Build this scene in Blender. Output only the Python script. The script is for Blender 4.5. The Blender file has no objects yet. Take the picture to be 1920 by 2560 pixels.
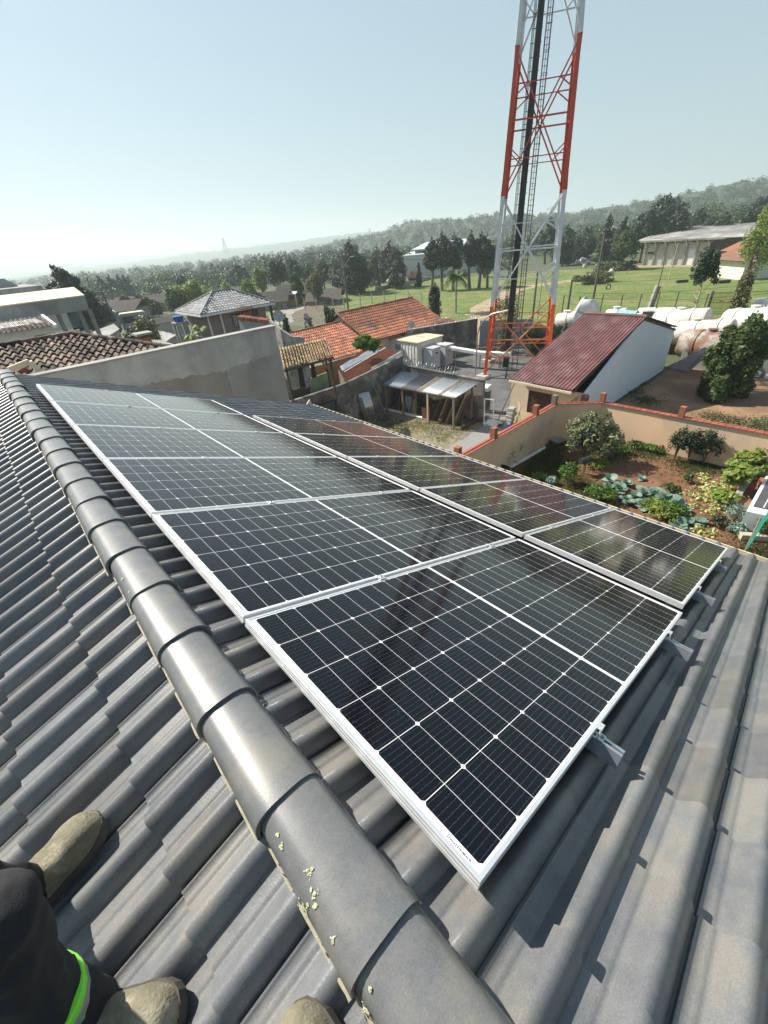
import bpy, bmesh, math, random
import numpy as np
from mathutils import Vector, Matrix
R_ = math.radians
random.seed(7); rng = np.random.default_rng(11)
scene = bpy.context.scene
col = scene.collection

# ---------------------------------------------------------------- camera, sky, sun, exposure
CAM_POS = np.array([-0.30908, -0.14581, 1.22614])
RIGHT = np.array([0.72817, -0.68123, -0.07554])
UPV = np.array([0.42333, 0.36032, 0.83124])
FWD = np.array([0.53905, 0.63726, -0.55076])
FPX = 1034.887                       # focal length in pixels of the 1920 px wide photograph
cam_data = bpy.data.cameras.new('camera')
cam = bpy.data.objects.new('camera', cam_data); col.objects.link(cam)
cam_data.sensor_fit = 'HORIZONTAL'; cam_data.sensor_width = 36.0
cam_data.lens = 36.0 * FPX / 1920.0
cam_data.clip_start = 0.02; cam_data.clip_end = 30000
mw = Matrix.Identity(4)
for i in range(3):
    mw[i][0], mw[i][1], mw[i][2], mw[i][3] = RIGHT[i], UPV[i], -FWD[i], CAM_POS[i]
cam.matrix_world = mw
scene.camera = cam

SUN_TO = Vector((-0.19, 0.64, 0.62)).normalized()      # direction towards the sun
sun_el = math.asin(SUN_TO.z); sun_az = math.atan2(SUN_TO.x, SUN_TO.y)
world = bpy.data.worlds.new('World'); scene.world = world; world.use_nodes = True
wn = world.node_tree.nodes; wl = world.node_tree.links
sky = wn.new('ShaderNodeTexSky'); sky.sky_type = 'NISHITA'; sky.sun_disc = False
sky.sun_elevation = sun_el; sky.sun_rotation = sun_az
sky.altitude = 900; sky.air_density = 1.0; sky.dust_density = 1.2; sky.ozone_density = 1.0
bg = wn['Background']; bg.inputs['Strength'].default_value = 0.088
tn = wn.new('ShaderNodeMix'); tn.data_type = 'RGBA'; tn.inputs['B'].default_value = (2.75, 3.60, 3.75, 1)   # pale summer haze, thick near the horizon, over the clear sky
wt = wn.new('ShaderNodeTexCoord'); wz = wn.new('ShaderNodeSeparateXYZ'); wm = wn.new('ShaderNodeMapRange'); wl.new(wt.outputs['Generated'], wz.inputs[0]); wl.new(wz.outputs['Z'], wm.inputs['Value'])
wm.inputs['From Min'].default_value = .0; wm.inputs['From Max'].default_value = .75; wm.inputs['To Min'].default_value = .88; wm.inputs['To Max'].default_value = .30; wl.new(wm.outputs['Result'], tn.inputs['Factor'])
wl.new(sky.outputs['Color'], tn.inputs['A']); wl.new(tn.outputs['Result'], bg.inputs['Color'])
sun_data = bpy.data.lights.new('sun', 'SUN'); sun_data.energy = 5.0; sun_data.angle = R_(0.55)
sun_data.color = (1.0, 0.93, 0.82)
sun = bpy.data.objects.new('sun', sun_data); col.objects.link(sun)
sun.rotation_euler = (-SUN_TO).to_track_quat('-Z', 'Y').to_euler()
scene.view_settings.view_transform = 'Standard'; scene.view_settings.look = 'None'
scene.view_settings.exposure = 0.92; scene.view_settings.gamma = 1.0
scene.cycles.use_denoising = True
scene.cycles.max_bounces = 8; scene.cycles.volume_bounces = 1
scene.cycles.volume_step_rate = 4

# ---------------------------------------------------------------- survey helpers (photo pixel -> real place)
G = -8.85                             # level of the ground below the roof
def ray(px, py):
    return FWD + RIGHT * (px - 960) / FPX - UPV * (py - 1280) / FPX
def on_z(px, py, z=G):
    d = ray(px, py); return CAM_POS + d * ((z - CAM_POS[2]) / d[2])
def on_x(px, py, x):
    d = ray(px, py); return CAM_POS + d * ((x - CAM_POS[0]) / d[0])
def on_y(px, py, y):
    d = ray(px, py); return CAM_POS + d * ((y - CAM_POS[1]) / d[1])
def at_range(px, py, D):
    d = ray(px, py); return CAM_POS + d * (D / math.hypot(d[0], d[1]))
def pixel_of(p):
    v = np.asarray(p, float) - CAM_POS
    z = v @ FWD
    return 960 + FPX * (v @ RIGHT) / z, 1280 - FPX * (v @ UPV) / z
def zA(X, Y): return (X * .38577, 500 + Y * .38577)
def zB(X, Y): return (600 + X * .38577, 500 + Y * .38577)
def zC(X, Y): return (1200 + X * .434, 440 + Y * .434)
def zD(X, Y): return (650 + X * .42194, 760 + Y * .42194)
def zE(X, Y): return (1200 + X * .434, 850 + Y * .434)
def zF(X, Y): return (1150 + X * .43384, Y * .43384)
def z1(X, Y): return (X * .2411, 680 + Y * .2411)
def z2(X, Y): return (380 + X * .2411, 700 + Y * .2411)
def z3(X, Y): return (660 + X * .2411, 640 + Y * .2411)
def z4(X, Y): return (940 + X * .217, 820 + Y * .217)

# ---------------------------------------------------------------- mesh builder
def V3(p): return np.array([float(p[0]), float(p[1]), float(p[2])])
def unit(v):
    v = V3(v); n = np.linalg.norm(v); return v / n if n > 1e-9 else v
def frame(d):
    d = unit(d); a = np.array([0, 0, 1.]) if abs(d[2]) < .95 else np.array([1., 0, 0])
    u = unit(np.cross(a, d)); v = np.cross(d, u); return u, v, d

class MB:
    def __init__(s): s.v = []; s.f = []; s.t = []
    def quad(s, *pts, t=.5):
        b = len(s.v); s.v += [V3(p) for p in pts]; s.f.append(tuple(range(b, b + len(pts)))); s.t.append(t)
    def hexa(s, p, t=.5):
        "8 corners: bottom loop 0-3, top loop 4-7"
        b = len(s.v); s.v += [V3(q) for q in p]
        for f in ((0, 3, 2, 1), (4, 5, 6, 7), (0, 1, 5, 4), (1, 2, 6, 5), (2, 3, 7, 6), (3, 0, 4, 7)):
            s.f.append(tuple(b + i for i in f)); s.t.append(t)
        return s
    def box(s, c, d, rz=0.0, t=.5):
        c = V3(c); x, y, z = d[0] / 2, d[1] / 2, d[2] / 2; ca, sa = math.cos(rz), math.sin(rz)
        P = []
        for dz in (-z, z):
            for dx, dy in ((-x, -y), (x, -y), (x, y), (-x, y)):
                P.append(c + (dx * ca - dy * sa, dx * sa + dy * ca, dz))
        return s.hexa(P, t)
    def span(s, a, b, t=.5):
        a, b = V3(a), V3(b); return s.box((a + b) / 2, np.abs(b - a), 0, t)
    def bar(s, p, q, w, h=None, up=(0, 0, 1), t=.5):
        p, q = V3(p), V3(q); h = w if h is None else h; d = unit(q - p); upv = V3(up)
        if abs(d @ unit(upv)) > .98: upv = np.array([1., 0, 0])
        u = unit(np.cross(upv, d)); v = np.cross(d, u)
        P = [p + u * a * w / 2 + v * b * h / 2 for a, b in ((-1, -1), (1, -1), (1, 1), (-1, 1))]
        Q = [q + u * a * w / 2 + v * b * h / 2 for a, b in ((-1, -1), (1, -1), (1, 1), (-1, 1))]
        return s.hexa(P + Q, t)
    def tube(s, pts, r, n=8, cap=True, t=.5):
        pts = [V3(p) for p in pts]; rs = r if hasattr(r, '__len__') else [r] * len(pts); b = len(s.v)
        u0 = None
        for i, p in enumerate(pts):
            d = pts[min(i + 1, len(pts) - 1)] - pts[max(i - 1, 0)]
            u, v, d = frame(d)
            if u0 is not None:
                u = unit(u0 - d * (u0 @ d)); v = np.cross(d, u)
            u0 = u
            for k in range(n):
                a = 2 * math.pi * k / n; s.v.append(p + (u * math.cos(a) + v * math.sin(a)) * rs[i])
        for i in range(len(pts) - 1):
            for k in range(n):
                s.f.append((b + i * n + k, b + i * n + (k + 1) % n, b + (i + 1) * n + (k + 1) % n, b + (i + 1) * n + k)); s.t.append(t)
        if cap:
            s.f.append(tuple(b + k for k in range(n))[::-1]); s.t.append(t)
            e = b + (len(pts) - 1) * n; s.f.append(tuple(e + k for k in range(n))); s.t.append(t)
        return s
    def lathe(s, c, prof, n=20, axis=(0, 0, 1), t=.5):
        c = V3(c); u, v, d = frame(axis); b = len(s.v)
        for r, z in prof:
            for k in range(n):
                a = 2 * math.pi * k / n; s.v.append(c + d * z + (u * math.cos(a) + v * math.sin(a)) * r)
        m = len(prof)
        for i in range(m - 1):
            for k in range(n):
                s.f.append((b + i * n + k, b + i * n + (k + 1) % n, b + (i + 1) * n + (k + 1) % n, b + (i + 1) * n + k)); s.t.append(t)
        s.f.append(tuple(b + k for k in range(n))[::-1]); s.t.append(t)
        s.f.append(tuple(b + (m - 1) * n + k for k in range(n))); s.t.append(t)
        return s
    def prism(s, poly, ext, t=.5):
        poly = [V3(p) for p in poly]; ext = V3(ext); b = len(s.v); n = len(poly)
        s.v += poly + [p + ext for p in poly]
        s.f.append(tuple(range(b, b + n))[::-1]); s.f.append(tuple(range(b + n, b + 2 * n)))
        for k in range(n): s.f.append((b + k, b + (k + 1) % n, b + n + (k + 1) % n, b + n + k))
        s.t += [t] * (n + 2); return s
    def blob(s, c, r, seed=0, n=10, m=7, rough=.18, t=.5):
        c = V3(c); r = V3(r) if hasattr(r, '__len__') else V3((r, r, r)); b = len(s.v); rr = np.random.default_rng(seed)
        for i in range(m + 1):
            th = math.pi * i / m
            for k in range(n):
                a = 2 * math.pi * k / n; q = 1 + rough * rr.normal() if 0 < i < m else 1
                s.v.append(c + r * q * (math.sin(th) * math.cos(a), math.sin(th) * math.sin(a), math.cos(th)))
        for i in range(m):
            for k in range(n):
                s.f.append((b + i * n + k, b + (i + 1) * n + k, b + (i + 1) * n + (k + 1) % n, b + i * n + (k + 1) % n)); s.t.append(t)
        return s
    def grid(s, P, t=.5):
        "P: array (m, n, 3) of points"
        m, n = P.shape[:2]; b = len(s.v); s.v += [V3(p) for p in P.reshape(-1, 3)]
        for i in range(m - 1):
            for k in range(n - 1):
                s.f.append((b + i * n + k, b + i * n + k + 1, b + (i + 1) * n + k + 1, b + (i + 1) * n + k)); s.t.append(t)
        return s
    def build(s, name, material, parent=None, smooth=None, bevel=0, loc=None, weld=False):
        me = bpy.data.meshes.new(name)
        o = bpy.data.objects.new(name, me); col.objects.link(o)
        base = np.zeros(3)
        if parent is not None:
            o.parent = parent; base = np.array(parent.get('_base', (0, 0, 0)))
        elif loc is not None:
            base = V3(loc); o.location = base
        o['_base'] = tuple(float(x) for x in base)
        me.from_pydata([tuple(p - base) for p in s.v], [], s.f)
        ts = np.array(s.t, dtype=np.float32)
        if ts.size and ts.min() != ts.max():
            at = me.attributes.new('tint', 'FLOAT', 'FACE'); at.data.foreach_set('value', ts)
        if weld:
            bm_ = bmesh.new(); bm_.from_mesh(me); bmesh.ops.remove_doubles(bm_, verts=bm_.verts, dist=1e-5); bm_.to_mesh(me); bm_.free()
        if smooth is not None:
            me.polygons.foreach_set('use_smooth', [True] * len(me.polygons)); me.set_sharp_from_angle(angle=R_(smooth))
        if material: me.materials.append(material)
        if bevel:
            bv = o.modifiers.new('bevel', 'BEVEL'); bv.width = bevel; bv.segments = 1; bv.limit_method = 'ANGLE'; bv.angle_limit = R_(50)
        return o

def tag(o, label=None, cat=None, group=None, kind=None):
    if label: o['label'] = label
    if cat: o['category'] = cat
    if group: o['group'] = group
    if kind: o['kind'] = kind
    return o
def thing(name, label, cat, loc, group=None):
    o = bpy.data.objects.new(name, None); col.objects.link(o); o.empty_display_size = .2
    o.location = tuple(float(x) for x in loc); o['_base'] = tuple(float(x) for x in loc)
    return tag(o, label, cat, group)
def copy_tree(o, parent=None):
    c = o.copy(); col.objects.link(c)
    if parent is not None: c.parent = parent
    for ch in o.children: copy_tree(ch, c)
    return c
def structure(o): o['kind'] = 'structure'; return o

# ---------------------------------------------------------------- materials
MATS = {}
def mat(name, c1, c2=None, scale=4.0, rough=.75, metal=0.0, bump=0.0, bscale=60.0, tint=0.0, c3=None, s3=.6, lo=.35, hi=.65, spec=.5, streak=None, grain=0):
    """two-tone noise mottling, an optional third colour in large patches, an optional per-face tint, noise bump"""
    m = bpy.data.materials.new(name); m.use_nodes = True; nt = m.node_tree; n = nt.nodes; l = nt.links
    b = n['Principled BSDF']; b.inputs['Roughness'].default_value = rough; b.inputs['Metallic'].default_value = metal
    b.inputs['Specular IOR Level'].default_value = spec
    tc = n.new('ShaderNodeTexCoord'); src = tc.outputs['Object']
    if streak:
        mp = n.new('ShaderNodeMapping'); mp.inputs['Scale'].default_value = streak; l.new(src, mp.inputs['Vector']); src = mp.outputs['Vector']
    c2 = c2 or tuple(x * .75 for x in c1)
    nz = n.new('ShaderNodeTexNoise'); nz.inputs['Scale'].default_value = scale; nz.inputs['Detail'].default_value = 7; nz.inputs['Roughness'].default_value = .65
    l.new(src, nz.inputs['Vector'])
    rp = n.new('ShaderNodeValToRGB'); rp.color_ramp.elements[0].position = lo; rp.color_ramp.elements[1].position = hi
    rp.color_ramp.elements[0].color = (*c1, 1); rp.color_ramp.elements[1].color = (*c2, 1)
    l.new(nz.outputs['Fac'], rp.inputs['Fac']); out = rp.outputs['Color']
    if c3:
        n3 = n.new('ShaderNodeTexNoise'); n3.inputs['Scale'].default_value = s3; n3.inputs['Detail'].default_value = 5; n3.inputs['Roughness'].default_value = .7
        l.new(tc.outputs['Object'], n3.inputs['Vector'])
        r3 = n.new('ShaderNodeValToRGB'); r3.color_ramp.elements[0].position = .48; r3.color_ramp.elements[1].position = .62
        l.new(n3.outputs['Fac'], r3.inputs['Fac'])
        mx = n.new('ShaderNodeMix'); mx.data_type = 'RGBA'; l.new(r3.outputs['Color'], mx.inputs['Factor']); l.new(out, mx.inputs['A']); mx.inputs['B'].default_value = (*c3, 1)
        out = mx.outputs['Result']
    if grain:
        ng = n.new('ShaderNodeTexNoise'); ng.inputs['Scale'].default_value = 260; ng.inputs['Detail'].default_value = 3; l.new(tc.outputs['Object'], ng.inputs['Vector'])
        gr = n.new('ShaderNodeMapRange'); gr.inputs['From Min'].default_value = .3; gr.inputs['From Max'].default_value = .7; gr.inputs['To Min'].default_value = 1 - grain; gr.inputs['To Max'].default_value = 1 + grain; l.new(ng.outputs['Fac'], gr.inputs['Value'])
        gm = n.new('ShaderNodeMix'); gm.data_type = 'RGBA'; gm.blend_type = 'MULTIPLY'; gm.inputs['Factor'].default_value = 1; l.new(out, gm.inputs['A']); l.new(gr.outputs['Result'], gm.inputs['B']); out = gm.outputs['Result']
    if tint:
        at = n.new('ShaderNodeAttribute'); at.attribute_name = 'tint'
        mr = n.new('ShaderNodeMapRange'); mr.inputs['To Min'].default_value = 1 - tint; mr.inputs['To Max'].default_value = 1 + tint
        l.new(at.outputs['Fac'], mr.inputs['Value'])
        mm = n.new('ShaderNodeMix'); mm.data_type = 'RGBA'; mm.blend_type = 'MULTIPLY'; mm.inputs['Factor'].default_value = 1
        l.new(out, mm.inputs['A']); l.new(mr.outputs['Result'], mm.inputs['B']); out = mm.outputs['Result']
    l.new(out, b.inputs['Base Color'])
    if bump:
        nb = n.new('ShaderNodeTexNoise'); nb.inputs['Scale'].default_value = bscale; nb.inputs['Detail'].default_value = 4
        l.new(tc.outputs['Object'], nb.inputs['Vector'])
        bp = n.new('ShaderNodeBump'); bp.inputs['Strength'].default_value = bump; bp.inputs['Distance'].default_value = .02
        l.new(nb.outputs['Fac'], bp.inputs['Height']); l.new(bp.outputs['Normal'], b.inputs['Normal'])
    MATS[name] = m
    return m
def leaf_mat(name, c1, c2, c3, translucent=.35, rough=.55):
    m = bpy.data.materials.new(name); m.use_nodes = True; nt = m.node_tree; n = nt.nodes; l = nt.links
    b = n['Principled BSDF']; b.inputs['Roughness'].default_value = rough; b.inputs['Specular IOR Level'].default_value = .35
    g = n.new('ShaderNodeNewGeometry'); rp = n.new('ShaderNodeValToRGB')
    rp.color_ramp.elements[0].color = (*c1, 1); rp.color_ramp.elements[1].color = (*c3, 1)
    e = rp.color_ramp.elements.new(.5); e.color = (*c2, 1)
    l.new(g.outputs['Random Per Island'], rp.inputs['Fac'])
    l.new(rp.outputs['Color'], b.inputs['Base Color'])
    tr = n.new('ShaderNodeBsdfTranslucent'); l.new(rp.outputs['Color'], tr.inputs['Color'])
    mx = n.new('ShaderNodeMixShader'); mx.inputs['Fac'].default_value = translucent
    l.new(b.outputs['BSDF'], mx.inputs[1]); l.new(tr.outputs['BSDF'], mx.inputs[2])
    l.new(mx.outputs['Shader'], n['Material Output'].inputs['Surface'])
    return m

# ---------------------------------------------------------------- tiled / corrugated sheets
def tile_sheet(mb, O, U, V, N, width, length, pitch, course, prof, step=.02, npts=9, mask=None, jit=.004, seed=3, u0=0.0, v0=0.0, thick=.012, tinter=None):
    """rows of tiles: U across, V down the slope, N normal; prof(s) for s in 0..pitch gives the wave"""
    O, U, V, N = V3(O), V3(U), V3(V), V3(N); rr = np.random.default_rng(seed)
    ss = np.linspace(0, pitch, npts) if not hasattr(npts, '__len__') else np.asarray(npts)
    hs = np.array([prof(x) for x in ss]); k = len(ss)
    nc = int(math.ceil((width + u0) / pitch)); nr = int(math.ceil((length + v0) / course))
    for r in range(nr):
        va0 = max(-v0 + r * course, 0); vb0 = min(-v0 + (r + 1) * course + .03, length)
        if vb0 - va0 < .02: continue
        for c in range(nc):
            uu = -u0 + c * pitch + ss
            keep = (uu >= -1e-6) & (uu <= width + 1e-6)
            if keep.sum() < 2: continue
            if mask is not None and not mask(uu.mean(), (va0 + vb0) / 2): continue
            uk = uu[keep]; hk = hs[keep]; n = len(uk)
            dv = rr.normal() * jit; dn = rr.normal() * jit * .6; t = rr.random() if tinter is None else tinter(uu.mean(), (va0 + vb0) / 2, rr)
            fr = (va0 + v0 - r * course) / course
            zt = step * fr; b = len(mb.v)
            for v, z in ((va0, zt), (vb0 + dv, step + dn), (vb0 + dv, step + dn - thick - .006)):
                for j in range(n): mb.v.append(O + U * uk[j] + V * v + N * (hk[j] + z))
            for q in range(2):
                for j in range(n - 1):
                    mb.f.append((b + q * n + j, b + (q + 1) * n + j, b + (q + 1) * n + j + 1, b + q * n + j + 1)); mb.t.append(t)
    return mb
def half_round(pitch, h, w=.62):
    def p(s):
        x = s / pitch
        if x < w: return h * math.sin(math.pi * x / w)
        return -h * .45 * math.sin(math.pi * (x - w) / (1 - w))
    return p
def sine(pitch, h): return lambda s: h * (.5 + .5 * math.cos(2 * math.pi * s / pitch))

# ---------------------------------------------------------------- leaves
def leaf_object(name, C, Nrm, size, aspect, material, parent=None, loc=None, bend=0.0):
    """many small rhombic leaves: centres C (n,3), normals Nrm, half lengths size"""
    n = len(C); Nn = Nrm / (np.linalg.norm(Nrm, axis=1, keepdims=True) + 1e-9)
    a = rng.normal(size=(n, 3)); u = np.cross(Nn, a); u /= np.linalg.norm(u, axis=1, keepdims=True) + 1e-9; v = np.cross(Nn, u)
    s = np.asarray(size).reshape(-1, 1) * np.ones((n, 1))
    base = np.zeros(3)
    if parent is not None: base = np.array(parent.get('_base', (0, 0, 0)))
    elif loc is not None: base = V3(loc)
    P = np.stack([C - u * s, C + v * s * aspect - Nn * s * bend, C + u * s, C - v * s * aspect - Nn * s * bend], 1) - base
    me = bpy.data.meshes.new(name); me.vertices.add(4 * n); me.loops.add(4 * n); me.polygons.add(n)
    me.vertices.foreach_set('co', P.reshape(-1).astype(np.float32))
    me.loops.foreach_set('vertex_index', np.arange(4 * n, dtype=np.int32))
    me.polygons.foreach_set('loop_start', np.arange(0, 4 * n, 4, dtype=np.int32))
    me.update(calc_edges=True); me.validate()
    me.materials.append(material)
    o = bpy.data.objects.new(name, me); col.objects.link(o); o['_base'] = tuple(float(x) for x in base)
    if parent is not None: o.parent = parent
    elif loc is not None: o.location = base
    return o
def clump_leaves(clumps, n, spread=.75, flat=.6):
    "leaf centres and normals over a list of (centre, radius-vector)"
    cs = np.array([c for c, r in clumps], float); rs = np.array([(r if hasattr(r, '__len__') else (r, r, r)) for c, r in clumps], float)
    w = rs.prod(1) ** (2 / 3); idx = rng.choice(len(cs), n, p=w / w.sum())
    d = rng.normal(size=(n, 3)); d /= np.linalg.norm(d, axis=1, keepdims=True)
    rad = (1 - (1 - spread) * rng.random((n, 1)) ** 1.3) * (1 + .08 * rng.normal(size=(n, 1)))
    P = cs[idx] + d * rs[idx] * rad
    return P, d + flat * rng.normal(size=(n, 3)) + np.array([0, 0, .25])
# ================================================================ the tiled house we stand on, its panels and ridge
PITCH = R_(21.0); CP, SP = math.cos(PITCH), math.sin(PITCH)
def slope(x, y, d): return np.array([CP * x + SP * d, y, -SP * x + CP * d])     # panel plane: x down the slope, d out of it
XR = -0.22                                                                       # the ridge runs along Y at this X
def mirror(p): return np.array([2 * XR - p[0], p[1], p[2]])
DF = -0.165                                                                      # level of the tile flats below the panel faces
M_tile = mat('concrete_roof_tile', (.112, .120, .130), (.150, .155, .160), 9, .34, bump=.06, bscale=190, tint=.17, c3=(.172, .168, .155), s3=2.3, spec=.5, grain=.16)
M_ridge = mat('ridge_tile_glazed', (.118, .126, .133), (.150, .154, .156), 14, .33, bump=.03, bscale=220, tint=.05, c3=(.175, .172, .158), s3=4.5, spec=.5, grain=.14)
M_lichen = mat('lichen', (.55, .55, .36), (.42, .43, .27), 60, .95, bump=.5, bscale=200)
M_cream = mat('cream_painted_metal', (.62, .55, .40), (.5, .44, .33), 6, .5)
M_plaster = mat('house_plaster', (.5, .46, .4), (.42, .39, .34), 3, .9, bump=.2)
M_alu = mat('anodised_aluminium', (.78, .79, .80), (.70, .71, .72), 20, .32, metal=.55)
M_galv = mat('rail_aluminium', (.55, .6, .66), (.48, .52, .58), 30, .35, metal=.8)
M_steel = mat('bolt_steel', (.4, .4, .42), None, 30, .3, metal=.9)
M_edge = mat('bare_dusty_edge', (.42, .38, .28), (.30, .27, .21), 40, .95)
M_mortar = mat('ridge_mortar', (.40, .36, .29), (.3, .27, .22), 25, .95, bump=.5)

def smoothstep(a, b, x):
    t = min(max((x - a) / (b - a), 0), 1); return t * t * (3 - 2 * t)
def roof_wave(s):
    s = s % .32
    g = -.014 if s < .007 else (.003 if s < .013 else 0)
    q = s % .16
    r = 0.0
    if .052 < q < .157:
        t = ((q - .052) / .105) ** 1.15
        r = .047 * math.sin(math.pi * t) ** (1.25 if t < .5 else .85)
    line = .0022 * math.exp(-((q - .040) / .0025) ** 2)
    return g + r + line
WAVE_S = np.array([0, .006, .0075, .0125, .0145, .034, .040, .046, .052, .058, .064, .071, .080, .090, .100, .108, .116, .124, .132, .139, .145, .150, .154, .157,
                   .16, .194, .200, .206, .212, .218, .224, .231, .240, .250, .260, .268, .276, .284, .292, .299, .305, .310, .314, .317, .32])
Y0, Y1 = -5.19, 8.45                        # near and far verge
house = thing('tiled_house', 'two storey house under a grey double roll tile roof, carrying the solar panels', 'house', (2, 2, G))
LEN = 5.38                                   # slope length below the panel row's upper edge
top = (XR - SP * DF) / CP                   # slope coordinate of the ridge line on the tile flats
def roof_slope(flip):
    mb = MB(); f = mirror if flip else (lambda p: p)
    O = f(slope(top, Y1, DF)); Od = f(slope(top + 1, Y1, DF)) - O; N = f(slope(top, Y1, DF + 1)) - O
    k = math.floor((Y1 + .07) / .32) * .32 - .07          # groove phase seen beside the panels
    u0 = .32 - (Y1 - k) if Y1 > k else 0
    vv = (.488 - top) % .36
    tile_sheet(mb, O, (0, -1, 0), Od, N, Y1 - Y0, LEN - top, .32, .36, roof_wave, step=.022, npts=WAVE_S, jit=.0016, seed=5 + flip, u0=(.32 - (Y1 - k)) % .32, v0=.36 - vv, thick=.006)
    o = mb.build('roof_slope', M_tile, house, smooth=62)
    return o
roof_slope(0); roof_slope(1)
# plaster walls with gables, fascia boards and gutters
ex, ez = slope(LEN - .45, 0, DF - .1)[0], slope(LEN - .45, 0, DF - .1)[2]
wl_ = MB(); gz = slope(top, 0, DF - .12)[2]
wl_.prism([(2 * XR - ex, Y1 - .35, G), (ex, Y1 - .35, G), (ex, Y1 - .35, ez), (XR, Y1 - .35, gz), (2 * XR - ex, Y1 - .35, ez)], (0, Y0 + .35 - Y1 + .35, 0))
wl_.build('wall', M_plaster, house)
for fl in (0, 1):
    f = mirror if fl else (lambda p: p)
    g_ = MB(); a = slope(LEN + .02, 0, DF - .02)
    prof = [(0.0, .03), (0.0, -.11), (.12, -.11), (.12, .015), (.135, .015), (.135, -.125), (-.015, -.125), (-.015, .03)]
    g_.prism([f(np.array([a[0] + px_, Y0, a[2] + pz])) for px_, pz in prof], (0, Y1 - Y0 + .15, 0))
    g_.build('gutter', M_cream, house)
    fb = MB(); fb.span(f(np.array([a[0] - .075, Y0 + .1, a[2] - .2])), f(np.array([a[0] - .03, Y1 - .05, a[2] - .02]))); fb.build('fascia_board', M_cream, house)
    vb = MB()                                                        # barge board along the far verge
    vb.hexa([f(slope(top, Y1 - .02, DF - .13)), f(slope(LEN, Y1 - .02, DF - .13)), f(slope(LEN, Y1 + .03, DF - .13)), f(slope(top, Y1 + .03, DF - .13)),
             f(slope(top, Y1 - .02, DF - .015)), f(slope(LEN, Y1 - .02, DF - .015)), f(slope(LEN, Y1 + .03, DF - .015)), f(slope(top, Y1 + .03, DF - .015))])
    vb.build('barge_board', M_plaster, house)
gs = MB(); a = slope(LEN, Y1 + .1, DF); gs.prism([(a[0] - .3, Y1 + .06, a[2] - .1), (a[0] + .12, Y1 + .06, a[2] - .12), (a[0] + .02, Y1 + .06, a[2] + .16)], (0, .04, 0)); gs.build('gutter_end_plate', M_plaster, house)

# mortar bed and overlapping arched ridge tiles, near end of each lapping over the next
mo = MB(); zz = slope(top, 0, DF)[2]
mo.prism([(XR - .085, Y0, zz - .02), (XR + .085, Y0, zz - .02), (XR + .07, Y0, zz + .035), (XR - .07, Y0, zz + .035)], (0, Y1 - Y0, 0)); mo.build('ridge_bedding', M_mortar, house)
RT_E, RT_H, RT_Z = .385, .088, -.084
def ridge_tile(yn):
    "arched tile whose near (broad) end lies at yn"
    mb = MB(); n = 15; ys = [0, .012, .03, .1, .2, .3, .385, .425]
    tv = rng.random(); rolljit = rng.normal() * .004; zj = rng.normal() * .0015
    def ring(y, off):
        w = (.104 - .010 * min(y / .4, 1)) + (.001 if y < .035 else 0) + off; h = .098 - .011 * min(y / .4, 1) + (.001 if y < .035 else 0) + off
        pts = []
        for k in range(n):
            a = math.pi * k / (n - 1)
            ca, sa = math.cos(a), math.sin(a)
            x = w * (abs(ca) ** .66) * (1 if ca > 0 else -1); z = h * (sa ** .66)
            pts.append((XR - x + rolljit, yn + y, RT_Z + zj + z - (0 if off > -.001 else 0)))
        return pts
    b = len(mb.v)
    rings = [ring(y, 0) for y in ys]
    P = np.array(rings); mb.grid(P, tv)
    Q = np.array([ring(y, -.012) for y in ys]); mb.grid(Q[:, ::-1], tv)
    mb.grid(np.array([ring(0, -.012), ring(0, 0)]), tv)
    for e in (0, n - 1):
        mb.grid(np.stack([P[:, e], Q[:, e]], 0) if e == 0 else np.stack([Q[:, e], P[:, e]], 0), tv)
    o = mb.build('ridge_tile', M_ridge, house, smooth=40, weld=True)
    eb = MB(); rr_ = np.random.default_rng(int(abs(yn) * 1000))
    for e, sg in ((0, -1), (n - 1, 1)):                      # bare, dusty lower edges
        pts = [P[i, e] + (sg * .0015 + .001 * rr_.normal(), 0, .001 + .0012 * rr_.normal()) for i in range(len(ys) - 1)]
        eb.tube(pts, [.0035 + .0012 * rr_.random() for _ in pts], 5)
    eb.build('bare_edge', M_edge, o)
    return o
ridge_tiles = []
k0 = .083
ys_ridge = [k0 + RT_E * i for i in range(-13, 22)]
def lichen_patch(mb, c, nrm, r, seed):
    rr = np.random.default_rng(seed); u, v, w = frame(nrm)
    for k in range(int(5 + r * 1100)):
        a = rr.random() * 6.283; q = r * rr.random() ** .6 * (.6 + .5 * math.sin(3 * a + seed)); p = V3(c) + (u * math.cos(a) + v * math.sin(a)) * q; s = .0014 + .0032 * rr.random() ** 2
        m = 6; b = len(mb.v)
        for j in range(m):
            an = 6.283 * j / m; sr = s * (.7 + .6 * rr.random()); mb.v.append(p + (u * math.cos(an) + v * math.sin(an)) * sr + w * .0003)
        mb.v.append(p + w * .0012)
        for j in range(m): mb.f.append((b + j, b + (j + 1) % m, b + m)); mb.t.append(rr.random())
def ridge_surf(y, ang, yn):
    w = (.104 - .010 * (y - yn) / .4); h = .098 - .011 * (y - yn) / .4; a = math.pi * ang; ca, sa = math.cos(a), math.sin(a)
    p = np.array([XR - w * (abs(ca) ** .66) * (1 if ca > 0 else -1), y, RT_Z + h * sa ** .66]); return p, np.array([-ca, 0, sa + .1])
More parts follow.
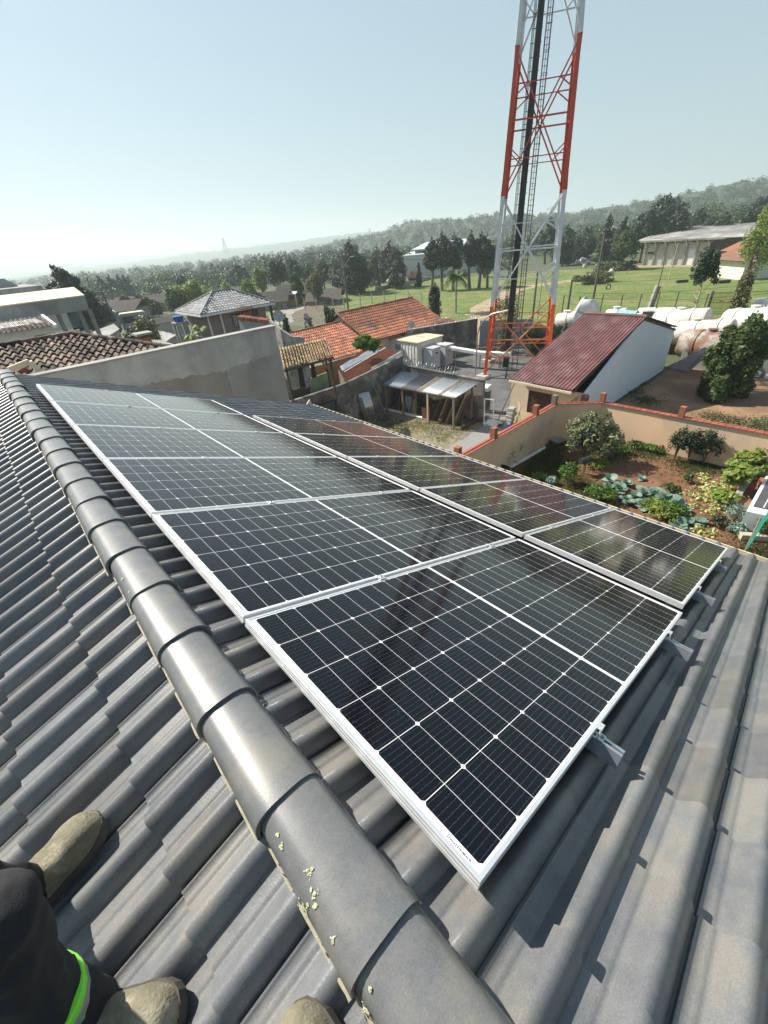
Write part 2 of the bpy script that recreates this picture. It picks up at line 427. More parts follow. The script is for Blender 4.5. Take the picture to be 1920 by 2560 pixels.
for i, yn in enumerate(ys_ridge):
    o = ridge_tile(yn)
    if yn > 3 or yn < -.6: continue
    lm = MB(); rr = np.random.default_rng(900 + i)
    spots = [(rr.random() * .36, rr.choice([.015, .02, .03, .05, .1, .3, .94, .97, .985]), .002 + .008 * rr.random() ** 2) for _ in range(13)]
    if abs(yn - (k0)) < .01: spots += [(.20, .38, .014), (.165, .33, .012), (.15, .29, .007), (.165, .20, .006), (.175, .13, .009), (.19, .06, .016), (.30, .28, .008), (.08, .27, .007), (.17, .97, .012), (.28, .97, .012), (.05, .97, .012)]
    if abs(yn - (k0 + RT_E)) < .01: spots += [(.10, .05, .013), (.07, .1, .006), (.01, .14, .01), (.25, .03, .009)]
    if abs(yn - (k0 + 2 * RT_E)) < .01: spots += [(.30, .22, .014), (.27, .24, .009), (.21, .2, .011)]
    if abs(yn - (k0 - RT_E)) < .01: spots += [(.17, .2, .013), (.15, .3, .012), (.19, .34, .008), (.35, .12, .009), (.24, .9, .008), (.31, .97, .01)]
    if abs(yn - (k0 + 3 * RT_E)) < .01: spots += [(.02, .13, .01), (.13, .06, .011), (.2, .12, .006), (.28, .05, .012)]
    for j, (yy, ag, r) in enumerate(spots):
        p, nn = ridge_surf(yn + yy, ag, yn); lichen_patch(lm, p + unit(nn) * .001, nn, r * 1.15, 50 * i + j)
    tag(lm.build('lichen', M_lichen, o), kind='stuff')

# ---------------------------------------------------------------- solar panels
PL, PW = 2.2764, 1.134; PGAP = .02
def panel_glass_material():
    m = bpy.data.materials.new('solar_cells_under_glass'); m.use_nodes = True; nt = m.node_tree; n = nt.nodes; l = nt.links
    b = n['Principled BSDF']
    def math_(op, a, b_=None, c=None):
        k = n.new('ShaderNodeMath'); k.operation = op
        for i, x in enumerate((a, b_, c)):
            if x is None: continue
            if isinstance(x, (int, float)): k.inputs[i].default_value = x
            else: l.new(x, k.inputs[i])
        return k.outputs[0]
    tc = n.new('ShaderNodeTexCoord'); sp = n.new('ShaderNodeSeparateXYZ'); l.new(tc.outputs['Object'], sp.inputs[0])
    x, y = sp.outputs['X'], sp.outputs['Y']
    CA, CB = .0915, .1832
    xh = math_('SUBTRACT', math_('ABSOLUTE', math_('SUBTRACT', x, PL / 2)), .009)
    a = math_('DIVIDE', xh, CA); bb = math_('DIVIDE', math_('SUBTRACT', y, (PW - 6 * CB) / 2), CB)
    da = math_('MULTIPLY', math_('PINGPONG', a, .5), CA)              # distance to the nearest line across
    db = math_('MULTIPLY', math_('PINGPONG', bb, .5), CB)
    da2 = math_('MULTIPLY', math_('PINGPONG', a, 1.0), CA)            # distance to the nearest full-cell line
    gap = math_('MAXIMUM', math_('LESS_THAN', da, .0007), math_('LESS_THAN', db, .0010))
    dia = math_('LESS_THAN', math_('ADD', da2, db), .0095)
    out = math_('MAXIMUM', math_('LESS_THAN', a, 0.0), math_('GREATER_THAN', a, 12.0))
    out2 = math_('MAXIMUM', math_('LESS_THAN', bb, 0.0), math_('GREATER_THAN', bb, 6.0))
    white = math_('MAXIMUM', math_('MAXIMUM', gap, dia), math_('MAXIMUM', out, out2))
    bus = math_('PINGPONG', math_('ADD', math_('MULTIPLY', bb, 10.0), 0.0), .5)    # ten ribbons per cell
    busl = math_('GREATER_THAN', bus, .5 - .016)
    pad = math_('MULTIPLY', math_('GREATER_THAN', bus, .5 - .055), math_('GREATER_THAN', math_('PINGPONG', math_('MULTIPLY', a, 5.0), .5), .5 - .05))
    bus_all = math_('MULTIPLY', math_('MAXIMUM', busl, pad), .20)
    nz = n.new('ShaderNodeTexNoise'); nz.inputs['Scale'].default_value = 5; nz.inputs['Detail'].default_value = 4; l.new(tc.outputs['Object'], nz.inputs['Vector'])
    cr = n.new('ShaderNodeValToRGB'); cr.color_ramp.elements[0].color = (.0012, .0014, .0028, 1); cr.color_ramp.elements[1].color = (.0018, .0024, .006, 1); l.new(nz.outputs['Fac'], cr.inputs['Fac'])
    m1 = n.new('ShaderNodeMix'); m1.data_type = 'RGBA'; l.new(bus_all, m1.inputs['Factor']); l.new(cr.outputs['Color'], m1.inputs['A']); m1.inputs['B'].default_value = (.33, .33, .36, 1)
    m2 = n.new('ShaderNodeMix'); m2.data_type = 'RGBA'; l.new(white, m2.inputs['Factor']); l.new(m1.outputs['Result'], m2.inputs['A']); m2.inputs['B'].default_value = (.78, .79, .8, 1)
    # faint smears and dust lying on the glass
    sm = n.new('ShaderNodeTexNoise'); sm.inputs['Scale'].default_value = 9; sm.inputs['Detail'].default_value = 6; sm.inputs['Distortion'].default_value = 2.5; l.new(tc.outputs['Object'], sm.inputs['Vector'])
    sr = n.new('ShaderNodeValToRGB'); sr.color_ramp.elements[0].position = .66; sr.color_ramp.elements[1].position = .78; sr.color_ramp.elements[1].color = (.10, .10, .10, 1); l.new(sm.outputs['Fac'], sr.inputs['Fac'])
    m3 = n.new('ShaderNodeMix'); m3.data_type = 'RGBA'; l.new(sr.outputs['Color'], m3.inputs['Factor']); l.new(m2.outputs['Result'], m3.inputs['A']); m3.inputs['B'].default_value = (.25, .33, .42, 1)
    l.new(m3.outputs['Result'], b.inputs['Base Color'])
    rr = n.new('ShaderNodeMapRange'); rr.inputs['From Min'].default_value = .3; rr.inputs['From Max'].default_value = .8; rr.inputs['To Min'].default_value = .06; rr.inputs['To Max'].default_value = .12
    l.new(sm.outputs['Fac'], rr.inputs['Value']); l.new(rr.outputs['Result'], b.inputs['Roughness'])
    b.inputs['IOR'].default_value = 1.42; b.inputs['Sheen Weight'].default_value = .06; b.inputs['Sheen Roughness'].default_value = .35; b.inputs['Sheen Tint'].default_value = (1, .94, .84, 1)   # dust film
    return m
M_cells = panel_glass_material()
M_sticker = mat('serial_sticker', (.85, .86, .87), (.8, .8, .82), 40, .4)
M_ink = mat('black_ink', (.02, .02, .02), None, 10, .6)
def make_panel():
    root = bpy.data.objects.new('solar_panel', None); col.objects.link(root); root['_base'] = (0, 0, 0); root.empty_display_size = .2
    fr = MB()
    prof = [(.028, -.035), (0, -.035), (0, -.0245), (.0016, -.024), (.0016, -.022), (0, -.0215), (0, -.0125), (.0016, -.012), (.0016, -.010), (0, -.0095), (0, -.0008), (.0008, 0), (.0112, 0), (.012, -.0008), (.012, -.006)]
    rings = []
    for o, z in prof: rings.append([(o, o, z), (PL - o, o, z), (PL - o, PW - o, z), (o, PW - o, z), (o, o, z)])
    P = np.array(rings)
    fr.grid(P[:, ::-1]); fr.build('frame', M_alu, root)
    gl = MB(); gl.span((.0118, .0118, -.006), (PL - .0118, PW - .0118, -.0022)); gl.build('glass', M_cells, root)
    st = MB(); st.span((.0135, .035, -.0021), (.0235, .115, -.0016)); s_ = st.build('serial_sticker', M_sticker, root)
    bc = MB(); rr = np.random.default_rng(2); y = .04
    while y < .11:
        w = rr.choice([.0006, .001, .0016, .0022]); bc.span((.0165, y, -.0016), (.0215, y + w, -.0013)); y += w + rr.choice([.0008, .0014, .002])
    bc.build('barcode', M_ink, s_)
    return root
ROT = Matrix(((CP, 0, SP), (0, 1, 0), (-SP, 0, CP))).to_4x4()
panel0 = make_panel()
PG = 'solar panels on the right roof slope'
up_lab = ['solar panel nearest the viewer, in the row beside the ridge, all its cells clearly seen', 'second solar panel from the viewer in the row beside the ridge',
          'third solar panel from the viewer in the row beside the ridge', 'fourth solar panel from the viewer in the row beside the ridge, greyed by sky glare',
          'fifth solar panel from the viewer in the row beside the ridge, pale with sky glare', 'farthest solar panel of the ridge row, by the far edge of the roof']
lo_lab = ['nearest solar panel of the lower row along the gutter, beside bare tiles', 'second solar panel from the viewer in the lower row along the gutter',
          'third solar panel from the viewer in the lower row, mirroring the orange tower', 'fourth solar panel from the viewer in the lower row along the gutter',
          'farthest solar panel of the lower row along the gutter']
panels = []
for row, (labs, x0, y0) in enumerate(((up_lab, 0.0, 0.0), (lo_lab, PL + .1476, .0188))):
    for i, lab in enumerate(labs):
        p = panel0 if not panels else copy_tree(panel0)
        panels.append(p)
        jz = rng.normal() * .0012
        p.matrix_world = Matrix.Translation(Vector(slope(x0, y0 + i * (PW + PGAP), jz))) @ ROT
        tag(p, lab, 'solar panel', PG)
# mounting rails with their clamps
def rail(x, ya, yb, n, y0, lab):
    o = thing('mounting_rail', lab, 'mounting rail', slope(x, ya, -.06), 'aluminium rails under the solar panels')
    mb = MB()
    hw = .02
    for dx, d0, d1, w in ((0, -.095, -.088, .04), (-.0175, -.088, -.045, .005), (.0175, -.088, -.045, .005), (-.013, -.045, -.0375, .014), (.013, -.045, -.0375, .014), (0, -.07, -.066, .03)):
        mb.hexa([slope(x + dx - w / 2, ya, d0), slope(x + dx + w / 2, ya, d0), slope(x + dx + w / 2, yb, d0), slope(x + dx - w / 2, yb, d0),
                 slope(x + dx - w / 2, ya, d1), slope(x + dx + w / 2, ya, d1), slope(x + dx + w / 2, yb, d1), slope(x + dx - w / 2, yb, d1)])
    mb.build('rail', M_galv, o)
    for k in range(int((yb - ya) / 1.1) + 1):                     # hooks that stand on the tiles
        yy = ya + .35 + 1.1 * k
        if yy > yb - .1: break
        hk = MB(); hk.hexa([slope(x - .02 + a, yy - .03 + b_, d) for d in (DF - .002, -.0965) for a, b_ in ((0, 0), (.04, 0), (.04, .05), (0, .05))]); hk.build('roof_hook', M_galv, o)
    for i in range(n + 1):
        yy = y0 + i * (PW + PGAP) - PGAP / 2
        cl = MB(); end = i in (0, n)
        def cb(a, b_, d0, d1): cl.hexa([slope(x + p, yy + q, d) for d in (d0, d1) for p, q in ((a[0], b_[0]), (a[1], b_[0]), (a[1], b_[1]), (a[0], b_[1]))])
        if not end:
            cb((-.02, .02), (-.019, .019), .0012, .0045); cb((-.017, .017), (-.006, .006), -.036, .0012)
        else:
            s_ = -1 if i == 0 else 1; yy += s_ * .004 - (0 if i else -.006)
            ya_, yb_ = sorted((0, s_ * .026)); cb((-.02, .02), (ya_, yb_), -.037, -.0325); ya_, yb_ = sorted((s_ * .004, s_ * .009)); cb((-.02, .02), (ya_, yb_), -.0325, .0015)
            ya_, yb_ = sorted((s_ * .009, -s_ * .012)); cb((-.02, .02), (ya_, yb_), .0015, .005)
        c = cl.build('clamp', M_alu, o)
        bt = MB(); yb0 = yy if not end else yy + (-1 if i == 0 else 1) * .018; dd = .0045 if not end else -.0325
        bt.lathe(slope(x, yb0, dd), [(.0065, 0), (.0065, .007), (.0035, .0075), (.0035, .003)], 6, axis=slope(0, 0, 1) - slope(0, 0, 0)); bt.build('bolt', M_steel, c)
    return o
UY = 6 * (PW + PGAP); LY = 5 * (PW + PGAP)
rail(.77, -.10, UY + .06, 6, 0, 'aluminium rail under the ridge row of panels, the one nearer the ridge')
rail(1.88, -.13, UY + .06, 6, 0, 'aluminium rail under the ridge row of panels, its long end showing at the panel corner')
rail(2.935, -.10, LY + .08, 5, .0188, 'aluminium rail under the upper part of the lower panel row')
rail(4.01, -.055, LY + .08, 5, .0188, 'aluminium rail under the lower panel row, nearest the gutter')
# ================================================================ ground, roads, hills
M_earth = mat('bare_earth', (.15, .115, .08), (.10, .085, .06), .35, .95, c3=(.09, .10, .045), s3=.12, bump=.4, bscale=3)
M_valley = mat('valley_green', (.055, .075, .03), (.075, .09, .04), .02, .95, c3=(.04, .06, .028), s3=.006)
M_grass = mat('meadow_grass', (.135, .175, .034), (.075, .125, .022), .55, .95, c3=(.18, .175, .06), s3=.16, bump=.7, bscale=4, streak=(1, .35, 1))
M_yard = mat('yard_ground', (.24, .22, .18), (.12, .11, .085), 1.4, .95, c3=(.26, .23, .13), s3=.45, bump=.6, bscale=14)
M_gravel = mat('gravel', (.30, .30, .29), (.16, .16, .155), 18, .95, bump=.8, bscale=40)
M_soil = mat('garden_soil', (.19, .085, .04), (.10, .05, .027), 3.0, .95, c3=(.20, .105, .055), s3=.7, bump=1.0, bscale=9)
M_lot = mat('dirt_lot', (.21, .125, .07), (.15, .09, .054), 1.4, .95, c3=(.30, .19, .11), s3=.35, bump=.6, bscale=10)
M_asph = mat('compound_concrete', (.085, .09, .095), (.12, .12, .12), 1.2, .9, c3=(.06, .065, .06), s3=.5, bump=.3)
M_road = mat('dusty_asphalt', (.27, .255, .235), (.20, .195, .185), .8, .9, c3=(.32, .28, .22), s3=.15)
M_path = mat('dirt_track', (.38, .28, .19), (.30, .22, .15), .8, .95, c3=(.20, .22, .09), s3=.25)
def terrain_h(x, y):
    r = math.hypot(x, y); az = math.degrees(math.atan2(y, x))
    left = min(max((az - 38) / 30, 0), 1)
    h = G
    if r > 105:
        h -= left * min((r - 105) * .016, 6.5)
    if r > 132:
        h += (1 - left) * min((r - 132) * .045, 11) * min(max((30 - az) / 22, 0), 1)
    return h
def sheet(name, pts, level, material, kind='structure', sub=None):
    mb = MB(); mb.quad(*[(p[0], p[1], G + level) for p in pts]); o = mb.build(name, material, None, loc=(pts[0][0], pts[0][1], G + level)); o['kind'] = kind; return o
tm = MB()
rads = [0, 20, 60, 105, 132, 160, 200, 260, 340, 450, 600, 800, 1100, 1500, 2100, 3000, 4500, 7000]
azs = np.radians(np.arange(0, 361, 6))
P = np.array([[(r * math.cos(a), r * math.sin(a), terrain_h(r * math.cos(a), r * math.sin(a)) - .02) for a in azs] for r in rads])
tm.grid(P); structure(tm.build('terrain', M_valley, smooth=180))
def poly_px(pts): return [on_z(*p) for p in pts]
# grassy field behind the compound, as one gently lumpy sheet
field_poly = [(34, 49), (40, 78), (62, 86), (88, 90), (110, 66), (122, 36), (127, 8), (124, -30), (62, -22), (46, 2), (41, 14), (36, 34)]
sheet('grass_field', field_poly, .004, M_grass)
sheet('grass_verge', [(46, 2), (62, -22), (112, -30), (95, -60), (50, -45), (40, -10)], .006, M_grass)
# dirt track climbing to the warehouse, and its yard
def ribbon(name, pts, w, level, material):
    mb = MB(); L_, R__ = [], []
    pts = [V3((p[0], p[1], G + level)) for p in pts]
    for i, p in enumerate(pts):
        d = unit(pts[min(i + 1, len(pts) - 1)] - pts[max(i - 1, 0)]); n_ = np.array([-d[1], d[0], 0]); ww = w[i] if hasattr(w, '__len__') else w
        L_.append(p + n_ * ww / 2); R__.append(p - n_ * ww / 2)
    mb.grid(np.array([L_, R__])); return structure(mb.build(name, material, loc=pts[0]))
tr = [on_z(*q) for q in (zB(1560, 700), (1275, 730), (1330, 715), (1440, 700), (1500, 682), (1570, 668), (1600, 655))]
ribbon('dirt_track', [(33, 28), (36.5, 25.5)] + [(p[0], p[1]) for p in tr], [2.5, 3, 3.2, 3.4, 3.4, 3.2, 3.2, 3.4, 4], .012, M_path)
sheet('dirt_yard', poly_px([(1545, 672), (1620, 668), (1830, 667), (1830, 662), (1610, 640), (1540, 648)]), .016, M_path)
rd = [on_z(*q) for q in ((765, 800), (745, 778), (705, 790), (690, 800))]
sheet('road', poly_px([zB(200, 722), zB(300, 700), zB(415, 682), zB(412, 705), zB(360, 722), zB(332, 745), zB(350, 790), zB(240, 810), zB(190, 770)]), .012, M_road)
sheet('street_margin', poly_px([(650, 815), (700, 775), (790, 760), (860, 770), (880, 800), (780, 815)]), .007, M_earth)
# yards
sheet('yard', [(4, 21), (20.5, 21), (20.5, 14.4), (23.6, 14.4), (23.6, 9.6), (4, 9.4)], .008, M_yard)
sheet('garden_soil', [(5, 9.4), (22.4, 9.4), (22.4, -8), (5, -8)], .008, M_soil)
sheet('dirt_lot', [(22.7, 9.2), (38.5, 9.1), (40, -12), (22.7, -12)], .009, M_lot)
sheet('compound_floor', [(20.7, 34), (36, 32), (42, 15), (20.7, 14.2)], .006, M_asph)
# gravel drift by the wall, on the yard
sheet('gravel_patch', poly_px([zD(1100, 870), zD(1210, 900), zD(1400, 770), zD(1470, 740), zD(1330, 720), zD(1250, 770)]), .014, M_gravel)

# distant wooded hills
M_hill_far = mat('far_wooded_hill', (.05, .075, .05), (.07, .09, .06), .006, .95)
M_hill = mat('wooded_hill', (.035, .055, .03), (.06, .08, .04), .02, .95, c3=(.03, .045, .025), s3=.01)
def hill(name, prof, D, depth, material, rough, n=260, seed=1):
    """ridge at distance D; prof: list of (azimuth deg, height above eye in m)"""
    prof = sorted(prof); rr = np.random.default_rng(seed); az = np.linspace(prof[0][0], prof[-1][0], n); hs = np.interp(az, [p[0] for p in prof], [p[1] for p in prof])
    k = np.convolve(rr.normal(size=n + 8), np.ones(5) / 5, 'same')[4:-4] * rough + rr.normal(size=n) * rough * .45
    rows = []
    for j, (dd, f) in enumerate(((-depth, 0), (-depth * .6, .35), (-depth * .3, .72), (-depth * .12, .9), (0, 1), (depth * .3, .8), (depth, .0))):
        kk = k if f == 1 else np.convolve(rr.normal(size=n + 8), np.ones(5) / 5, 'same')[4:-4] * rough * f
        base = -18 if D > 800 else G - 4
        rows.append([((D + dd) * math.cos(math.radians(a)), (D + dd) * math.sin(math.radians(a)), base + (h + CAM_POS[2] - base) * f + q) for a, h, q in zip(az, hs, kk)])
    mb = MB(); mb.grid(np.array(rows)); o = mb.build(name, material, smooth=180); return structure(o)
hill('hills', [(110, 10), (96, 25), (86, 22), (84, 42), (80, 42), (75, 32), (71, 20), (66, 26), (60, 40), (54, 25), (50, 15), (40, 25), (20, 50), (-20, 60)], 4200, 1500, M_hill_far, 3.0, seed=4)
hill('hills', [(100, 0), (86, -14), (80, -8), (74, -4), (68, 6), (62, 12), (57, 18), (50, 26), (40, 30), (30, 30), (0, 40)], 2300, 700, M_hill_far, 3.5, seed=5)
hill('hills', [(66, -14), (60, -9), (54, -3), (48, 4), (44, 13), (40, 12), (34, 12), (30, 8), (27, 7), (24, 8), (20, 11), (17, 14), (13, 18), (11, 19), (6, 17), (-10, 20)], 640, 180, M_hill, 1.6, n=420, seed=6)
# ================================================================ neighbours, yard, compound and tower
M_cem = mat('grey_cement_render', (.41, .415, .40), (.29, .29, .275), 2.2, .9, c3=(.47, .47, .455), s3=.6, bump=.25, bscale=25, streak=(1, 1, .3))
M_cem_dark = mat('old_blackened_render', (.13, .128, .118), (.06, .06, .056), 1.3, .95, c3=(.24, .235, .22), s3=.7, bump=.5, bscale=18, streak=(1, 1, .45))
M_cem_brown = mat('rough_brown_render', (.29, .275, .245), (.24, .22, .19), 1.2, .95, c3=(.32, .305, .285), s3=.45, bump=.4, bscale=16)
M_cem_light = mat('smooth_light_render', (.34, .34, .325), (.27, .27, .26), .9, .92, c3=(.24, .235, .22), s3=.5, bump=.3, bscale=16)
M_white = mat('white_paint', (.72, .73, .74), (.62, .63, .64), 1.5, .6, bump=.08)
M_white_dirty = mat('weathered_white_metal', (.80, .80, .78), (.70, .70, .68), 1.8, .55, c3=(.60, .57, .50), s3=1.0, streak=(1, 1, .2))
M_cream_wall = mat('cream_wall', (.60, .50, .37), (.52, .43, .32), 1.2, .9, bump=.15)
M_peach = mat('peach_wall', (.80, .56, .36), (.70, .49, .32), .9, .92, c3=(.60, .45, .32), s3=.35, bump=.25, bscale=14)
M_pinkwall = mat('mauve_wall', (.25, .19, .175), (.21, .16, .15), 1.0, .9)
M_maroon = mat('maroon_roof_sheet', (.17, .068, .066), (.12, .048, .048), 2.5, .55, tint=.16, c3=(.19, .11, .105), s3=1.3)
M_terra = mat('weathered_terracotta', (.36, .135, .07), (.25, .092, .05), 1.3, .85, tint=.5, c3=(.16, .08, .055), s3=.35)
M_terra_new = mat('orange_terracotta', (.46, .17, .085), (.33, .115, .06), 1.6, .8, tint=.4)
M_oldtile = mat('lichened_old_tile', (.11, .062, .045), (.05, .04, .034), 1.4, .9, tint=.8, c3=(.19, .155, .115), s3=2.6)
M_mossy = mat('mossy_clay_tile', (.30, .18, .105), (.20, .14, .085), 3, .9, tint=.40, c3=(.24, .21, .085), s3=1.4)
M_fibro = mat('grey_fibre_cement', (.33, .33, .315), (.25, .25, .24), .8, .9, c3=(.20, .20, .185), s3=.4, tint=.1)
M_greytile = mat('grey_concrete_tile', (.30, .30, .305), (.21, .21, .215), 1.2, .8, tint=.3, c3=(.36, .36, .36), s3=.6)
M_timber = mat('weathered_timber', (.22, .17, .12), (.14, .11, .085), 3, .9, streak=(6, 6, 1))
M_timber_lt = mat('pale_timber', (.50, .42, .30), (.40, .33, .24), 3, .85, streak=(6, 6, 1))
M_timber_dk = mat('dark_timber', (.075, .06, .048), (.05, .04, .034), 3, .9)
M_zinc = mat('zinc_sheet', (.56, .58, .60), (.46, .48, .50), 2, .32, metal=.75)
M_pvc = mat('white_pvc', (.70, .70, .67), (.58, .57, .53), 2, .45)
M_brick = mat('red_brick', (.33, .12, .065), (.25, .09, .05), 5, .9, bump=.3)
M_orange_wall = mat('orange_wall', (.55, .24, .09), (.42, .19, .08), 1, .9, c3=(.3, .2, .12), s3=.6)
M_black = mat('flat_black', (.012, .012, .012), None, 3, .8)
M_blackrub = mat('black_rubber', (.02, .02, .021), (.03, .03, .03), 5, .6)
M_glass = mat('dark_window_glass', (.02, .025, .03), None, 3, .08)
M_blue = mat('blue_plastic', (.02, .10, .38), (.02, .085, .3), 3, .4)
M_tarp = mat('grey_blue_tarp', (.16, .20, .26), (.10, .125, .16), 2.2, .75, bump=.8, bscale=5)
M_wire = mat('galvanised_wire', (.35, .36, .37), None, 20, .4, metal=.7)
M_greymetal = mat('blue_grey_metal_gate', (.25, .31, .36), (.2, .25, .3), 1.5, .5, c3=(.3, .33, .35), s3=.7)

def wall_box(name, label, a, b, z0, z1, th, m, cat='wall', group=None, cope=None):
    "free-standing wall from a to b with an optional coping course"
    a, b = V3((*a, z0)), V3((*b, z0)); d = unit(b - a); n_ = np.array([-d[1], d[0], 0]) * th / 2; up_ = np.array([0, 0, z1 - z0])
    t = thing(name, label, cat, (a + b) / 2, group)
    mb = MB(); mb.hexa([a - n_, b - n_, b + n_, a + n_, a - n_ + up_, b - n_ + up_, b + n_ + up_, a + n_ + up_]); mb.build('wall_face', m, t)
    if cope:
        c = MB(); n2 = n_ * 1.25; u1 = up_ + (0, 0, .003); u2 = up_ + (0, 0, .06)
        c.hexa([a - n2 + u1, b - n2 + u1, b + n2 + u1, a + n2 + u1, a - n2 + u2, b - n2 + u2, b + n2 + u2, a + n2 + u2]); c.build('coping', cope, t)
    return t
# ---- tall rendered party wall behind our roof
bw = thing('party_wall', 'tall grey rendered wall rising beyond the far edge of the tiled roof', 'wall', (3, 12.1, G))
WX0, WX1, WT = -7.0, 6.34, -.745
m_ = MB(); m_.span((WX0, 12.0, -1.35), (WX1, 12.24, WT)); m_.build('upper_render', M_cem, bw)
jag = MB(); rr = np.random.default_rng(8)          # torn lower edge of the top coat, 6 mm proud
xs = np.linspace(1.6, WX1, 90); edge = -1.47 + .035 * np.cumsum(rr.normal(size=90)) * .35 - .02 * (xs - 4) + .015 * rr.normal(size=90)
jag.grid(np.array([[(x, 11.994, -1.349) for x in xs], [(x, 11.994, min(e, -1.37)) for x, e in zip(xs, edge)], [(x, 12.0, min(e, -1.37)) for x, e in zip(xs, edge)]]))
jag.build('render_edge', M_cem, bw)
m_ = MB(); m_.span((WX0, 12.002, G), (4.52, 12.24, -1.352)); m_.build('lower_render', M_cem_brown, bw)
m_ = MB(); m_.span((4.525, 12.002, G), (WX1, 12.24, -1.352)); m_.build('smooth_render', M_cem_light, bw)
m_ = MB(); m_.span((WX0, 11.96, WT + .003), (WX1 + .03, 12.28, WT + .035)); m_.build('coping', M_cem_light, bw)

# ---- house with old hip tile roof on the left, behind the party wall
br = thing('old_tile_house', 'house with lichen spotted brown clay tile hip roof behind the party wall', 'house', (-2, 17, G))
ridge_y, ridge_z, rx1 = 17.2, -.62, 2.02
eY, eZ, eX = 12.5, -1.62, 5.6
O_ = np.array([-9.0, ridge_y, ridge_z]); V_ = unit((0, eY - ridge_y, eZ - ridge_z)); Ls = math.hypot(eY - ridge_y, eZ - ridge_z)
mb = MB()
tile_sheet(mb, O_, (1, 0, 0), V_, np.cross((1, 0, 0), V_) * -1 if np.cross((1, 0, 0), V_)[2] < 0 else np.cross((1, 0, 0), V_), 15, Ls, .205, .36, half_round(.205, .055, .66), step=.05, npts=8, seed=21,
           mask=lambda u, v: u - 9.0 < rx1 + .05 + (eX - rx1) * (v / Ls), jit=.012)
mb.build('roof', M_oldtile, br, smooth=60)
mb = MB(); mb.quad((-9, ridge_y, ridge_z - .03), (-9, eY, eZ - .03), (eX, eY, eZ - .03), (rx1, ridge_y, ridge_z - .03)); mb.quad((rx1, ridge_y, ridge_z - .02), (eX, eY, eZ - .02), (eX - 2.4, 20.5, eZ - 1.1)); mb.quad((rx1, ridge_y, ridge_z - .02), (eX - 2.4, 20.5, eZ - 1.1), (-9, 21.9, eZ), (-9, ridge_y, ridge_z - .02)); mb.build('roof_deck', M_oldtile, br)
mb = MB()
for k in range(28):
    x = -9 + .4 * k
    if x > rx1 - .2: break
    mb.tube([(x, ridge_y, ridge_z + .03), (x + .43, ridge_y, ridge_z + .045)], .09, 8, t=rr.random())
for k in range(20):
    f = k / 20; p = np.array([rx1, ridge_y, ridge_z + .04]) * (1 - f) + np.array([eX, eY, eZ + .04]) * f; q = p + (np.array([eX, eY, eZ]) - (rx1, ridge_y, ridge_z)) / 20 * 1.1 + (0, 0, .012)
    mb.tube([p, q], .085, 8, t=rr.random())
mb.build('ridge_tile', M_oldtile, br, smooth=50)
mb = MB(); mb.span((-9, 12.7, G), (2.9, 20.2, eZ - 1.2)); mb.build('wall', M_cem_light, br)
# little white framed porch gable poking out beside the ridge end
dm = MB(); A_, B_, C_ = [on_y(*z1(*q), 12.6) for q in ((95, 1015), (305, 930), (440, 1055))]
dm.bar(A_, B_, .10, .12); dm.bar(B_, C_, .16, .12); dm.build('dormer_frame', M_cream_wall, br)
dt = MB(); D_ = on_y(*z1(265, 975), 12.75); E_ = on_y(*z1(160, 1040), 12.75); F_ = on_y(*z1(320, 1050), 12.75); dt.prism([D_, E_, F_], (0, .3, 0)); dt.build('dormer_infill', M_terra, br)

# ---- white lower house with brown tile roof and a barred window
wh = thing('white_house', 'low white house with dark tile roof and barred window on the far left', 'house', (0, 33, G))
pa, pb = on_y(*z1(0, 635), 32), on_y(*z1(555, 552), 32); pc, pd = on_y(*z1(470, 450), 35.5), on_y(*z1(0, 515), 35.5)
x0_ = pa[0] - 8
mb = MB(); zz = pb[2]; mb.span((x0_, 32.2, G), (pb[0] - .05, 40, zz - .02)); mb.build('wall', M_white_dirty, wh)
mb = MB(); V_ = unit(np.array([0, -3.8, zz - pc[2]])); N_ = np.cross((1, 0, 0), V_); N_ = N_ * (1 if N_[2] > 0 else -1)
tile_sheet(mb, (x0_, 35.5, pc[2]), (1, 0, 0), V_, N_, pb[0] - x0_, 3.95, .24, .38, half_round(.24, .05), step=.04, npts=6, seed=31, jit=.01); mb.build('roof', M_oldtile, wh, smooth=60)
mb = MB(); mb.hexa([(pb[0], 31.7, zz - .12), (pb[0] + .14, 31.7, zz - .12), (pb[0] + .14, 35.6, pc[2] - .08), (pb[0], 35.6, pc[2] - .08), (pb[0], 31.7, zz + .04), (pb[0] + .14, 31.7, zz + .04), (pb[0] + .14, 35.6, pc[2] + .08), (pb[0], 35.6, pc[2] + .08)]); mb.build('verge_trim', M_white, wh)
w0, w1 = on_y(*z1(375, 718), 32.19), on_y(*z1(505, 640), 32.19)
mb = MB(); mb.span((w0[0], 32.13, w0[2]), (w1[0], 32.19, w1[2])); wf = mb.build('window', M_timber, wh)
mb = MB(); mb.span((w0[0] + .05, 32.12, w0[2] + .05), (w1[0] - .05, 32.128, w1[2] - .05)); mb.build('pane', M_glass, wf)
mb = MB()
for k in range(9): x = w0[0] + .08 + (w1[0] - w0[0] - .16) * k / 8; mb.bar((x, 32.1, w0[2] + .03), (x, 32.1, w1[2] - .03), .018)
mb.build('bars', M_wire, wf)
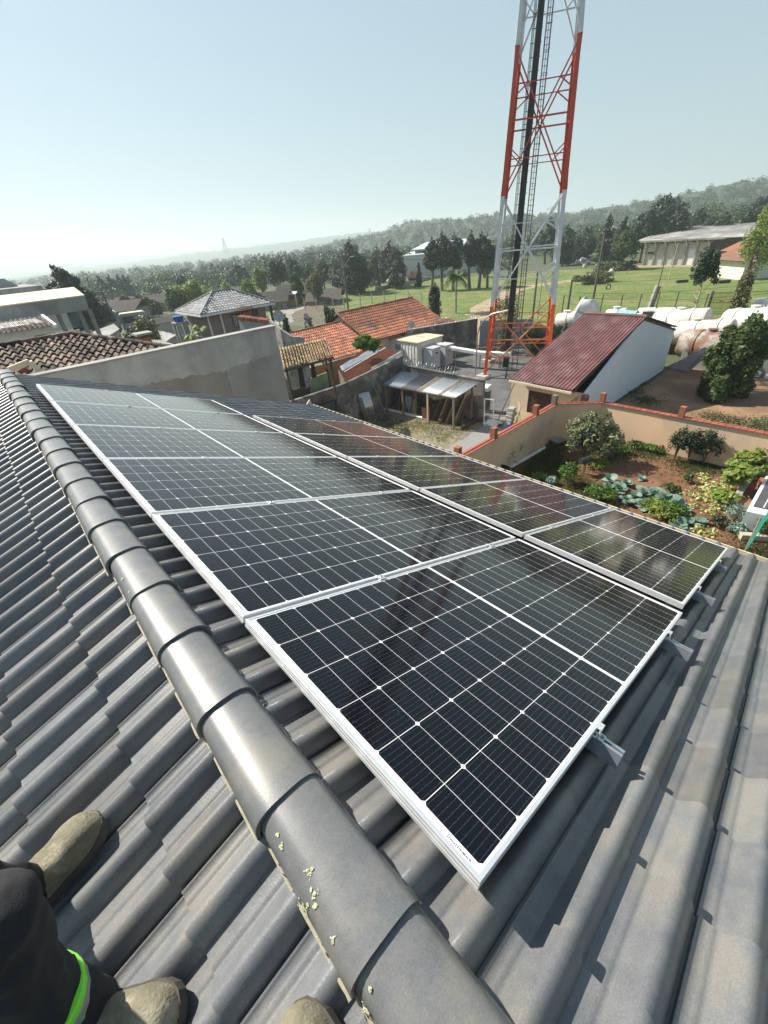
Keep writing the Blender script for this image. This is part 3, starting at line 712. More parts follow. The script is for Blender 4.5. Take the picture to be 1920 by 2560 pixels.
# ---- big canopy building with cream roof and open bays
cb = thing('canopy_building', 'large hall with cream metal roof, deep grey fascia and open bays on the far left', 'building', (2, 42, G))
fa, fb_, ft = on_y(*z1(0, 360), 40), on_y(*z1(880, 250), 40), on_y(*z1(765, 155), 46)
f_lo = on_y(*z1(925, 392), 40)
xl = -16.0
mb = MB(); mb.hexa([(xl, 40, f_lo[2]), (f_lo[0], 40, f_lo[2]), (f_lo[0] - .5, 40.3, f_lo[2]), (xl, 40.3, f_lo[2]), (xl, 40, fb_[2]), (fb_[0], 40, fb_[2]), (fb_[0], 40.3, fb_[2]), (xl, 40.3, fb_[2])]); mb.build('fascia', M_fibro, cb)
M_creamroof = mat('cream_roof_metal', (.60, .52, .36), (.55, .47, .31), .5, .6)
mb = MB(); mb.hexa([(xl, 40.0, fb_[2] + .003), (fb_[0], 40.0, fb_[2] + .003), (ft[0], 46, ft[2] - .12), (xl, 46, ft[2] - .12), (xl, 40, fb_[2] + .08), (fb_[0], 40, fb_[2] + .08), (ft[0], 46, ft[2]), (xl, 46, ft[2])]); mb.build('roof', M_creamroof, cb)
mb = MB(); mb.span((xl, 52, G), (ft[0] - .5, 52.3, ft[2] - 1.2)); mb.span((xl, 40.5, G), (f_lo[0] - .3, 40.9, on_y(*z1(960, 600), 40.5)[2])); mb.build('wall', M_white_dirty, cb)
for k, q in enumerate(((600, 440), (820, 410), (925, 395))):
    p = on_y(*z1(*q), 40.6); mb = MB(); mb.span((p[0] - .14, 40.45, G), (p[0] + .14, 40.75, f_lo[2])); mb.build('column', M_fibro, cb)
mb = MB(); p = on_y(*z1(500, 450), 41.2); q = on_y(*z1(880, 560), 41.2)
for k in range(40): x = p[0] + (q[0] - p[0]) * k / 39; mb.bar((x, 41.2, q[2]), (x, 41.2, p[2]), .022)
for k in range(8): z = q[2] + (p[2] - q[2]) * k / 7; mb.bar((p[0], 41.2, z), (q[0], 41.2, z), .02)
mb.build('mesh_screen', M_greymetal, cb)
gb = thing('grey_building', 'grey flat roofed building with raised dark block at the left edge', 'building', (-4, 70, G))
a_, b_ = on_y(*z1(0, 180), 66), on_y(*z1(430, 140), 66); mb = MB(); mb.span((-30, 66, G), (b_[0], 80, (a_[2] + b_[2]) / 2)); mb.build('wall', M_fibro, gb)
a_ = on_y(*z1(60, 65), 72); mb = MB(); mb.hexa([(-30, 72, b_[2]), (a_[0] + .9, 72, b_[2]), (a_[0] + .9, 78, b_[2]), (-30, 78, b_[2]), (-30, 72, a_[2]), (a_[0] - .2, 72, a_[2]), (a_[0] - .2, 78, a_[2]), (-30, 78, a_[2])]); mb.build('roof_block', M_greymetal, gb)

# ---- low sheds between
def shed_roof(name, label, corners, m, th=.05, wall=None, cat='shed', wave=None, base=G, group=None):
    "corners: four roof points in order; a corrugated sheet over plain walls"
    c = [V3(p) for p in corners]; cen = sum(c) / 4
    t = thing(name, label, cat, (cen[0], cen[1], base), group)
    u, v = c[1] - c[0], c[3] - c[0]; n_ = unit(np.cross(u, v)); n_ = n_ * (1 if n_[2] > 0 else -1)
    mb = MB(); pitch = wave or .2
    nu = max(int(np.linalg.norm(u) / pitch * 6), 4); rows = []
    for f in (0, 1):
        r_ = []
        for k in range(nu + 1):
            a = k / nu; p = (c[0] * (1 - a) + c[1] * a) * (1 - f) + (c[3] * (1 - a) + c[2] * a) * f
            r_.append(p + n_ * .022 * math.cos(2 * math.pi * a * np.linalg.norm(u) / pitch))
        rows.append(r_)
    mb.grid(np.array(rows)); mb.build('roof_sheet', m, t, smooth=80)
    mb = MB(); ins = [p + (cen - p) * .06 for p in c]; mb.hexa([(p[0], p[1], base) for p in ins] + [(p[0], p[1], p[2] - .06) for p in ins]); mb.build('wall', wall or M_cem_light, t)
    return t
def rz(pts, z): return [on_z(*p, zz_) for p, zz_ in zip(pts, z)]
shed_roof('fibre_cement_shed', 'grey fibre cement shed roof left of the round bush', rz([z1(830, 672), z1(1090, 690), z1(1240, 590), z1(1180, 535)], [-5.6, -5.6, -5.0, -5.0]), M_fibro, wave=.5)
shed_roof('fibre_cement_shed', 'grey fibre cement lean-to just behind the party wall, beside the brick chimney', rz([z1(1230, 735), z2(290, 690), z2(90, 622), z1(1450, 700)], [-3.1, -3.1, -3.0, -3.0]), M_fibro, wave=.6)
shed_roof('fibre_cement_shed', 'pale fibre cement shed roof below the blue water tank', rz([z2(120, 640), z2(260, 600), z2(250, 565), z2(60, 520)], [-5.6, -5.6, -5.3, -5.3]), M_fibro, wave=.6)
shed_roof('fibre_cement_shed', 'short whitish shed roof strip in front of the tank shed', rz([z2(190, 645), z2(360, 580), z2(310, 565), z2(140, 612)], [-5.9, -5.9, -5.6, -5.6]), M_white_dirty, wave=.6)
shed_roof('brown_shed', 'small brown tiled lean-to in front of the grey roofed house', rz([z2(200, 655), z2(600, 645), z2(690, 568), z2(540, 540)], [-5.7, -5.5, -5.2, -5.2]), M_oldtile, wave=.25)
ch = thing('brick_chimney', 'square red brick chimney with pale cap behind the party wall', 'chimney', (*on_y(*z1(1510, 735), 20)[:2], -6))
p = on_y(*z1(1515, 740), 23); q = on_y(*z1(1505, 645), 23)
mb = MB(); mb.span((p[0] - .24, 22.8, -5), (p[0] + .24, 23.3, q[2] - .1)); mb.build('stack', M_brick, ch); mb = MB(); mb.span((p[0] - .36, 22.65, q[2]), (p[0] + .36, 23.45, q[2] + .09)); mb.build('cap', M_cem_light, ch)
mb = MB(); [mb.span((p[0] + a - .05, 22.85 + b_, q[2] - .1), (p[0] + a + .05, 22.95 + b_, q[2])) for a in (-.17, .17) for b_ in (0, .3)]; mb.build('cap_legs', M_brick, ch)

# ---- grey hip roofed two storey house
gh = thing('hip_roof_house', 'two storey mauve house with grey tiled hip roof and white eaves', 'house', (18, 42.5, G))
ex0, ex1, ey0, ey1, ezv, rzv = 14.55, 21.75, 39.3, 45.4, -3.1, -1.75
rA, rB = np.array([17.4, 42.35, rzv]), np.array([19.2, 42.35, rzv])
def hip_plane(a, b, r0, r1, seed):
    a, b, r0, r1 = map(V3, (a, b, r0, r1)); U_ = unit(b - a); mid = (r0 + r1) / 2; d = mid - a; d = d - U_ * (d @ U_); L_ = np.linalg.norm(d); V_ = -d / L_; N_ = np.cross(U_, V_); N_ = N_ * (1 if N_[2] > 0 else -1)
    W_ = np.linalg.norm(b - a); O_ = a + d; s0, s1 = (r0 - a) @ U_, (r1 - a) @ U_
    mb = MB(); tile_sheet(mb, O_, U_, V_, N_, W_, L_, .28, .36, half_round(.28, .05, .6), step=.035, npts=6, seed=seed, jit=.006,
                          mask=lambda u, v: s0 * (1 - v / L_) - .14 < u < W_ - (W_ - s1) * (1 - v / L_) + .14)
    b0 = len(mb.v); mb.quad(a - N_ * .02, b - N_ * .02, r1 - N_ * .02, r0 - N_ * .02) if np.linalg.norm(r1 - r0) > .01 else mb.quad(a - N_ * .02, b - N_ * .02, r0 - N_ * .02)
    return mb
for nm, a, b, r0, r1 in (('f', (ex0, ey0, ezv), (ex1, ey0, ezv), rA, rB), ('l', (ex0, ey1, ezv), (ex0, ey0, ezv), rA, rA), ('r', (ex1, ey0, ezv), (ex1, ey1, ezv), rB, rB), ('b', (ex1, ey1, ezv), (ex0, ey1, ezv), rB, rA)):
    hip_plane(a, b, r0, r1, 40 + ord(nm)).build('roof_slope', M_greytile, gh, smooth=60)
mb = MB()
for p, q in (((ex0, ey0, ezv), rA), ((ex1, ey0, ezv), rB), ((ex0, ey1, ezv), rA), ((ex1, ey1, ezv), rB), (rA, rB)): mb.tube([V3(p) + (0, 0, .05), V3(q) + (0, 0, .06)], .09, 7)
mb.build('hip_capping', M_greytile, gh, smooth=50)
mb = MB()
for p, q in (((ex0, ey0), (ex1, ey0)), ((ex0, ey1), (ex0, ey0)), ((ex1, ey0), (ex1, ey1))): mb.bar((*p, ezv - .1), (*q, ezv - .1), .12, .16)
mb.build('gutter', M_white, gh)
mb = MB(); mb.span((ex0 + .7, ey0 + .7, G), (ex1 - .7, ey1 - .7, ezv - .05)); mb.build('wall', M_pinkwall, gh)
mb = MB(); zb_ = ezv - 2.2; mb.span((ex0 + .68, ey0 + .67, zb_), (ex1 - .68, ey0 + .70, zb_ + .1)); mb.span((ex0 + .67, ey0 + .7, zb_), (ex0 + .70, ey1 - .7, zb_ + .1)); mb.build('white_band', M_white, gh)
for x in (ex0 + .72, ex0 + 1.9): mb = MB(); mb.span((x, ey0 + .60, G), (x + .13, ey0 + .69, ezv - .15)); mb.build('downpipe', M_white, gh)
for i, (x, zt, w, h) in enumerate(((ex0 + 3.0, ezv - .45, 1.25, 1.15), (ex0 + 5.1, ezv - .35, .55, .6))):
    mb = MB(); mb.span((x, ey0 + .62, zt - h), (x + w, ey0 + .699, zt)); wf = mb.build('window', M_timber_dk, gh)
    for k in range(2): mb = MB(); mb.span((x + .06 + k * w * .62, ey0 + .60, zt - h + .06), (x + w * .32 + k * w * .62, ey0 + .619, zt - .06)); mb.build('shutter_pane', M_glass if i else M_fibro, wf)
    mb = MB(); mb.span((x + w * .34, ey0 + .605, zt - h + .06), (x + w * .66, ey0 + .618, zt - .06)); mb.build('opening_shade_plate', M_black, wf)  # black plate, the room's darkness painted instead of an open gap
mb = MB(); p = ex0 + 3.62; mb.hexa([(p, ey0 + .55, ezv - 1.75), (p + .22, ey0 + .55, ezv - 1.75), (p + .22, ey0 + .58, ezv - 1.75), (p, ey0 + .58, ezv - 1.75), (p - .05, ey0 + .55, ezv - 1.1), (p + .1, ey0 + .55, ezv - 1.1), (p + .1, ey0 + .58, ezv - 1.1), (p - .05, ey0 + .58, ezv - 1.1)]); mb.build('curtain', M_white, gh)
mb = MB(); mb.span((ex0 + .6, ey0 + 2.3, G), (ex0 + .69, ey0 + 3.2, G + 2.3)); mb.build('door', M_white, gh)
for x in (ex1 - .25,): mb = MB(); mb.span((x - .1, ey0 + .3, G), (x + .1, ey0 + .5, ezv - .15)); mb.build('veranda_post', M_timber_dk, gh)
# blue tank on its stand, long brown roof, two buses
bt_ = at_range(*z2(280, 430), 44.5); tk = thing('water_tank', 'blue plastic water tank on a small stand beside the hip roofed house', 'water tank', (bt_[0], bt_[1], bt_[2] - 1))
zt = at_range(*z2(280, 365), 44.5)[2]
mb = MB(); mb.lathe((bt_[0], bt_[1], bt_[2]), [(.40, 0), (.46, (zt - bt_[2]) * .8), (.50, (zt - bt_[2]) * .82), (.48, (zt - bt_[2]) * .9), (.2, zt - bt_[2])], 20); mb.build('tank', M_blue, tk, smooth=40)
mb = MB(); mb.span((bt_[0] - .55, bt_[1] - .55, bt_[2] - .12), (bt_[0] + .55, bt_[1] + .55, bt_[2] - .003)); [mb.span((bt_[0] + a - .08, bt_[1] + b_ - .08, G), (bt_[0] + a + .08, bt_[1] + b_ + .08, bt_[2] - .12)) for a in (-.42, .42) for b_ in (-.42, .42)]; mb.build('stand', M_cem_light, tk)
shed_roof('long_brown_shed', 'long low building with brown roof behind the blue water tank', rz([z2(0, 470), z2(360, 400), z2(260, 340), z2(-120, 430)], [-5.4, -5.4, -4.9, -4.9]), M_oldtile, wave=.4, cat='building')
M_busgrey = mat('grey_bus_paint', (.25, .28, .32), (.2, .22, .26), 1, .4)
for i, (qa, qb, lab, mr) in enumerate(((z1(950, 440), z1(1215, 440), 'pale roofed bus parked beyond the sheds, the left of two', M_white_dirty), (z1(1225, 440), z1(1510, 440), 'cream roofed bus with dark windscreen parked beyond the sheds, right of the other', M_creamroof))):
    D = 80 + 1.5 * i; a = at_range(*qa, D); b_ = at_range(*qb, D); zt = (a[2] + b_[2]) / 2 + .25; d = unit((b_ - a) * (1, 1, 0)); n_ = np.array([-d[1], d[0], 0]); L_ = np.linalg.norm((b_ - a)[:2]); z0 = zt - 3.0
    t = thing('bus', lab, 'bus', (a[0], a[1], z0), 'buses parked behind the houses')
    def bx(u0, u1, v0, v1, w0, w1): return [a * (1, 1, 0) + d * u + n_ * v + (0, 0, w) for w in (w0, w1) for u, v in ((u0, v0), (u1, v0), (u1, v1), (u0, v1))]
    mb = MB(); mb.hexa(bx(0, L_, 0, 2.5, z0 + .4, zt - .12)); mb.build('body', M_busgrey, t, bevel=.12)
    mb = MB(); mb.hexa(bx(.1, L_ - .2, .1, 2.4, zt - .12, zt)); mb.build('roof', mr, t, bevel=.1)
    mb = MB(); mb.hexa(bx(.3, L_ - .4, -.03, -.005, zt - 1.35, zt - .45)); mb.build('side_windows', M_glass, t)
    mb = MB(); mb.hexa(bx(L_ + .005, L_ + .03, .15, 2.35, zt - 1.7, zt - .3)); mb.build('windscreen', M_glass, t)
    for u in (L_ * .18, L_ * .8): mb = MB(); mb.lathe(a * (1, 1, 0) + d * u + (0, 0, z0 + .48) - n_ * .02, [(.2, 0), (.48, .02), (.48, .25), (.2, .27)], 14, axis=n_); mb.build('wheel', M_blackrub, t)
# ---- block wall with tile coping, round capped chimney, satellite dishes, curved wall
p0, p1 = at_range(*z2(895, 375), 33), at_range(*z2(1205, 415), 30.5)
bwall = thing('block_wall', 'unpainted block wall topped with clay tiles, beside the satellite dish', 'wall', (p0[0], p0[1], G))
d = unit((p1 - p0) * (1, 1, 0)); n_ = np.array([-d[1], d[0], 0]) * .1; mb = MB(); a, b = p0 * (1, 1, 0), p1 * (1, 1, 0); mb.hexa([a - n_ + (0, 0, G), b - n_ + (0, 0, G), b + n_ + (0, 0, G), a + n_ + (0, 0, G), p0 - n_ - (0, 0, .1), p1 - n_ - (0, 0, .1), p1 + n_ - (0, 0, .1), p0 + n_ - (0, 0, .1)]); mb.build('wall_face', M_cem_light, bwall)
mb = MB(); nn = 14
for k in range(nn): f = k / nn; c = p0 * (1 - f) + p1 * f; mb.tube([c - n_ * 1.9 + d * .11 - (0, 0, .09), c + n_ * 1.9 + d * .11 - (0, 0, .05)], .12, 8, t=rr.random())
mb.build('tile_coping', M_terra, bwall, smooth=50)
cc = at_range(*z2(975, 380), 34.5); ct = at_range(*z2(975, 322), 34.5)
rc = thing('round_chimney', 'short brick chimney with round domed cap behind the tile topped wall', 'chimney', (cc[0], cc[1], cc[2]))
mb = MB(); mb.box((cc[0], cc[1], cc[2] - .4), (.6, .6, 1.5)); mb.build('stack', M_brick, rc); mb = MB(); mb.lathe((cc[0], cc[1], cc[2] + .42), [(.75, 0), (.78, .06), (.6, .18), (.25, .26)], 16); mb.build('cap', M_oldtile, rc, smooth=40)
mb = MB(); [mb.box((cc[0] + a, cc[1] + b_, cc[2] + .38), (.1, .1, .1)) for a in (-.2, .2) for b_ in (-.2, .2)]; mb.build('cap_legs', M_brick, rc)
M_dish = mat('grey_dish', (.36, .37, .37), (.3, .3, .3), 3, .6)
def dish(c, r, face, lab, zb):
    t = thing('satellite_dish', lab, 'satellite dish', (c[0], c[1], zb), 'satellite dishes on the roofs')
    f = unit(face); mb = MB(); mb.lathe(V3(c) - f * .12 * r, [(.05 * r, 0), (.5 * r, .07 * r), (.85 * r, .2 * r), (r, .3 * r), (r, .33 * r), (.84 * r, .235 * r), (.5 * r, .1 * r), (.05 * r, .03 * r)], 24, axis=f); mb.build('reflector', M_dish, t, smooth=40)
    mb = MB(); mb.bar(c - f * .1, (c[0], c[1], zb), .05); mb.build('mast', M_wire, t)
    mb = MB(); e = V3(c) + f * r * .9 + (0, 0, .0); mb.bar(V3(c) - (0, 0, r * .9), e, .025); mb.box(e, (.12, .12, .12)); mb.build('feed_arm', M_wire, t)
dish(at_range(*z3(150, 625), 30.5), .36, (-.35, -.85, .35), 'round grey satellite dish above the block wall', -6.0)
dish(at_range(*z3(1533, 712), 41.0), .32, (-.75, -.55, .3), 'small satellite dish at the eave of the red tile house', -6.2)
cw = [at_range(*z3(*q), D) for q, D in (((60, 660), 30.4), ((180, 760), 29.3), ((290, 830), 28.8), ((415, 840), 28.6))]
cwt = thing('curved_wall', 'stained pale garden wall stepping down below the orange tile roof', 'wall', (cw[1][0], cw[1][1], G))
mb = MB()
for p, q in zip(cw[:-1], cw[1:]):
    d = unit((q - p) * (1, 1, 0)); n_ = np.array([-d[1], d[0], 0]) * .09; a, b = p * (1, 1, 0) + (0, 0, G), q * (1, 1, 0) + (0, 0, G); mb.hexa([a - n_, b - n_, b + n_, a + n_, p - n_, q - n_, q + n_, p + n_])
M_stain = mat('stained_plaster', (.40, .385, .35), (.26, .25, .225), 1.6, .95, c3=(.13, .125, .11), s3=.8, streak=(1.5, 1.5, .3)); mb.build('wall_face', M_stain, cwt)

# ---- red tile house, two roofs
rh = thing('red_tile_house', 'long cream house with weathered orange red tile roofs in two heights', 'house', (29, 31.5, G))
def gable_side(x0, x1, yr, zr, ye, ze, seed, m, tinter=None):
    V_ = unit((0, ye - yr, ze - zr)); N_ = np.cross((1, 0, 0), V_); N_ = N_ * (1 if N_[2] > 0 else -1); mb = MB()
    tile_sheet(mb, (x0, yr, zr), (1, 0, 0), V_, N_, x1 - x0, math.hypot(ye - yr, ze - zr), .25, .40, half_round(.25, .08, .62), step=.06, npts=7, seed=seed, jit=.008, tinter=tinter); return mb
RX0, RX1, RY, RZ, EY, EZ = 24.5, 34.4, 33.25, -4.2, 29.1, -6.25
old_dark = lambda u, v, r_: (.12 + .35 * r_.random()) if (v < 2.9 - .35 * math.sin(u * 1.3) + .4 * r_.normal() * .5) else .62 + .38 * r_.random()
gable_side(RX0, RX1, RY, RZ, EY, EZ, 51, M_terra, old_dark).build('upper_roof', M_terra, rh, smooth=60)
LX0, LRY, LRZ = 19.3, 33.2, -4.95
gable_side(LX0, RX0 + 1.2, LRY, LRZ, 28.6, -6.75, 52, M_terra_new).build('lower_roof', M_terra_new, rh, smooth=60)
mb = MB(); mb.quad((RX0, RY, RZ - .03), (RX0, EY, EZ - .05), (RX1, EY, EZ - .05), (RX1, RY, RZ - .03)); mb.quad((RX0, RY, RZ - .03), (RX1, RY, RZ - .03), (RX1, 37.4, EZ), (RX0, 37.4, EZ)); mb.quad((LX0, LRY, LRZ - .03), (LX0, 28.6, -6.8), (RX0 + 1, 28.6, -6.8), (RX0 + 1, LRY, LRZ - .03)); mb.quad((LX0, LRY, LRZ - .03), (RX0 + 1, LRY, LRZ - .03), (RX0 + 1, 36.5, -6.6), (LX0, 36.5, -6.6)); mb.build('roof_deck', M_timber_dk, rh)
mb = MB()
for x0, x1, y, z in ((RX0, RX1, RY, RZ), (LX0, RX0, LRY, LRZ)):
    k = x0
    while k < x1 - .2: mb.tube([(k, y, z + .05), (k + .4, y, z + .065)], .1, 8, t=rr.random()); k += .38
for x, y0_, z0_, y1_, z1_ in ((RX0 - .02, RY, RZ, EY, EZ), (RX1 + .02, RY, RZ, EY, EZ)):
    for k in range(12): f = k / 12; g = (k + 1.1) / 12; mb.tube([(x, y0_ + (y1_ - y0_) * f, z0_ + (z1_ - z0_) * f + .06), (x, y0_ + (y1_ - y0_) * g, z0_ + (z1_ - z0_) * g + .075)], .1, 8, t=rr.random())
mb.build('ridge_tile', M_terra, rh, smooth=50)
mb = MB(); mb.prism([(RX0 + .35, 29.7, G), (RX0 + .35, 36.8, G), (RX0 + .35, 36.8, EZ - .05), (RX0 + .35, RY, RZ - .12), (RX0 + .35, 29.7, EZ + .1)], (RX1 - RX0 - .7, 0, 0)); mb.span((LX0 + .3, 29.2, G), (RX0 + .3, 36, -6.6)); mb.build('wall', M_cream_wall, rh)
for x in (30.3, 33.2):
    mb = MB(); mb.prism([(x - .5 + 1.0 * 0, 29.68, G + 1.2)] + [(x - .5 * math.cos(math.pi * k / 8), 29.68, G + 1.75 + .35 * math.sin(math.pi * k / 8)) for k in range(9)] + [(x + .5, 29.68, G + 1.2)], (0, -.03, 0)); wf = mb.build('window', M_timber_dk, rh)
    mb = MB(); mb.span((x - .4, 29.63, G + 1.25), (x + .4, 29.645, G + 1.75)); mb.build('pane', M_glass, wf)
shed_roof('lean_to_roof', 'short tiled lean-to at the right end of the red tile house', [(33.0, 29.0, -6.75), (37.0, 28.6, -6.75), (37.0, 30.6, -6.35), (33, 30.9, -6.35)], M_terra, wave=.22, wall=M_cream_wall)
mb = None
# ---- yard side wall (along Y = 21) and orange wall behind it
yw = wall_box('yard_wall', 'blackened rendered wall along the left side of the scrap yard', (5.5, 21.12), (20.62, 21.12), G, -6.22, .22, M_cem_dark)
yb = MB(); a_ = [(15.3, 21.0, -6.22), (20.6, 21.0, -6.22), (20.6, 21.0, -5.55)]; yb.prism([(15.3, 21.23, -6.219), (20.61, 21.23, -6.219), (20.61, 21.23, -5.62)], (0, -.22, 0)); yb.build('sloping_top', M_cem_dark, yw)
wall_box('orange_wall', 'orange plastered wall with dark pillar behind the porch and tarp roof', (12.5, 26.2), (22.3, 26.2), G, -6.2, .2, M_orange_wall, cope=M_cem_dark)
# ---- porch with mossy tile roof
po = thing('porch', 'open wooden porch under a sagging mossy clay tile roof, full of clutter', 'porch', (13, 20.6, -7))
pa, pb, pc, pd = at_range(*zB(640, 1000), 25.0), at_range(*zB(285, 1095), 22.9), at_range(*zB(255, 962), 25.2), at_range(*zB(540, 900), 27.5)
U_ = unit(pd - pc); V_ = pb - pc; Lv = np.linalg.norm(V_); V_ = unit(V_); N_ = unit(np.cross(U_, V_)); N_ = N_ * (1 if N_[2] > 0 else -1)
mb = MB(); Wd = np.linalg.norm(pa - pb); tile_sheet(mb, pc, U_, V_, N_, Wd, Lv, .21, .36, half_round(.21, .065, .62), step=.05, npts=8, seed=61, jit=.02); mb.build('roof', M_mossy, po, smooth=60)
mb = MB(); e0 = pc + V_ * Lv; e1 = e0 + U_ * Wd; mb.bar(e0 - (0, 0, .1), e1 - (0, 0, .1), .08, .12); mb.bar(pc - (0, 0, .12), pc + U_ * Wd - (0, 0, .12), .08, .12)
for f in (0.02, .35, .7, .98): mb.bar(pc + U_ * Wd * f - (0, 0, .07), e0 + U_ * Wd * f - (0, 0, .07), .06, .08)
mb.build('rafters', M_timber_dk, po)
pz = -8.0
for p in (e0 + U_ * .15, e0 + U_ * (Wd - .25), pc + U_ * .2, pc + U_ * (Wd - .3)): mb = MB(); mb.bar((p[0], p[1], G + .3), (p[0], p[1], p[2] - .1), .11); mb.build('post', M_timber_dk, po)
p = e0 + U_ * (Wd - .25); mb = MB(); mb.bar((p[0], p[1], p[2] - 1.0), p - U_ * .7 - (0, 0, .15), .07); mb.build('brace', M_timber, po)
mb = MB(); mb.hexa([V3((*(q[:2]), z)) for z in (G, -7.35) for q in (e0, e1, pc + U_ * Wd, pc)]); mb.build('raised_floor', M_timber_dk, po)
mb = MB(); b0, b1 = pc + U_ * Wd * .45 + V_ * .3, pc + U_ * Wd * .9 + V_ * .3; mb.hexa([(b0[0], b0[1], -7.3), (b1[0], b1[1], -7.3), (b1[0], b1[1] + .1, -7.3), (b0[0], b0[1] + .1, -7.3), (b0[0], b0[1], -5.6), (b1[0], b1[1], -5.6), (b1[0], b1[1] + .1, -5.6), (b0[0], b0[1] + .1, -5.6)]); mb.build('green_back_wall', mat('faded_green_wall', (.20, .26, .15), (.12, .16, .10), 1.5, .9), po)
mb = MB()
for k in range(5):
    z = -7.28 + .19 * k; f0, f1 = .05, .36 if k > 1 else .55; mb.bar(V3((*(e0 + U_ * Wd * f0)[:2], z)), V3((*(e0 + U_ * Wd * f1)[:2], z + .03)), .03, .11)
mb.build('slat_fence', M_timber_lt, po)
mb = MB(); b0, b1 = pc + V_ * .25, pc + U_ * Wd * .45 + V_ * .25; mb.hexa([(b0[0], b0[1], -7.34), (b1[0], b1[1], -7.34), (b1[0], b1[1] + .08, -7.34), (b0[0], b0[1] + .08, -7.34), (b0[0], b0[1], -5.9), (b1[0], b1[1], -5.9), (b1[0], b1[1] + .08, -5.9), (b0[0], b0[1] + .08, -5.9)]); mb.build('porch_shade_backing', M_timber_dk, po)  # dark backing added to deepen the interior; porch shade put into its colour
def on_porch(f, g, z): q = e0 + U_ * Wd * f - V_ * Lv * g; return np.array([q[0], q[1], z])
bx_ = MB(); bx_.hexa([on_porch(f, g, z) for z in (-7.34, -6.85) for f, g in ((.52, .02), (.95, .02), (.95, .16), (.52, .16))]); tag(bx_.build('dark_tarp_bale', M_greymetal and mat('dark_teal_cover', (.03, .045, .055), None, 3, .6), None, loc=on_porch(.7, .1, -7.34)), 'dark teal covered crate at the front edge of the porch', 'crate')
M_card = mat('cardboard', (.26, .17, .10), (.2, .13, .08), 3, .9)
for i, (f, g, z, s, lab) in enumerate(((.80, .35, -7.34, .5, 'cardboard box on the porch floor under the other box'), (.84, .35, -6.83, .48, 'brown cardboard box on top of a lower box in the porch'), (.66, .40, -7.34, .45, 'open cardboard box in the middle of the porch'))):
    mb = MB(); mb.box(on_porch(f, g, z + s / 2), (s, s * .8, s), .5 + i * .2); b0 = mb.build('cardboard_box', M_card, None, loc=on_porch(f, g, z), bevel=.01); tag(b0, lab, 'box', 'boxes in the porch')
M_cloth_g = mat('grey_patterned_cloth', (.34, .34, .36), (.06, .06, .07), 6, .95); M_cloth_k = mat('black_cloth', (.02, .02, .022), None, 3, .95)
for i, (f, w, h, m__, lab) in enumerate(((.30, .42, 1.1, M_cloth_k, 'black coat hanging at the left of the porch'), (.40, .5, 1.25, M_cloth_g, 'grey patterned cloth hanging under the porch roof'), (.55, .3, .8, M_cloth_k, 'dark trousers hanging in the middle of the porch'))):
    tpt = on_porch(f, .1, 0); zt = (e0 + U_ * Wd * f - V_ * Lv * .1)[2] - .2; rows = []
    for j in range(7):
        rows.append([np.array([tpt[0], tpt[1], zt - h * j / 6]) + U_ * ((k / 8 - .5) * w * (1 - .1 * math.sin(j))) + np.array([0, .06 * math.sin(k * 1.7 + j * .4), 0]) * (j / 6) for k in range(9)])
    mb = MB(); mb.grid(np.array(rows)); o = mb.build('hanging_cloth', m__, None, loc=(tpt[0], tpt[1], zt), smooth=60); sd = o.modifiers.new('thickness', 'SOLIDIFY'); sd.thickness = .012; tag(o, lab, 'clothing', 'clothes hanging in the porch')
# ---- orange shed with tarp on the roof
os_ = thing('orange_roof_shed', 'low shed with ribbed orange roof, white verge board and a grey tarp lying on it', 'shed', (18.5, 23.5, G))
q0, q1, q2, q3 = on_z(*zB(690, 1190), -6.35), on_z(*zB(1045, 985), -5.8), on_z(*zB(835, 948), -5.75), on_z(*zB(635, 1090), -6.2)
u = q1 - q0; v = q3 - q0; n_ = unit(np.cross(u, v)); n_ = n_ * (1 if n_[2] > 0 else -1); L_ = np.linalg.norm(u); Wv = 15; rows = []
prof_n = 150
for k in range(prof_n + 1):
    f = k / prof_n; a = q0 * (1 - f) + q3 * f; b = q1 * (1 - f) + q2 * f; off = n_ * .05 * math.cos(2 * math.pi * f * Wv); rows.append([a + off, (a + b) / 2 + off + n_ * .01, b + off])
mb = MB(); mb.grid(np.array(rows)); mb.build('roof', M_terra_new, os_, smooth=80)
mb = MB(); mb.hexa([q0 + u * .42 - n_ * .26, q1 - n_ * .26, q1 - n_ * .26 - v * .015, q0 + u * .42 - n_ * .26 - v * .015, q0 + u * .42 + n_ * .08, q1 + n_ * .08, q1 + n_ * .08 - v * .015, q0 + u * .42 + n_ * .08 - v * .015]); mb.build('verge_board', M_white, os_)
mb = MB(); mb.hexa([(p[0], p[1], G) for p in (q0 + v * .02, q1 + v * .02, q2, q3)] + [p - n_ * .1 for p in (q0 + v * .02, q1 + v * .02, q2, q3)]); mb.build('wall', M_cem_dark, os_)
tp_rows = []
for i in range(9):
    f = .62 + .36 * i / 8; tp_rows.append([q0 + u * (.03 + .72 * j / 11) * (1 - .06 * (i - 4) ** 2 / 16) + v * f + n_ * (.10 + .03 * math.sin(i * 2.1 + j * 1.3)) for j in range(12)])
mb = MB(); mb.grid(np.array(tp_rows)); o = mb.build('tarp', M_tarp, None, loc=q0, smooth=70); sd = o.modifiers.new('thickness', 'SOLIDIFY'); sd.thickness = .01; tag(o, 'crumpled grey blue tarp lying over the orange ribbed roof', 'tarp')
mb = MB()
for j in range(5): mb.bar(q0 + u * (.05 + .16 * j) + v * (.55 + .02 * j) + n_ * .09, q0 + u * (.2 + .16 * j) + v * (.56 + .02 * j) + n_ * .095, .1, .03)
tag(mb.build('loose_board', M_timber_lt, None, loc=q0), 'broken pale boards weighing down the tarp edge on the orange roof', 'boards')

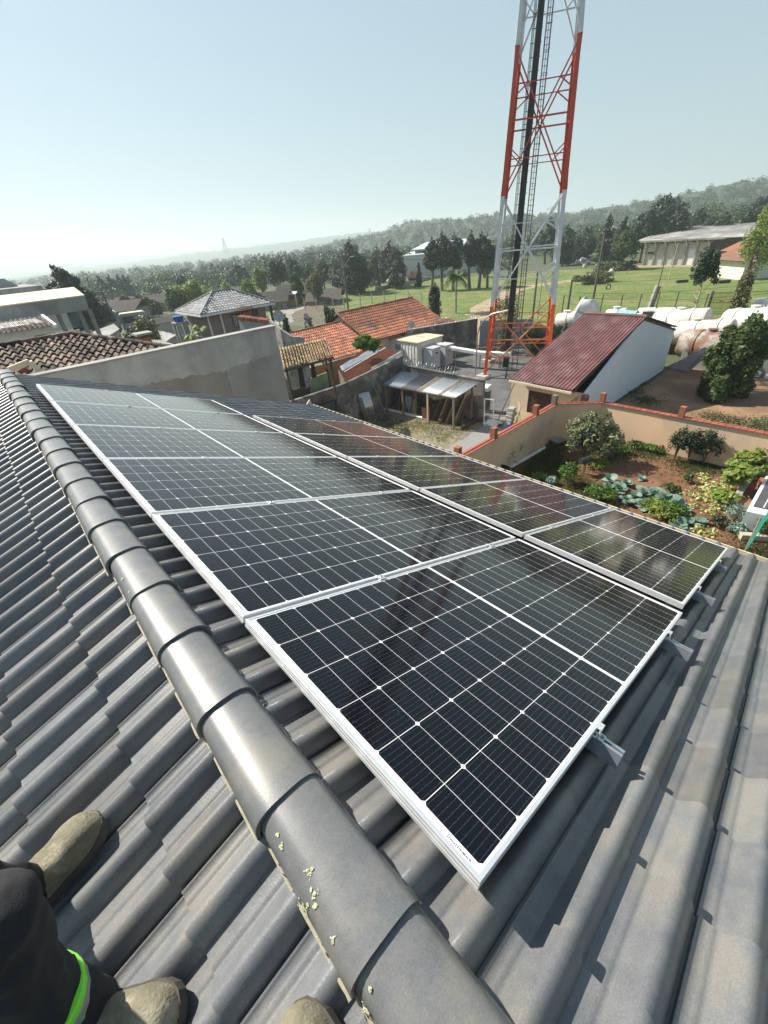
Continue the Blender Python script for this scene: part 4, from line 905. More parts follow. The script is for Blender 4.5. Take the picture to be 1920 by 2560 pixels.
# ---- compound wall, razor wire, far wall and gate
cwl = wall_box('compound_wall', 'blackened concrete wall behind the corrugated lean-to', (20.5, 21.2), (20.5, 14.2), G, -6.25, .22, M_cem_dark, cope=M_cem_dark)
def razor(pts, r, pitch, lab):
    mb = MB()
    for a, b in zip(pts[:-1], pts[1:]):
        a, b = V3(a), V3(b); L_ = np.linalg.norm(b - a); n = int(L_ / pitch); d = unit(b - a); u, v, _ = frame(d); q = [a + d * L_ * k / (n * 14) + (u * math.cos(2 * math.pi * k / 14) + v * math.sin(2 * math.pi * k / 14)) * r for k in range(n * 14 + 1)]
        mb.tube(q, .011, 4, cap=False)
    o = mb.build('razor_wire', M_wire, None, loc=pts[0]); return tag(o, lab, 'razor wire', 'razor wire coils on the compound walls')
razor([(20.5, 21.0, -5.98), (20.5, 16.2, -5.98)], .26, .22, 'coil of razor wire along the wall behind the lean-to roof')
fwp = [at_range(*z4(600, 60), 37.5), at_range(*z4(1050, -30), 39.5)]
fwl = wall_box('far_compound_wall', 'dark stained wall on the far side of the tower compound', (29.0, 29.4), (36.6, 26.6), G, -6.15, .25, M_cem_dark, cope=M_cem_light)
razor([(29.0, 29.4, -5.85), (36.5, 26.6, -5.85)], .26, .25, 'coil of razor wire on the far compound wall')
gt = thing('metal_gate', 'blue grey sheet metal double gate closing the far end of the compound', 'gate', (37.5, 24.3, G))
g0, g1 = np.array([36.7, 26.3, G + .05]), np.array([39.3, 22.0, G + .05]); d = unit(g1 - g0); L_ = np.linalg.norm(g1 - g0); n_ = np.array([-d[1], d[0], 0]) * .03
for k in range(2):
    a = g0 + d * (L_ / 2 * k + .02); b = g0 + d * (L_ / 2 * (k + 1) - .02); mb = MB(); mb.hexa([a - n_, b - n_, b + n_, a + n_] + [p + (0, 0, 2.5) for p in (a - n_, b - n_, b + n_, a + n_)]); lf = mb.build('leaf', M_greymetal, gt)
    mb = MB()
    for z in (.1, 1.2, 2.4): mb.bar(a + (0, 0, z) + n_ * 1.6 * -1, b + (0, 0, z) - n_ * 1.6, .05)
    mb.build('rail', M_greymetal, lf)
hw = wall_box('hedge_wall', 'wall overgrown with a dark hedge behind the tower', (39.4, 21.8), (42.5, 14.5), G, -6.9, .25, M_cem_dark)
# ---- equipment shelter and cabinets, cable bridge
es = thing('equipment_shelter', 'white ribbed metal cabin with flat cream roof inside the tower compound', 'cabin', (29, 28, G))
bx0, bx1, by0, by1, bz = 27.5, 30.75, 26.1, 30.9, -6.66
mb = MB(); mb.span((bx0, by0, G), (bx1, by1, bz)); mb.build('shell', M_white_dirty, es)
mb = MB()
for k in range(13): y = by0 + .15 + (by1 - by0 - .3) * k / 12; mb.span((bx0 - .03, y - .035, G + .1), (bx0 - .001, y + .035, bz - .05))
for k in range(11): x = bx0 + .15 + (bx1 - bx0 - .3) * k / 10; mb.span((x - .035, by0 - .03, G + .1), (x + .035, by0 - .001, bz - .05))
mb.build('ribs', M_white_dirty, es)
mb = MB(); mb.span((bx0 - .1, by0 - .1, bz + .002), (bx1 + .1, by1 + .1, bz + .10)); mb.build('roof', M_creamroof, es)
mb = MB(); mb.span((bx0 - .04, 28.3, bz - .75), (bx0 - .031, 28.95, bz - .3)); mb.build('vent', M_greymetal, es)
M_cab = mat('pale_grey_cabinet', (.47, .48, .50), (.40, .41, .43), 2, .5)
for i, (x0, y0_, w, dp, h, lab) in enumerate(((27.9, 24.75, 1.0, 1.1, 1.75, 'pale grey equipment cabinet standing against the white cabin, the nearer one'), (29.35, 24.5, 1.0, 1.0, 1.75, 'pale grey equipment cabinet right of the other, under the cable bridge'))):
    t = thing('equipment_cabinet', lab, 'cabinet', (x0, y0_, G), 'equipment cabinets beside the white cabin'); mb = MB(); mb.span((x0, y0_, G + .1), (x0 + w, y0_ + dp, G + h)); mb.build('body', M_cab, t, bevel=.02)
    mb = MB(); mb.span((x0 - .05, y0_ - .05, G + h + .002), (x0 + w + .05, y0_ + dp + .05, G + h + .08)); mb.build('lid', M_cab, t)
    mb = MB(); mb.span((x0 + .06, y0_ - .022, G + .2), (x0 + w - .06, y0_ - .001, G + h - .1)); dr = mb.build('door', M_cab, t); mb = MB(); mb.span((x0 + .36, y0_ - .045, G + h - .42), (x0 + .62, y0_ - .023, G + h - .3)); mb.build('handle', M_blackrub, dr)
    mb = MB(); mb.span((x0 - .022, y0_ + .06, G + .2), (x0 - .001, y0_ + dp - .06, G + h - .1)); mb.build('side_panel', M_cab, t)
TC = np.array([31.7, 18.85]); TV = np.array([.86, .51]); TV = TV / np.linalg.norm(TV); TL = np.array([TV[1], -TV[0]])
cbg = thing('cable_bridge', 'long white boxed cable bridge running from the cabin to the tower', 'cable bridge', (30, 22, G))
cbp = [(29.6, 25.9, -7.05), (29.9, 23.9, -7.35), (30.4, 21.6, -7.55), (31.2, 19.2, -7.55)]
mb = MB()
for p, q in zip(cbp[:-1], cbp[1:]): mb.bar(p, V3(q) + unit(V3(q) - V3(p)) * .02, .5, .26)
mb.build('duct', M_white_dirty, cbg, bevel=.02)
for p in (cbp[1], cbp[2]): mb = MB(); mb.tube([(p[0], p[1], G), (p[0], p[1], p[2] - .13)], .045, 8); mb.build('post', M_wire, cbg)
# curved street lamp in the compound
def street_lamp(lab, base, pts, r, head, m=M_wire, group=None):
    t = thing('street_lamp', lab, 'street lamp', base, group); mb = MB(); mb.tube(pts, r, 8); mb.build('pole', m, t, smooth=50)
    e, d = V3(pts[-1]), unit(V3(pts[-1]) - V3(pts[-2])); mb = MB(); mb.bar(e - d * .1, e + d * head, head * .32, head * .18); mb.build('lamp_head', M_white, t, bevel=.02); return t
lb = V3((28.21, 20.41, G)); lt = on_z(*zD(1340, 90), -4.6)
lt1, lt2 = at_range(*zD(1310, 130), 34.0), at_range(*zD(1420, 35), 33.2)
street_lamp('curved grey steel lamp pole standing in front of the orange tower leg', lb, [lb, (lb[0], lb[1], -5.6), (lb[0] + .05, lb[1] - .15, -5.0), (lb[0] + .12, lb[1] - .55, -4.45), (lb[0] + .2, lb[1] - 1.1, -4.1), (lb[0] + .3, lb[1] - 1.75, -3.95)], .055, .55)
# ---- lattice tower
tw = thing('lattice_tower', 'tall red and white lattice telecom tower with black cable run and ladder', 'tower', (TC[0], TC[1], G))
M_tor = mat('tower_orange_red', (.75, .10, .018), (.68, .085, .016), 2, .5); M_tred = mat('tower_faded_red', (.52, .065, .028), (.44, .06, .03), 2, .55); M_twh = mat('tower_white', (.66, .68, .70), (.52, .55, .58), 1.5, .5)
M_torl = mat('tower_rusty_orange', (.60, .20, .06), (.5, .13, .04), 3, .6)
def hw_(z): return 2.47 - (z - G) * (2.47 - 1.62) / 22.2
def tcorn(a, b, z): h = hw_(z); p = TC + TL * a * h + TV * b * h; return np.array([p[0], p[1], z])
bands = [(G, -3.67, M_tor, M_torl), (-3.67, 2.91, M_twh, M_twh), (2.91, 9.81, M_tred, M_tred), (9.81, 16.8, M_twh, M_twh), (16.8, 23.8, M_tred, M_tred)]
M_conc = mat('concrete_footing', (.42, .41, .38), (.35, .34, .32), 2, .9)
for a, b in ((-1, -1), (1, -1), (1, 1), (-1, 1)):
    f = tcorn(a, b, G); mb = MB(); mb.box((f[0], f[1], G + .12), (.9, .9, .24)); mb.build('footing', M_conc, tw)
    for z0, z1__, ml, md in bands:
        mb = MB(); p, q = tcorn(a, b, z0), tcorn(a, b, z1__); s_ = .24
        ul, uv = np.array([*(TL * -a), 0]), np.array([*(TV * -b), 0])           # angle-iron leg: two flanges
        for fl, other in ((ul, uv), (uv, ul)):
            mb.hexa([p, p + fl * s_, p + fl * s_ + other * .02, p + other * .02, q, q + fl * s_, q + fl * s_ + other * .02, q + other * .02])
        n_pl = 5
        for k in range(n_pl):
            z = z0 + (z1__ - z0) * (k + .5) / n_pl; c_ = tcorn(a, b, z); mb.hexa([c_ + ul * .015 - uv * .012, c_ + ul * .215 - uv * .012, c_ + ul * .215 - uv * .002, c_ + ul * .015 - uv * .002] + [c_ + w + (0, 0, .5) for w in (ul * .015 - uv * .012, ul * .215 - uv * .012, ul * .215 - uv * .002, ul * .015 - uv * .002)])
        mb.build('leg', ml, tw)
def brace_face(A, B, z0, z1__, m, inward):
    pA = lambda z: tcorn(*A, z) + inward; pB = lambda z: tcorn(*B, z) + inward; mb = MB(); zm = z0 + (z1__ - z0) * hw_(z0) / (hw_(z0) + hw_(z1__))
    mb.bar(pA(z0), pB(z1__), .15, .08); mb.bar(pB(z0), pA(z1__), .15, .08)
    mb.bar(pA(zm), pB(zm), .11, .08)
    X = (pA(zm) + pB(zm)) / 2
    for z0_, z1_ in ((z0, zm), (z1__, zm)):
        zh = (z0_ + z1_) / 2
        for P_ in (pA, pB):
            c_ = (P_(z0_) + X) / 2; leg = P_(zh); mb.bar(c_, leg, .08, .06); mb.bar(c_, P_(zm * .72 + z0_ * .28), .07, .06)
        mb.bar((pA(z0_) + X) / 2, (pB(z0_) + X) / 2, .06, .05)
    mb.build('bracing', m, tw)
for z0, z1__, ml, md in bands:
    for A, B, inn in (((-1, -1), (1, -1), TV), ((1, 1), (-1, 1), -TV), ((-1, -1), (-1, 1), TL), ((1, 1), (1, -1), -TL)):
        brace_face(A, B, z0 if z0 > G else G + .3, z1__, md, np.array([*inn, 0]) * .05)
def axis_pt(l, v, z): p = TC + TL * l * hw_(z) / 2 + TV * v; return np.array([p[0], p[1], z])
M_cable = mat('black_cable', (.018, .018, .02), (.03, .03, .03), 6, .6)
mb = MB()
for k in range(7): mb.tube([axis_pt(-.88 + .055 * k, .25 + .08 * (k % 2), G + .1), axis_pt(-.82 + .055 * k, .25 + .08 * (k % 2), 23.5)], .055, 6)
for k in range(3): mb.tube([axis_pt(-1.02 - .07 * k, .45, G), axis_pt(-.98 - .07 * k, .45, 23.5)], .02, 5)
mb.build('cable_run', M_cable, tw)
mb = MB()
for k in range(int((23.5 - G) / .6)): z = G + .5 + .6 * k; mb.bar(axis_pt(-1.12, .3, z), axis_pt(-.42, .3, z), .04, .03)
mb.build('cable_supports', M_cable, tw)
M_lad = mat('dark_ladder_steel', (.06, .055, .075), (.09, .08, .09), 4, .6)
mb = MB()
for l in (-.28, .04): mb.bar(axis_pt(l, .6, G), axis_pt(l + .12, .6, 23.5), .06, .05)
k = 0
while G + .4 + .3 * k < 23.4: z = G + .4 + .3 * k; f = (z - G) / 32.3; mb.bar(axis_pt(-.28 + .12 * f, .6, z), axis_pt(.04 + .12 * f, .6, z), .025); k += 1
mb.build('ladder', M_lad, tw)
mb = MB()
for dl, dv in ((-.30, .95), (-.12, 1.15), (.06, .95)): mb.bar(axis_pt(dl, dv, G + 2.4), axis_pt(dl + .12, dv, 23.5), .03, .02)
k = 0
while G + 2.4 + 1.1 * k < 23.4:
    z = G + 2.4 + 1.1 * k; f = (z - G) / 32.3; q = [axis_pt(-.28 + .12 * f, .6, z), axis_pt(-.32 + .12 * f, .85, z), axis_pt(-.2 + .12 * f, 1.12, z), axis_pt(-.04 + .12 * f, 1.12, z), axis_pt(.08 + .12 * f, .85, z), axis_pt(.04 + .12 * f, .6, z)]
    for p, r_ in zip(q[:-1], q[1:]): mb.bar(p, r_, .035, .02)
    k += 1
mb.build('safety_cage', M_lad, tw)
# ================================================================ scrap yard lean-to and clutter
lt = thing('lean_to_shed', 'open lean-to of timber posts under mismatched corrugated zinc sheets, full of stacked planks', 'shed', (19.2, 17.3, G))
LA, LB = on_z(*zD(725, 480), -6.95), on_z(*zD(1155, 562), -6.95)           # front eave
LC, LD = on_z(*zD(1290, 475), -6.42), on_z(*zD(842, 398), -6.42)
def lerp(a, b, f): return a * (1 - f) + b * f
M_zdark = mat('rusty_dark_zinc', (.075, .08, .085), (.15, .16, .17), 4, .45, metal=.5, streak=(1, 6, 1)); M_zblue = mat('bluish_zinc', (.24, .27, .30), (.15, .18, .20), 4, .4, metal=.6, streak=(1, 6, 1)); M_zpale = mat('pale_zinc', (.72, .73, .73), (.58, .59, .6), 3, .35, metal=.5); M_ztan = mat('tan_aged_sheet', (.40, .36, .28), (.28, .25, .20), 3, .6)
for i, (f0, f1, m_, dz) in enumerate(((0, .29, M_zblue, 0), (.275, .52, M_zdark, .012), (.505, .60, M_ztan, .024), (.585, .80, M_zpale, .036), (.785, .86, M_ztan, .05), (.845, 1.0, M_zpale, .036))):
    n_ = int((f1 - f0) * 28 * 6); rows = []
    for g in (0, .5, 1):
        row = []
        for k in range(n_ + 1):
            f = f0 + (f1 - f0) * k / n_; p = lerp(lerp(LA, LB, f), lerp(LD, LC, f), g); row.append(p + (0, 0, .042 * math.cos(2 * math.pi * k / 6) + dz + .01 * math.sin(i * 3 + g * 4)))
        rows.append(row)
    mb = MB(); mb.grid(np.array(rows)); o = mb.build('roof_sheet', m_, lt, smooth=80); sd = o.modifiers.new('thickness', 'SOLIDIFY'); sd.thickness = .006
for f, g, tilt in ((.03, .05, 0), (.28, .06, .0), (.64, .04, .05), (.40, .3, .0), (.97, .05, .12), (.05, .95, 0), (.95, .95, 0)):
    p = lerp(lerp(LA, LB, f), lerp(LD, LC, f), g); mb = MB(); mb.bar((p[0] - tilt, p[1] - tilt, G), p - (0, 0, .06), .10); mb.build('post', M_timber_lt if abs(f - .64) < .01 else M_timber, lt)
mb = MB(); [mb.bar(lerp(LA, LD, g) - (0, 0, .08), lerp(LB, LC, g) - (0, 0, .08), .06, .09) for g in (.06, .5, .95)]; mb.build('purlins', M_timber, lt)
def plank(lab, p, q, w, th, m_, cat='plank', name='plank', group=None):
    mb = MB(); p, q = V3(p), V3(q); mb.bar(p, q, w, th, up=(.3, .2, 1)); return tag(mb.build(name, m_, None, loc=p), lab, cat, group)
PG_ = 'planks leaning under the lean-to roof'
for i in range(11):
    f = .62 + .033 * i; a = lerp(lerp(LA, LB, f), lerp(LD, LC, f), .35 + .02 * (i % 3)); b = lerp(lerp(LA, LB, f + .05), lerp(LD, LC, f + .05), .80)
    plank('old plank leaning under the zinc roof among others, right of the front post', (a[0], a[1], G + .02), (b[0], b[1], b[2] - .35 - .08 * (i % 2)), .16, .035, (M_timber, M_timber_dk, M_timber_lt)[i % 3], group=PG_)
for i in range(7):
    f = .08 + .045 * i; a = lerp(lerp(LA, LB, f), lerp(LD, LC, f), .25); b = lerp(lerp(LA, LB, f + .01 * (i - 3)), lerp(LD, LC, f), .6)
    plank('dark board standing under the zinc roof among others, left of the front post', (a[0], a[1], G + .02), (b[0], b[1], b[2] - .3 - .1 * (i % 3)), .14, .03, (M_timber_dk, M_timber)[i % 2], group=PG_)
def junk(name, lab, f, g, d, m_, cat, rz_=.2, z=0):
    p = lerp(lerp(LA, LB, f), lerp(LD, LC, f), g); mb = MB(); mb.box((p[0], p[1], G + z + d[2] / 2), d, rz_); o = mb.build(name, m_, None, loc=(p[0], p[1], G + z), bevel=.02); return tag(o, lab, cat)
junk('old_cabinet', 'dark metal locker stored deep under the lean-to', .26, .5, (.55, .5, 1.25), M_greymetal, 'locker')
junk('brown_cupboard', 'low reddish brown cupboard under the lean-to, left of the front post', .55, .3, (.5, .45, .85), mat('red_brown_wood', (.16, .07, .04), None, 3, .7), 'cupboard', .1)
gsk = V3(lerp(lerp(LA, LB, .37), lerp(LD, LC, .37), .3)); mb = MB(); mb.tube([(gsk[0], gsk[1], G), (gsk[0] + .05, gsk[1], G + .5), (gsk[0] + .1, gsk[1] + .05, G + 1.15)], [.16, .2, .12], 9); tag(mb.build('rolled_mat', mat('olive_mat', (.23, .22, .08), (.16, .16, .06), 5, .9), None, loc=(gsk[0], gsk[1], G), smooth=50), 'olive rolled mat standing under the lean-to', 'mat')
mb = MB(); p = on_z(*zD(742, 622), G + .1); q = on_z(*zD(995, 682), G + .1); mb.tube([p, q], .1, 12); tag(mb.build('drain_pipe', M_pvc, None, loc=p, smooth=50), 'long white drain pipe lying on the ground in front of the lean-to', 'pipe')
# zinc sheets leaning on the yard wall
for i, (q0, q1, zt, m_, lab) in enumerate(((zD(628, 688), zD(690, 672), -7.12, M_zinc, 'bright corrugated zinc sheet leaning against the left yard wall'), (zD(618, 688), zD(640, 690), -7.3, M_fibro, 'grey narrow sheet leaning behind the zinc sheet on the left yard wall'))):
    a, b = on_z(*q0, G + .01), on_z(*q1, G + .01); dy = 20.97 - a[1]; rows = []
    for g in (0, 1): rows.append([lerp(a, b, k / 30) + np.array([-.12 * g, (dy - .05 * i) * g, (zt - G) * g]) + np.array([0, -.02 * math.cos(2 * math.pi * k / 6), .0]) for k in range(31)])
    mb = MB(); mb.grid(np.array(rows)); o = mb.build('zinc_sheet', m_, None, loc=a, smooth=80); o.modifiers.new('thickness', 'SOLIDIFY').thickness = .006; tag(o, lab, 'metal sheet')
plank('grey plank leaning on the corner of the yard wall left of the lean-to', on_z(*zD(742, 652), G + .02), (on_x(*zD(693, 488), 17.6)[0], 20.95, -6.9), .16, .04, M_fibro)
for q0, q1, lab in ((zD(665, 690), zD(628, 600), 'short board propped on the leaning zinc sheet, the longer one'), (zD(685, 680), zD(655, 625), 'short board propped on the leaning zinc sheet, the shorter one')):
    a = on_z(*q0, G + .02); plank(lab, a, (a[0] - .25, 20.6, G + .75), .1, .03, M_timber)
# pallet, timber edged bed with dry grass, frame, blocks, bucket, laths
a, b = on_z(*zD(1060, 685), G), on_z(*zD(1170, 640), G); pl = thing('pallet', 'grey wooden pallet leaning over beside the lean-to', 'pallet', a); d = unit((b - a) * (1, 1, 0)); n_ = np.array([-d[1], d[0], 0]); L_ = np.linalg.norm((b - a)[:2])
mb = MB(); [mb.bar(a + n_ * (.1 + .12 * k) + (0, 0, .12 + .16 * k), b + n_ * (.1 + .12 * k) + (0, 0, .12 + .16 * k), .03, .1) for k in range(5)]; mb.build('slats', M_timber, pl)
mb = MB(); [mb.bar(a + d * L_ * f + n_ * .12 + (0, 0, .02), a + d * L_ * f + n_ * .66 + (0, 0, .82), .09, .05) for f in (.05, .5, .95)]; mb.build('bearers', M_timber, pl)
bed = thing('planter_bed', 'raised bed of rough timber sides with dry grass, in front of the lean-to', 'raised bed', on_z(*zD(1180, 690), G))
P4 = [on_z(*zD(*q), G) for q in ((1060, 712), (1190, 752), (1305, 690), (1170, 648))]
for p, q, m_ in ((P4[1], P4[2], M_timber_dk), (P4[2], P4[3], M_timber_lt), (P4[3], P4[0], M_timber), (P4[0], P4[1], M_timber)):
    if m_ is M_timber and p is P4[0]: continue
    mb = MB(); mb.bar(p + (0, 0, .14), q + (0, 0, .14), .12, .28); mb.build('side', m_, bed)
fr0, fr1 = on_z(*zD(1327, 720), G), on_z(*zD(1380, 728), G); h_ = 1.55; d = fr1 - fr0; off = np.array([.25, .25, h_])
mb = MB(); M_frame = M_white
for p, q in ((fr0, fr0 + off), (fr1, fr1 + off), (fr0 + off, fr1 + off), (fr0 + (0, 0, .03), fr1 + (0, 0, .03))): mb.bar(p, q, .05)
tag(mb.build('door_frame', M_frame, None, loc=fr0), 'tall empty white metal frame standing upright in the scrap yard', 'frame')
mb = MB(); p, q = on_z(*zD(1235, 645), G + .2), on_z(*zD(1462, 635), G + .35); mb.bar(p, q, .05); tag(mb.build('rail_bar', M_wire, None, loc=p), 'thin grey pipe lying across the foot of the back wall behind the white frame', 'pipe')
mb = MB(); p = on_z(*zD(1410, 690), G); q = on_x(*zD(1508, 470), 21.6); mb.bar(p, q, .06); tag(mb.build('long_pole', M_wire, None, loc=p), 'long thin pole leaning up to the corner of the maroon roofed shed', 'pole')
mb = MB(); c0 = on_z(*zD(1385, 715), G); rows = [[c0 + np.array([.16 * i - .4, .16 * j - .4, .04 + .16 * abs(math.sin(i * 2.3 + j * 1.9)) * (1 - .2 * abs(i - 3))]) for j in range(7)] for i in range(7)]; mb.grid(np.array(rows)); tag(mb.build('plastic_sheet', M_white_dirty, None, loc=c0), 'crumpled translucent white plastic sheet at the foot of the white frame', 'plastic sheet')
stk = on_z(*zD(1470, 735), G)
for k in range(6):
    mb = MB(); z = G + .2 * k; mb.box((stk[0] + .05 * k, stk[1] + .03 * (k % 2), z + .095), (.42, .42, .185), .15 * (k % 2)); tag(mb.build('concrete_block', M_cem_light, None, loc=(stk[0], stk[1], z), bevel=.02), ('lowest', 'second', 'third', 'fourth', 'fifth', 'topmost')[k] + ' pale block in the stack beside the blue bucket', 'block', 'stacked blocks by the shed')
pb = on_z(*zD(1480, 728), G); bk = thing('bucket', 'blue bucket with white rim standing by the pale timbers', 'bucket', (pb[0] - .35, pb[1] - .15, G)); mb = MB(); mb.lathe((pb[0] - .35, pb[1] - .15, G), [(.15, 0), (.19, .36), (.175, .36), (.14, .03)], 16); mb.build('pail', M_blue, bk, smooth=40); mb = MB(); mb.lathe((pb[0] - .35, pb[1] - .15, G + .2), [(.172, 0), (.182, .09)], 16); mb.build('band', M_white, bk, smooth=40)
for i in range(5):
    a = on_z(*zD(1492 + 12 * i, 742 - 8 * i), G + .02); plank('pale lath leaning against the garden wall beside the bucket', a, (a[0] + .35, a[1] + .2 * i - .3, G + 1.5 - .1 * (i % 2)), .07, .04, M_timber_lt, 'lath', 'lath', 'pale laths leaning near the bucket')

# ================================================================ maroon roofed shed
sh = thing('maroon_roof_shed', 'long white shed with steep maroon corrugated roof and dark garage door', 'shed', (28, 12, G))
SX0, SX1, SY0, SY1, EZ1, SRX, SRZ, BZ = 23.6, 37.1, 9.45, 14.4, -6.95, 30.0, -4.02, -5.86
mb = MB(); mb.prism([(SX0, SY0, G), (SX1, SY0, G), (SX1, SY0, BZ - .05), (SRX, SY0, SRZ - .06), (SX0, SY0, EZ1 - .03)], (0, .14, 0)); mb.build('side_wall', mat('white_render_shade_blue', (.68, .73, .78), (.64, .69, .74), 1, .9, bump=.3, bscale=30), sh)  # white render; the blue cast of its shaded side is mixed into the colour
mb = MB(); mb.prism([(SX0 + .2, 12.95, G), (SX1, 12.95, G), (SX1, 12.95, BZ - .05), (SRX, 12.95, SRZ - .1), (SX0 + .2, 12.95, EZ1 - .1)], (0, -.14, 0)); mb.span((SX1 - .14, SY0 + .145, G), (SX1, 12.8, BZ - .1)); mb.build('far_wall', M_white, sh)
mb = MB(); dz0, dz1 = 11.35, 13.0
mb.span((SX0, SY0 + .145, G), (SX0 + .14, dz0, EZ1 - .1)); mb.span((SX0, dz1, G), (SX0 + .14, SY1 - .145, EZ1 - .1)); mb.span((SX0, dz0, -7.42), (SX0 + .14, dz1, EZ1 - .1)); mb.build('front_wall', M_cream_wall, sh)
mb = MB(); mb.span((SX0 + .06, dz0 + .003, G), (SX0 + .1, dz1 - .003, -7.423)); dr = mb.build('door', mat('dark_maroon_door', (.075, .025, .022), (.055, .02, .018), 2, .5), sh)
mb = MB(); [mb.span((SX0 + .04, dz0 + .02, G + .3 * k), (SX0 + .0595, dz1 - .02, G + .3 * k + .03)) for k in range(1, 5)]; mb.build('door_ribs', MATS['dark_maroon_door'], dr)
def roof_wave_sheet(p0, p1, q0, q1, n_waves, amp, nm, courses):
    "corrugations run from edge p0-p1 up to q0-q1, with lapped courses"
    mb = MB(); p0, p1, q0, q1 = map(V3, (p0, p1, q0, q1)); n_ = unit(np.cross(p1 - p0, q0 - p0)); n_ = n_ * (1 if n_[2] > 0 else -1); N = n_waves * 8; rr_ = np.random.default_rng(77)
    for c in range(courses):
        g0, g1 = c / courses, (c + 1) / courses + .012
        ws = [(lerp(lerp(p0, p1, k / N), lerp(q0, q1, k / N), g) + n_ * (amp * (.5 + .5 * math.cos(2 * math.pi * k / 8)) ** .8 + (.018 if g == g0 else 0.0))) for g in (g0, min(g1, 1)) for k in range(N + 1)]
        b = len(mb.v); mb.v += ws
        for k in range(N):
            mb.f.append((b + k, b + k + 1, b + N + 2 + k, b + N + 1 + k)); mb.t.append(.5 + .5 * math.sin(k // 8 * 7.1 + c * 3.3) * .9)
    return mb.build(nm, M_maroon, sh, smooth=75)
roof_wave_sheet((22.95, 14.05, -6.74), (22.85, 9.95, -6.76), (SRX, 13.1, SRZ), (SRX, SY0 - .12, SRZ), 19, .06, 'front_roof', 8)
roof_wave_sheet((SX1 + .2, SY0 - .12, BZ), (SX1 + .2, 13.1, BZ), (SRX, SY0 - .12, SRZ - .01), (SRX, 13.1, SRZ - .01), 20, .07, 'back_roof', 8)
mb = MB(); mb.tube([(SRX, SY0 - .15, SRZ + .045), (SRX, 13.13, SRZ + .045)], .11, 8); mb.build('ridge_cap', M_maroon, sh, smooth=50)
mb = MB(); mb.bar((22.92, 14.05, -6.84), (22.82, 9.95, -6.86), .13, .12); mb.build('gutter', M_cream, sh)
mb = MB(); mb.bar((22.95, 9.93, -6.84), (SRX, SY0 - .02, SRZ - .1), .06, .12); mb.bar((SRX, SY0 - .02, SRZ - .1), (SX1 + .1, SY0 - .02, BZ - .12), .06, .12); mb.build('verge_trim', M_timber_dk, sh)
mb = MB(); mb.box((SX0 - .1, SY0 - .02, -7.45), (.35, .3, .75)); mb.build('corner_post', M_maroon, sh)
mb = MB(); p = on_z(*z4(1530, 610), -6.4); mb.box((22.2, 15.35, -7.3), (.7, .9, .35), .2); tag(mb.build('white_tank_box', M_white, None, loc=(22.2, 15.35, -7.48), bevel=.08), 'white plastic box perched by the corner of the maroon roof', 'box')
mb = MB(); mb.span((21.95, 15.0, G), (22.45, 15.7, -7.48)); tag(mb.build('box_stand', M_cem_dark, None, loc=(22.2, 15.3, G)), 'dark pillar holding the white plastic box by the shed corner', 'pillar')

# ================================================================ garden walls with red coping tiles and brick piers
M_cope = mat('red_coping_tile', (.36, .10, .06), (.27, .075, .05), 6, .75, tint=.2)
def garden_wall(lab, a, b, z0, z1, piers, group=None):
    a, b = V3((*a, G)), V3((*b, G)); d = unit(b - a); n_ = np.array([-d[1], d[0], 0]); t = thing('garden_wall', lab, 'wall', (a + b) / 2, group); L_ = np.linalg.norm(b - a)
    mb = MB(); mb.hexa([a - n_ * .08, b - n_ * .08, b + n_ * .08, a + n_ * .08, a - n_ * .08 + (0, 0, z0 - G), b - n_ * .08 + (0, 0, z1 - G), b + n_ * .08 + (0, 0, z1 - G), a + n_ * .08 + (0, 0, z0 - G)]); mb.build('wall_face', M_peach, t)
    mb = MB(); nt_ = int(L_ / .27)
    for k in range(nt_):
        f0, f1 = k / nt_, (k + 1.06) / nt_; p = a + d * L_ * f0 + (0, 0, z0 + (z1 - z0) * f0 - G + .004); q = a + d * L_ * min(f1, 1) + (0, 0, z0 + (z1 - z0) * f1 - G + .020)
        s = [p - n_ * .15, q - n_ * .15, q + n_ * .15, p + n_ * .15]; u_ = [p - n_ * .15 + (0, 0, .02), q - n_ * .15 + (0, 0, .025), q + n_ * .15 + (0, 0, .025), p + n_ * .15 + (0, 0, .02)]
        mb.hexa(s + u_, t=rng.random()); mb.hexa([p - n_ * .03 + (0, 0, .018), q - n_ * .03 + (0, 0, .02), q + n_ * .03 + (0, 0, .02), p + n_ * .03 + (0, 0, .018), p - n_ * .02 + (0, 0, .055), q - n_ * .02 + (0, 0, .06), q + n_ * .02 + (0, 0, .06), p + n_ * .02 + (0, 0, .055)], t=rng.random())
    mb.build('coping', M_cope, t)
    for f, m_ in piers: p = a + d * L_ * f; mb = MB(); mb.box((p[0], p[1], z0 + (z1 - z0) * f + .28), (.24, .24, .48)); mb.build('pier_stub', m_, t)
    return t
garden_wall('long peach garden wall with red tile coping dividing scrap yard and vegetable garden', (7.5, 9.5), (20.4, 9.62), -6.58, -6.72, ((.36, M_brick), (.56, M_brick), (.84, M_brick), (.985, M_timber)))
garden_wall('short peach garden wall stepping up between the shed corner and the long walls', (20.4, 9.62), (22.5, 8.1), -6.72, -6.95, ())
garden_wall('sunlit peach garden wall with red tile coping in front of the dirt lot', (22.5, 8.1), (22.6, -9.0), -6.95, -6.95, ((.0, M_brick), (.215, M_brick), (.62, M_brick)))
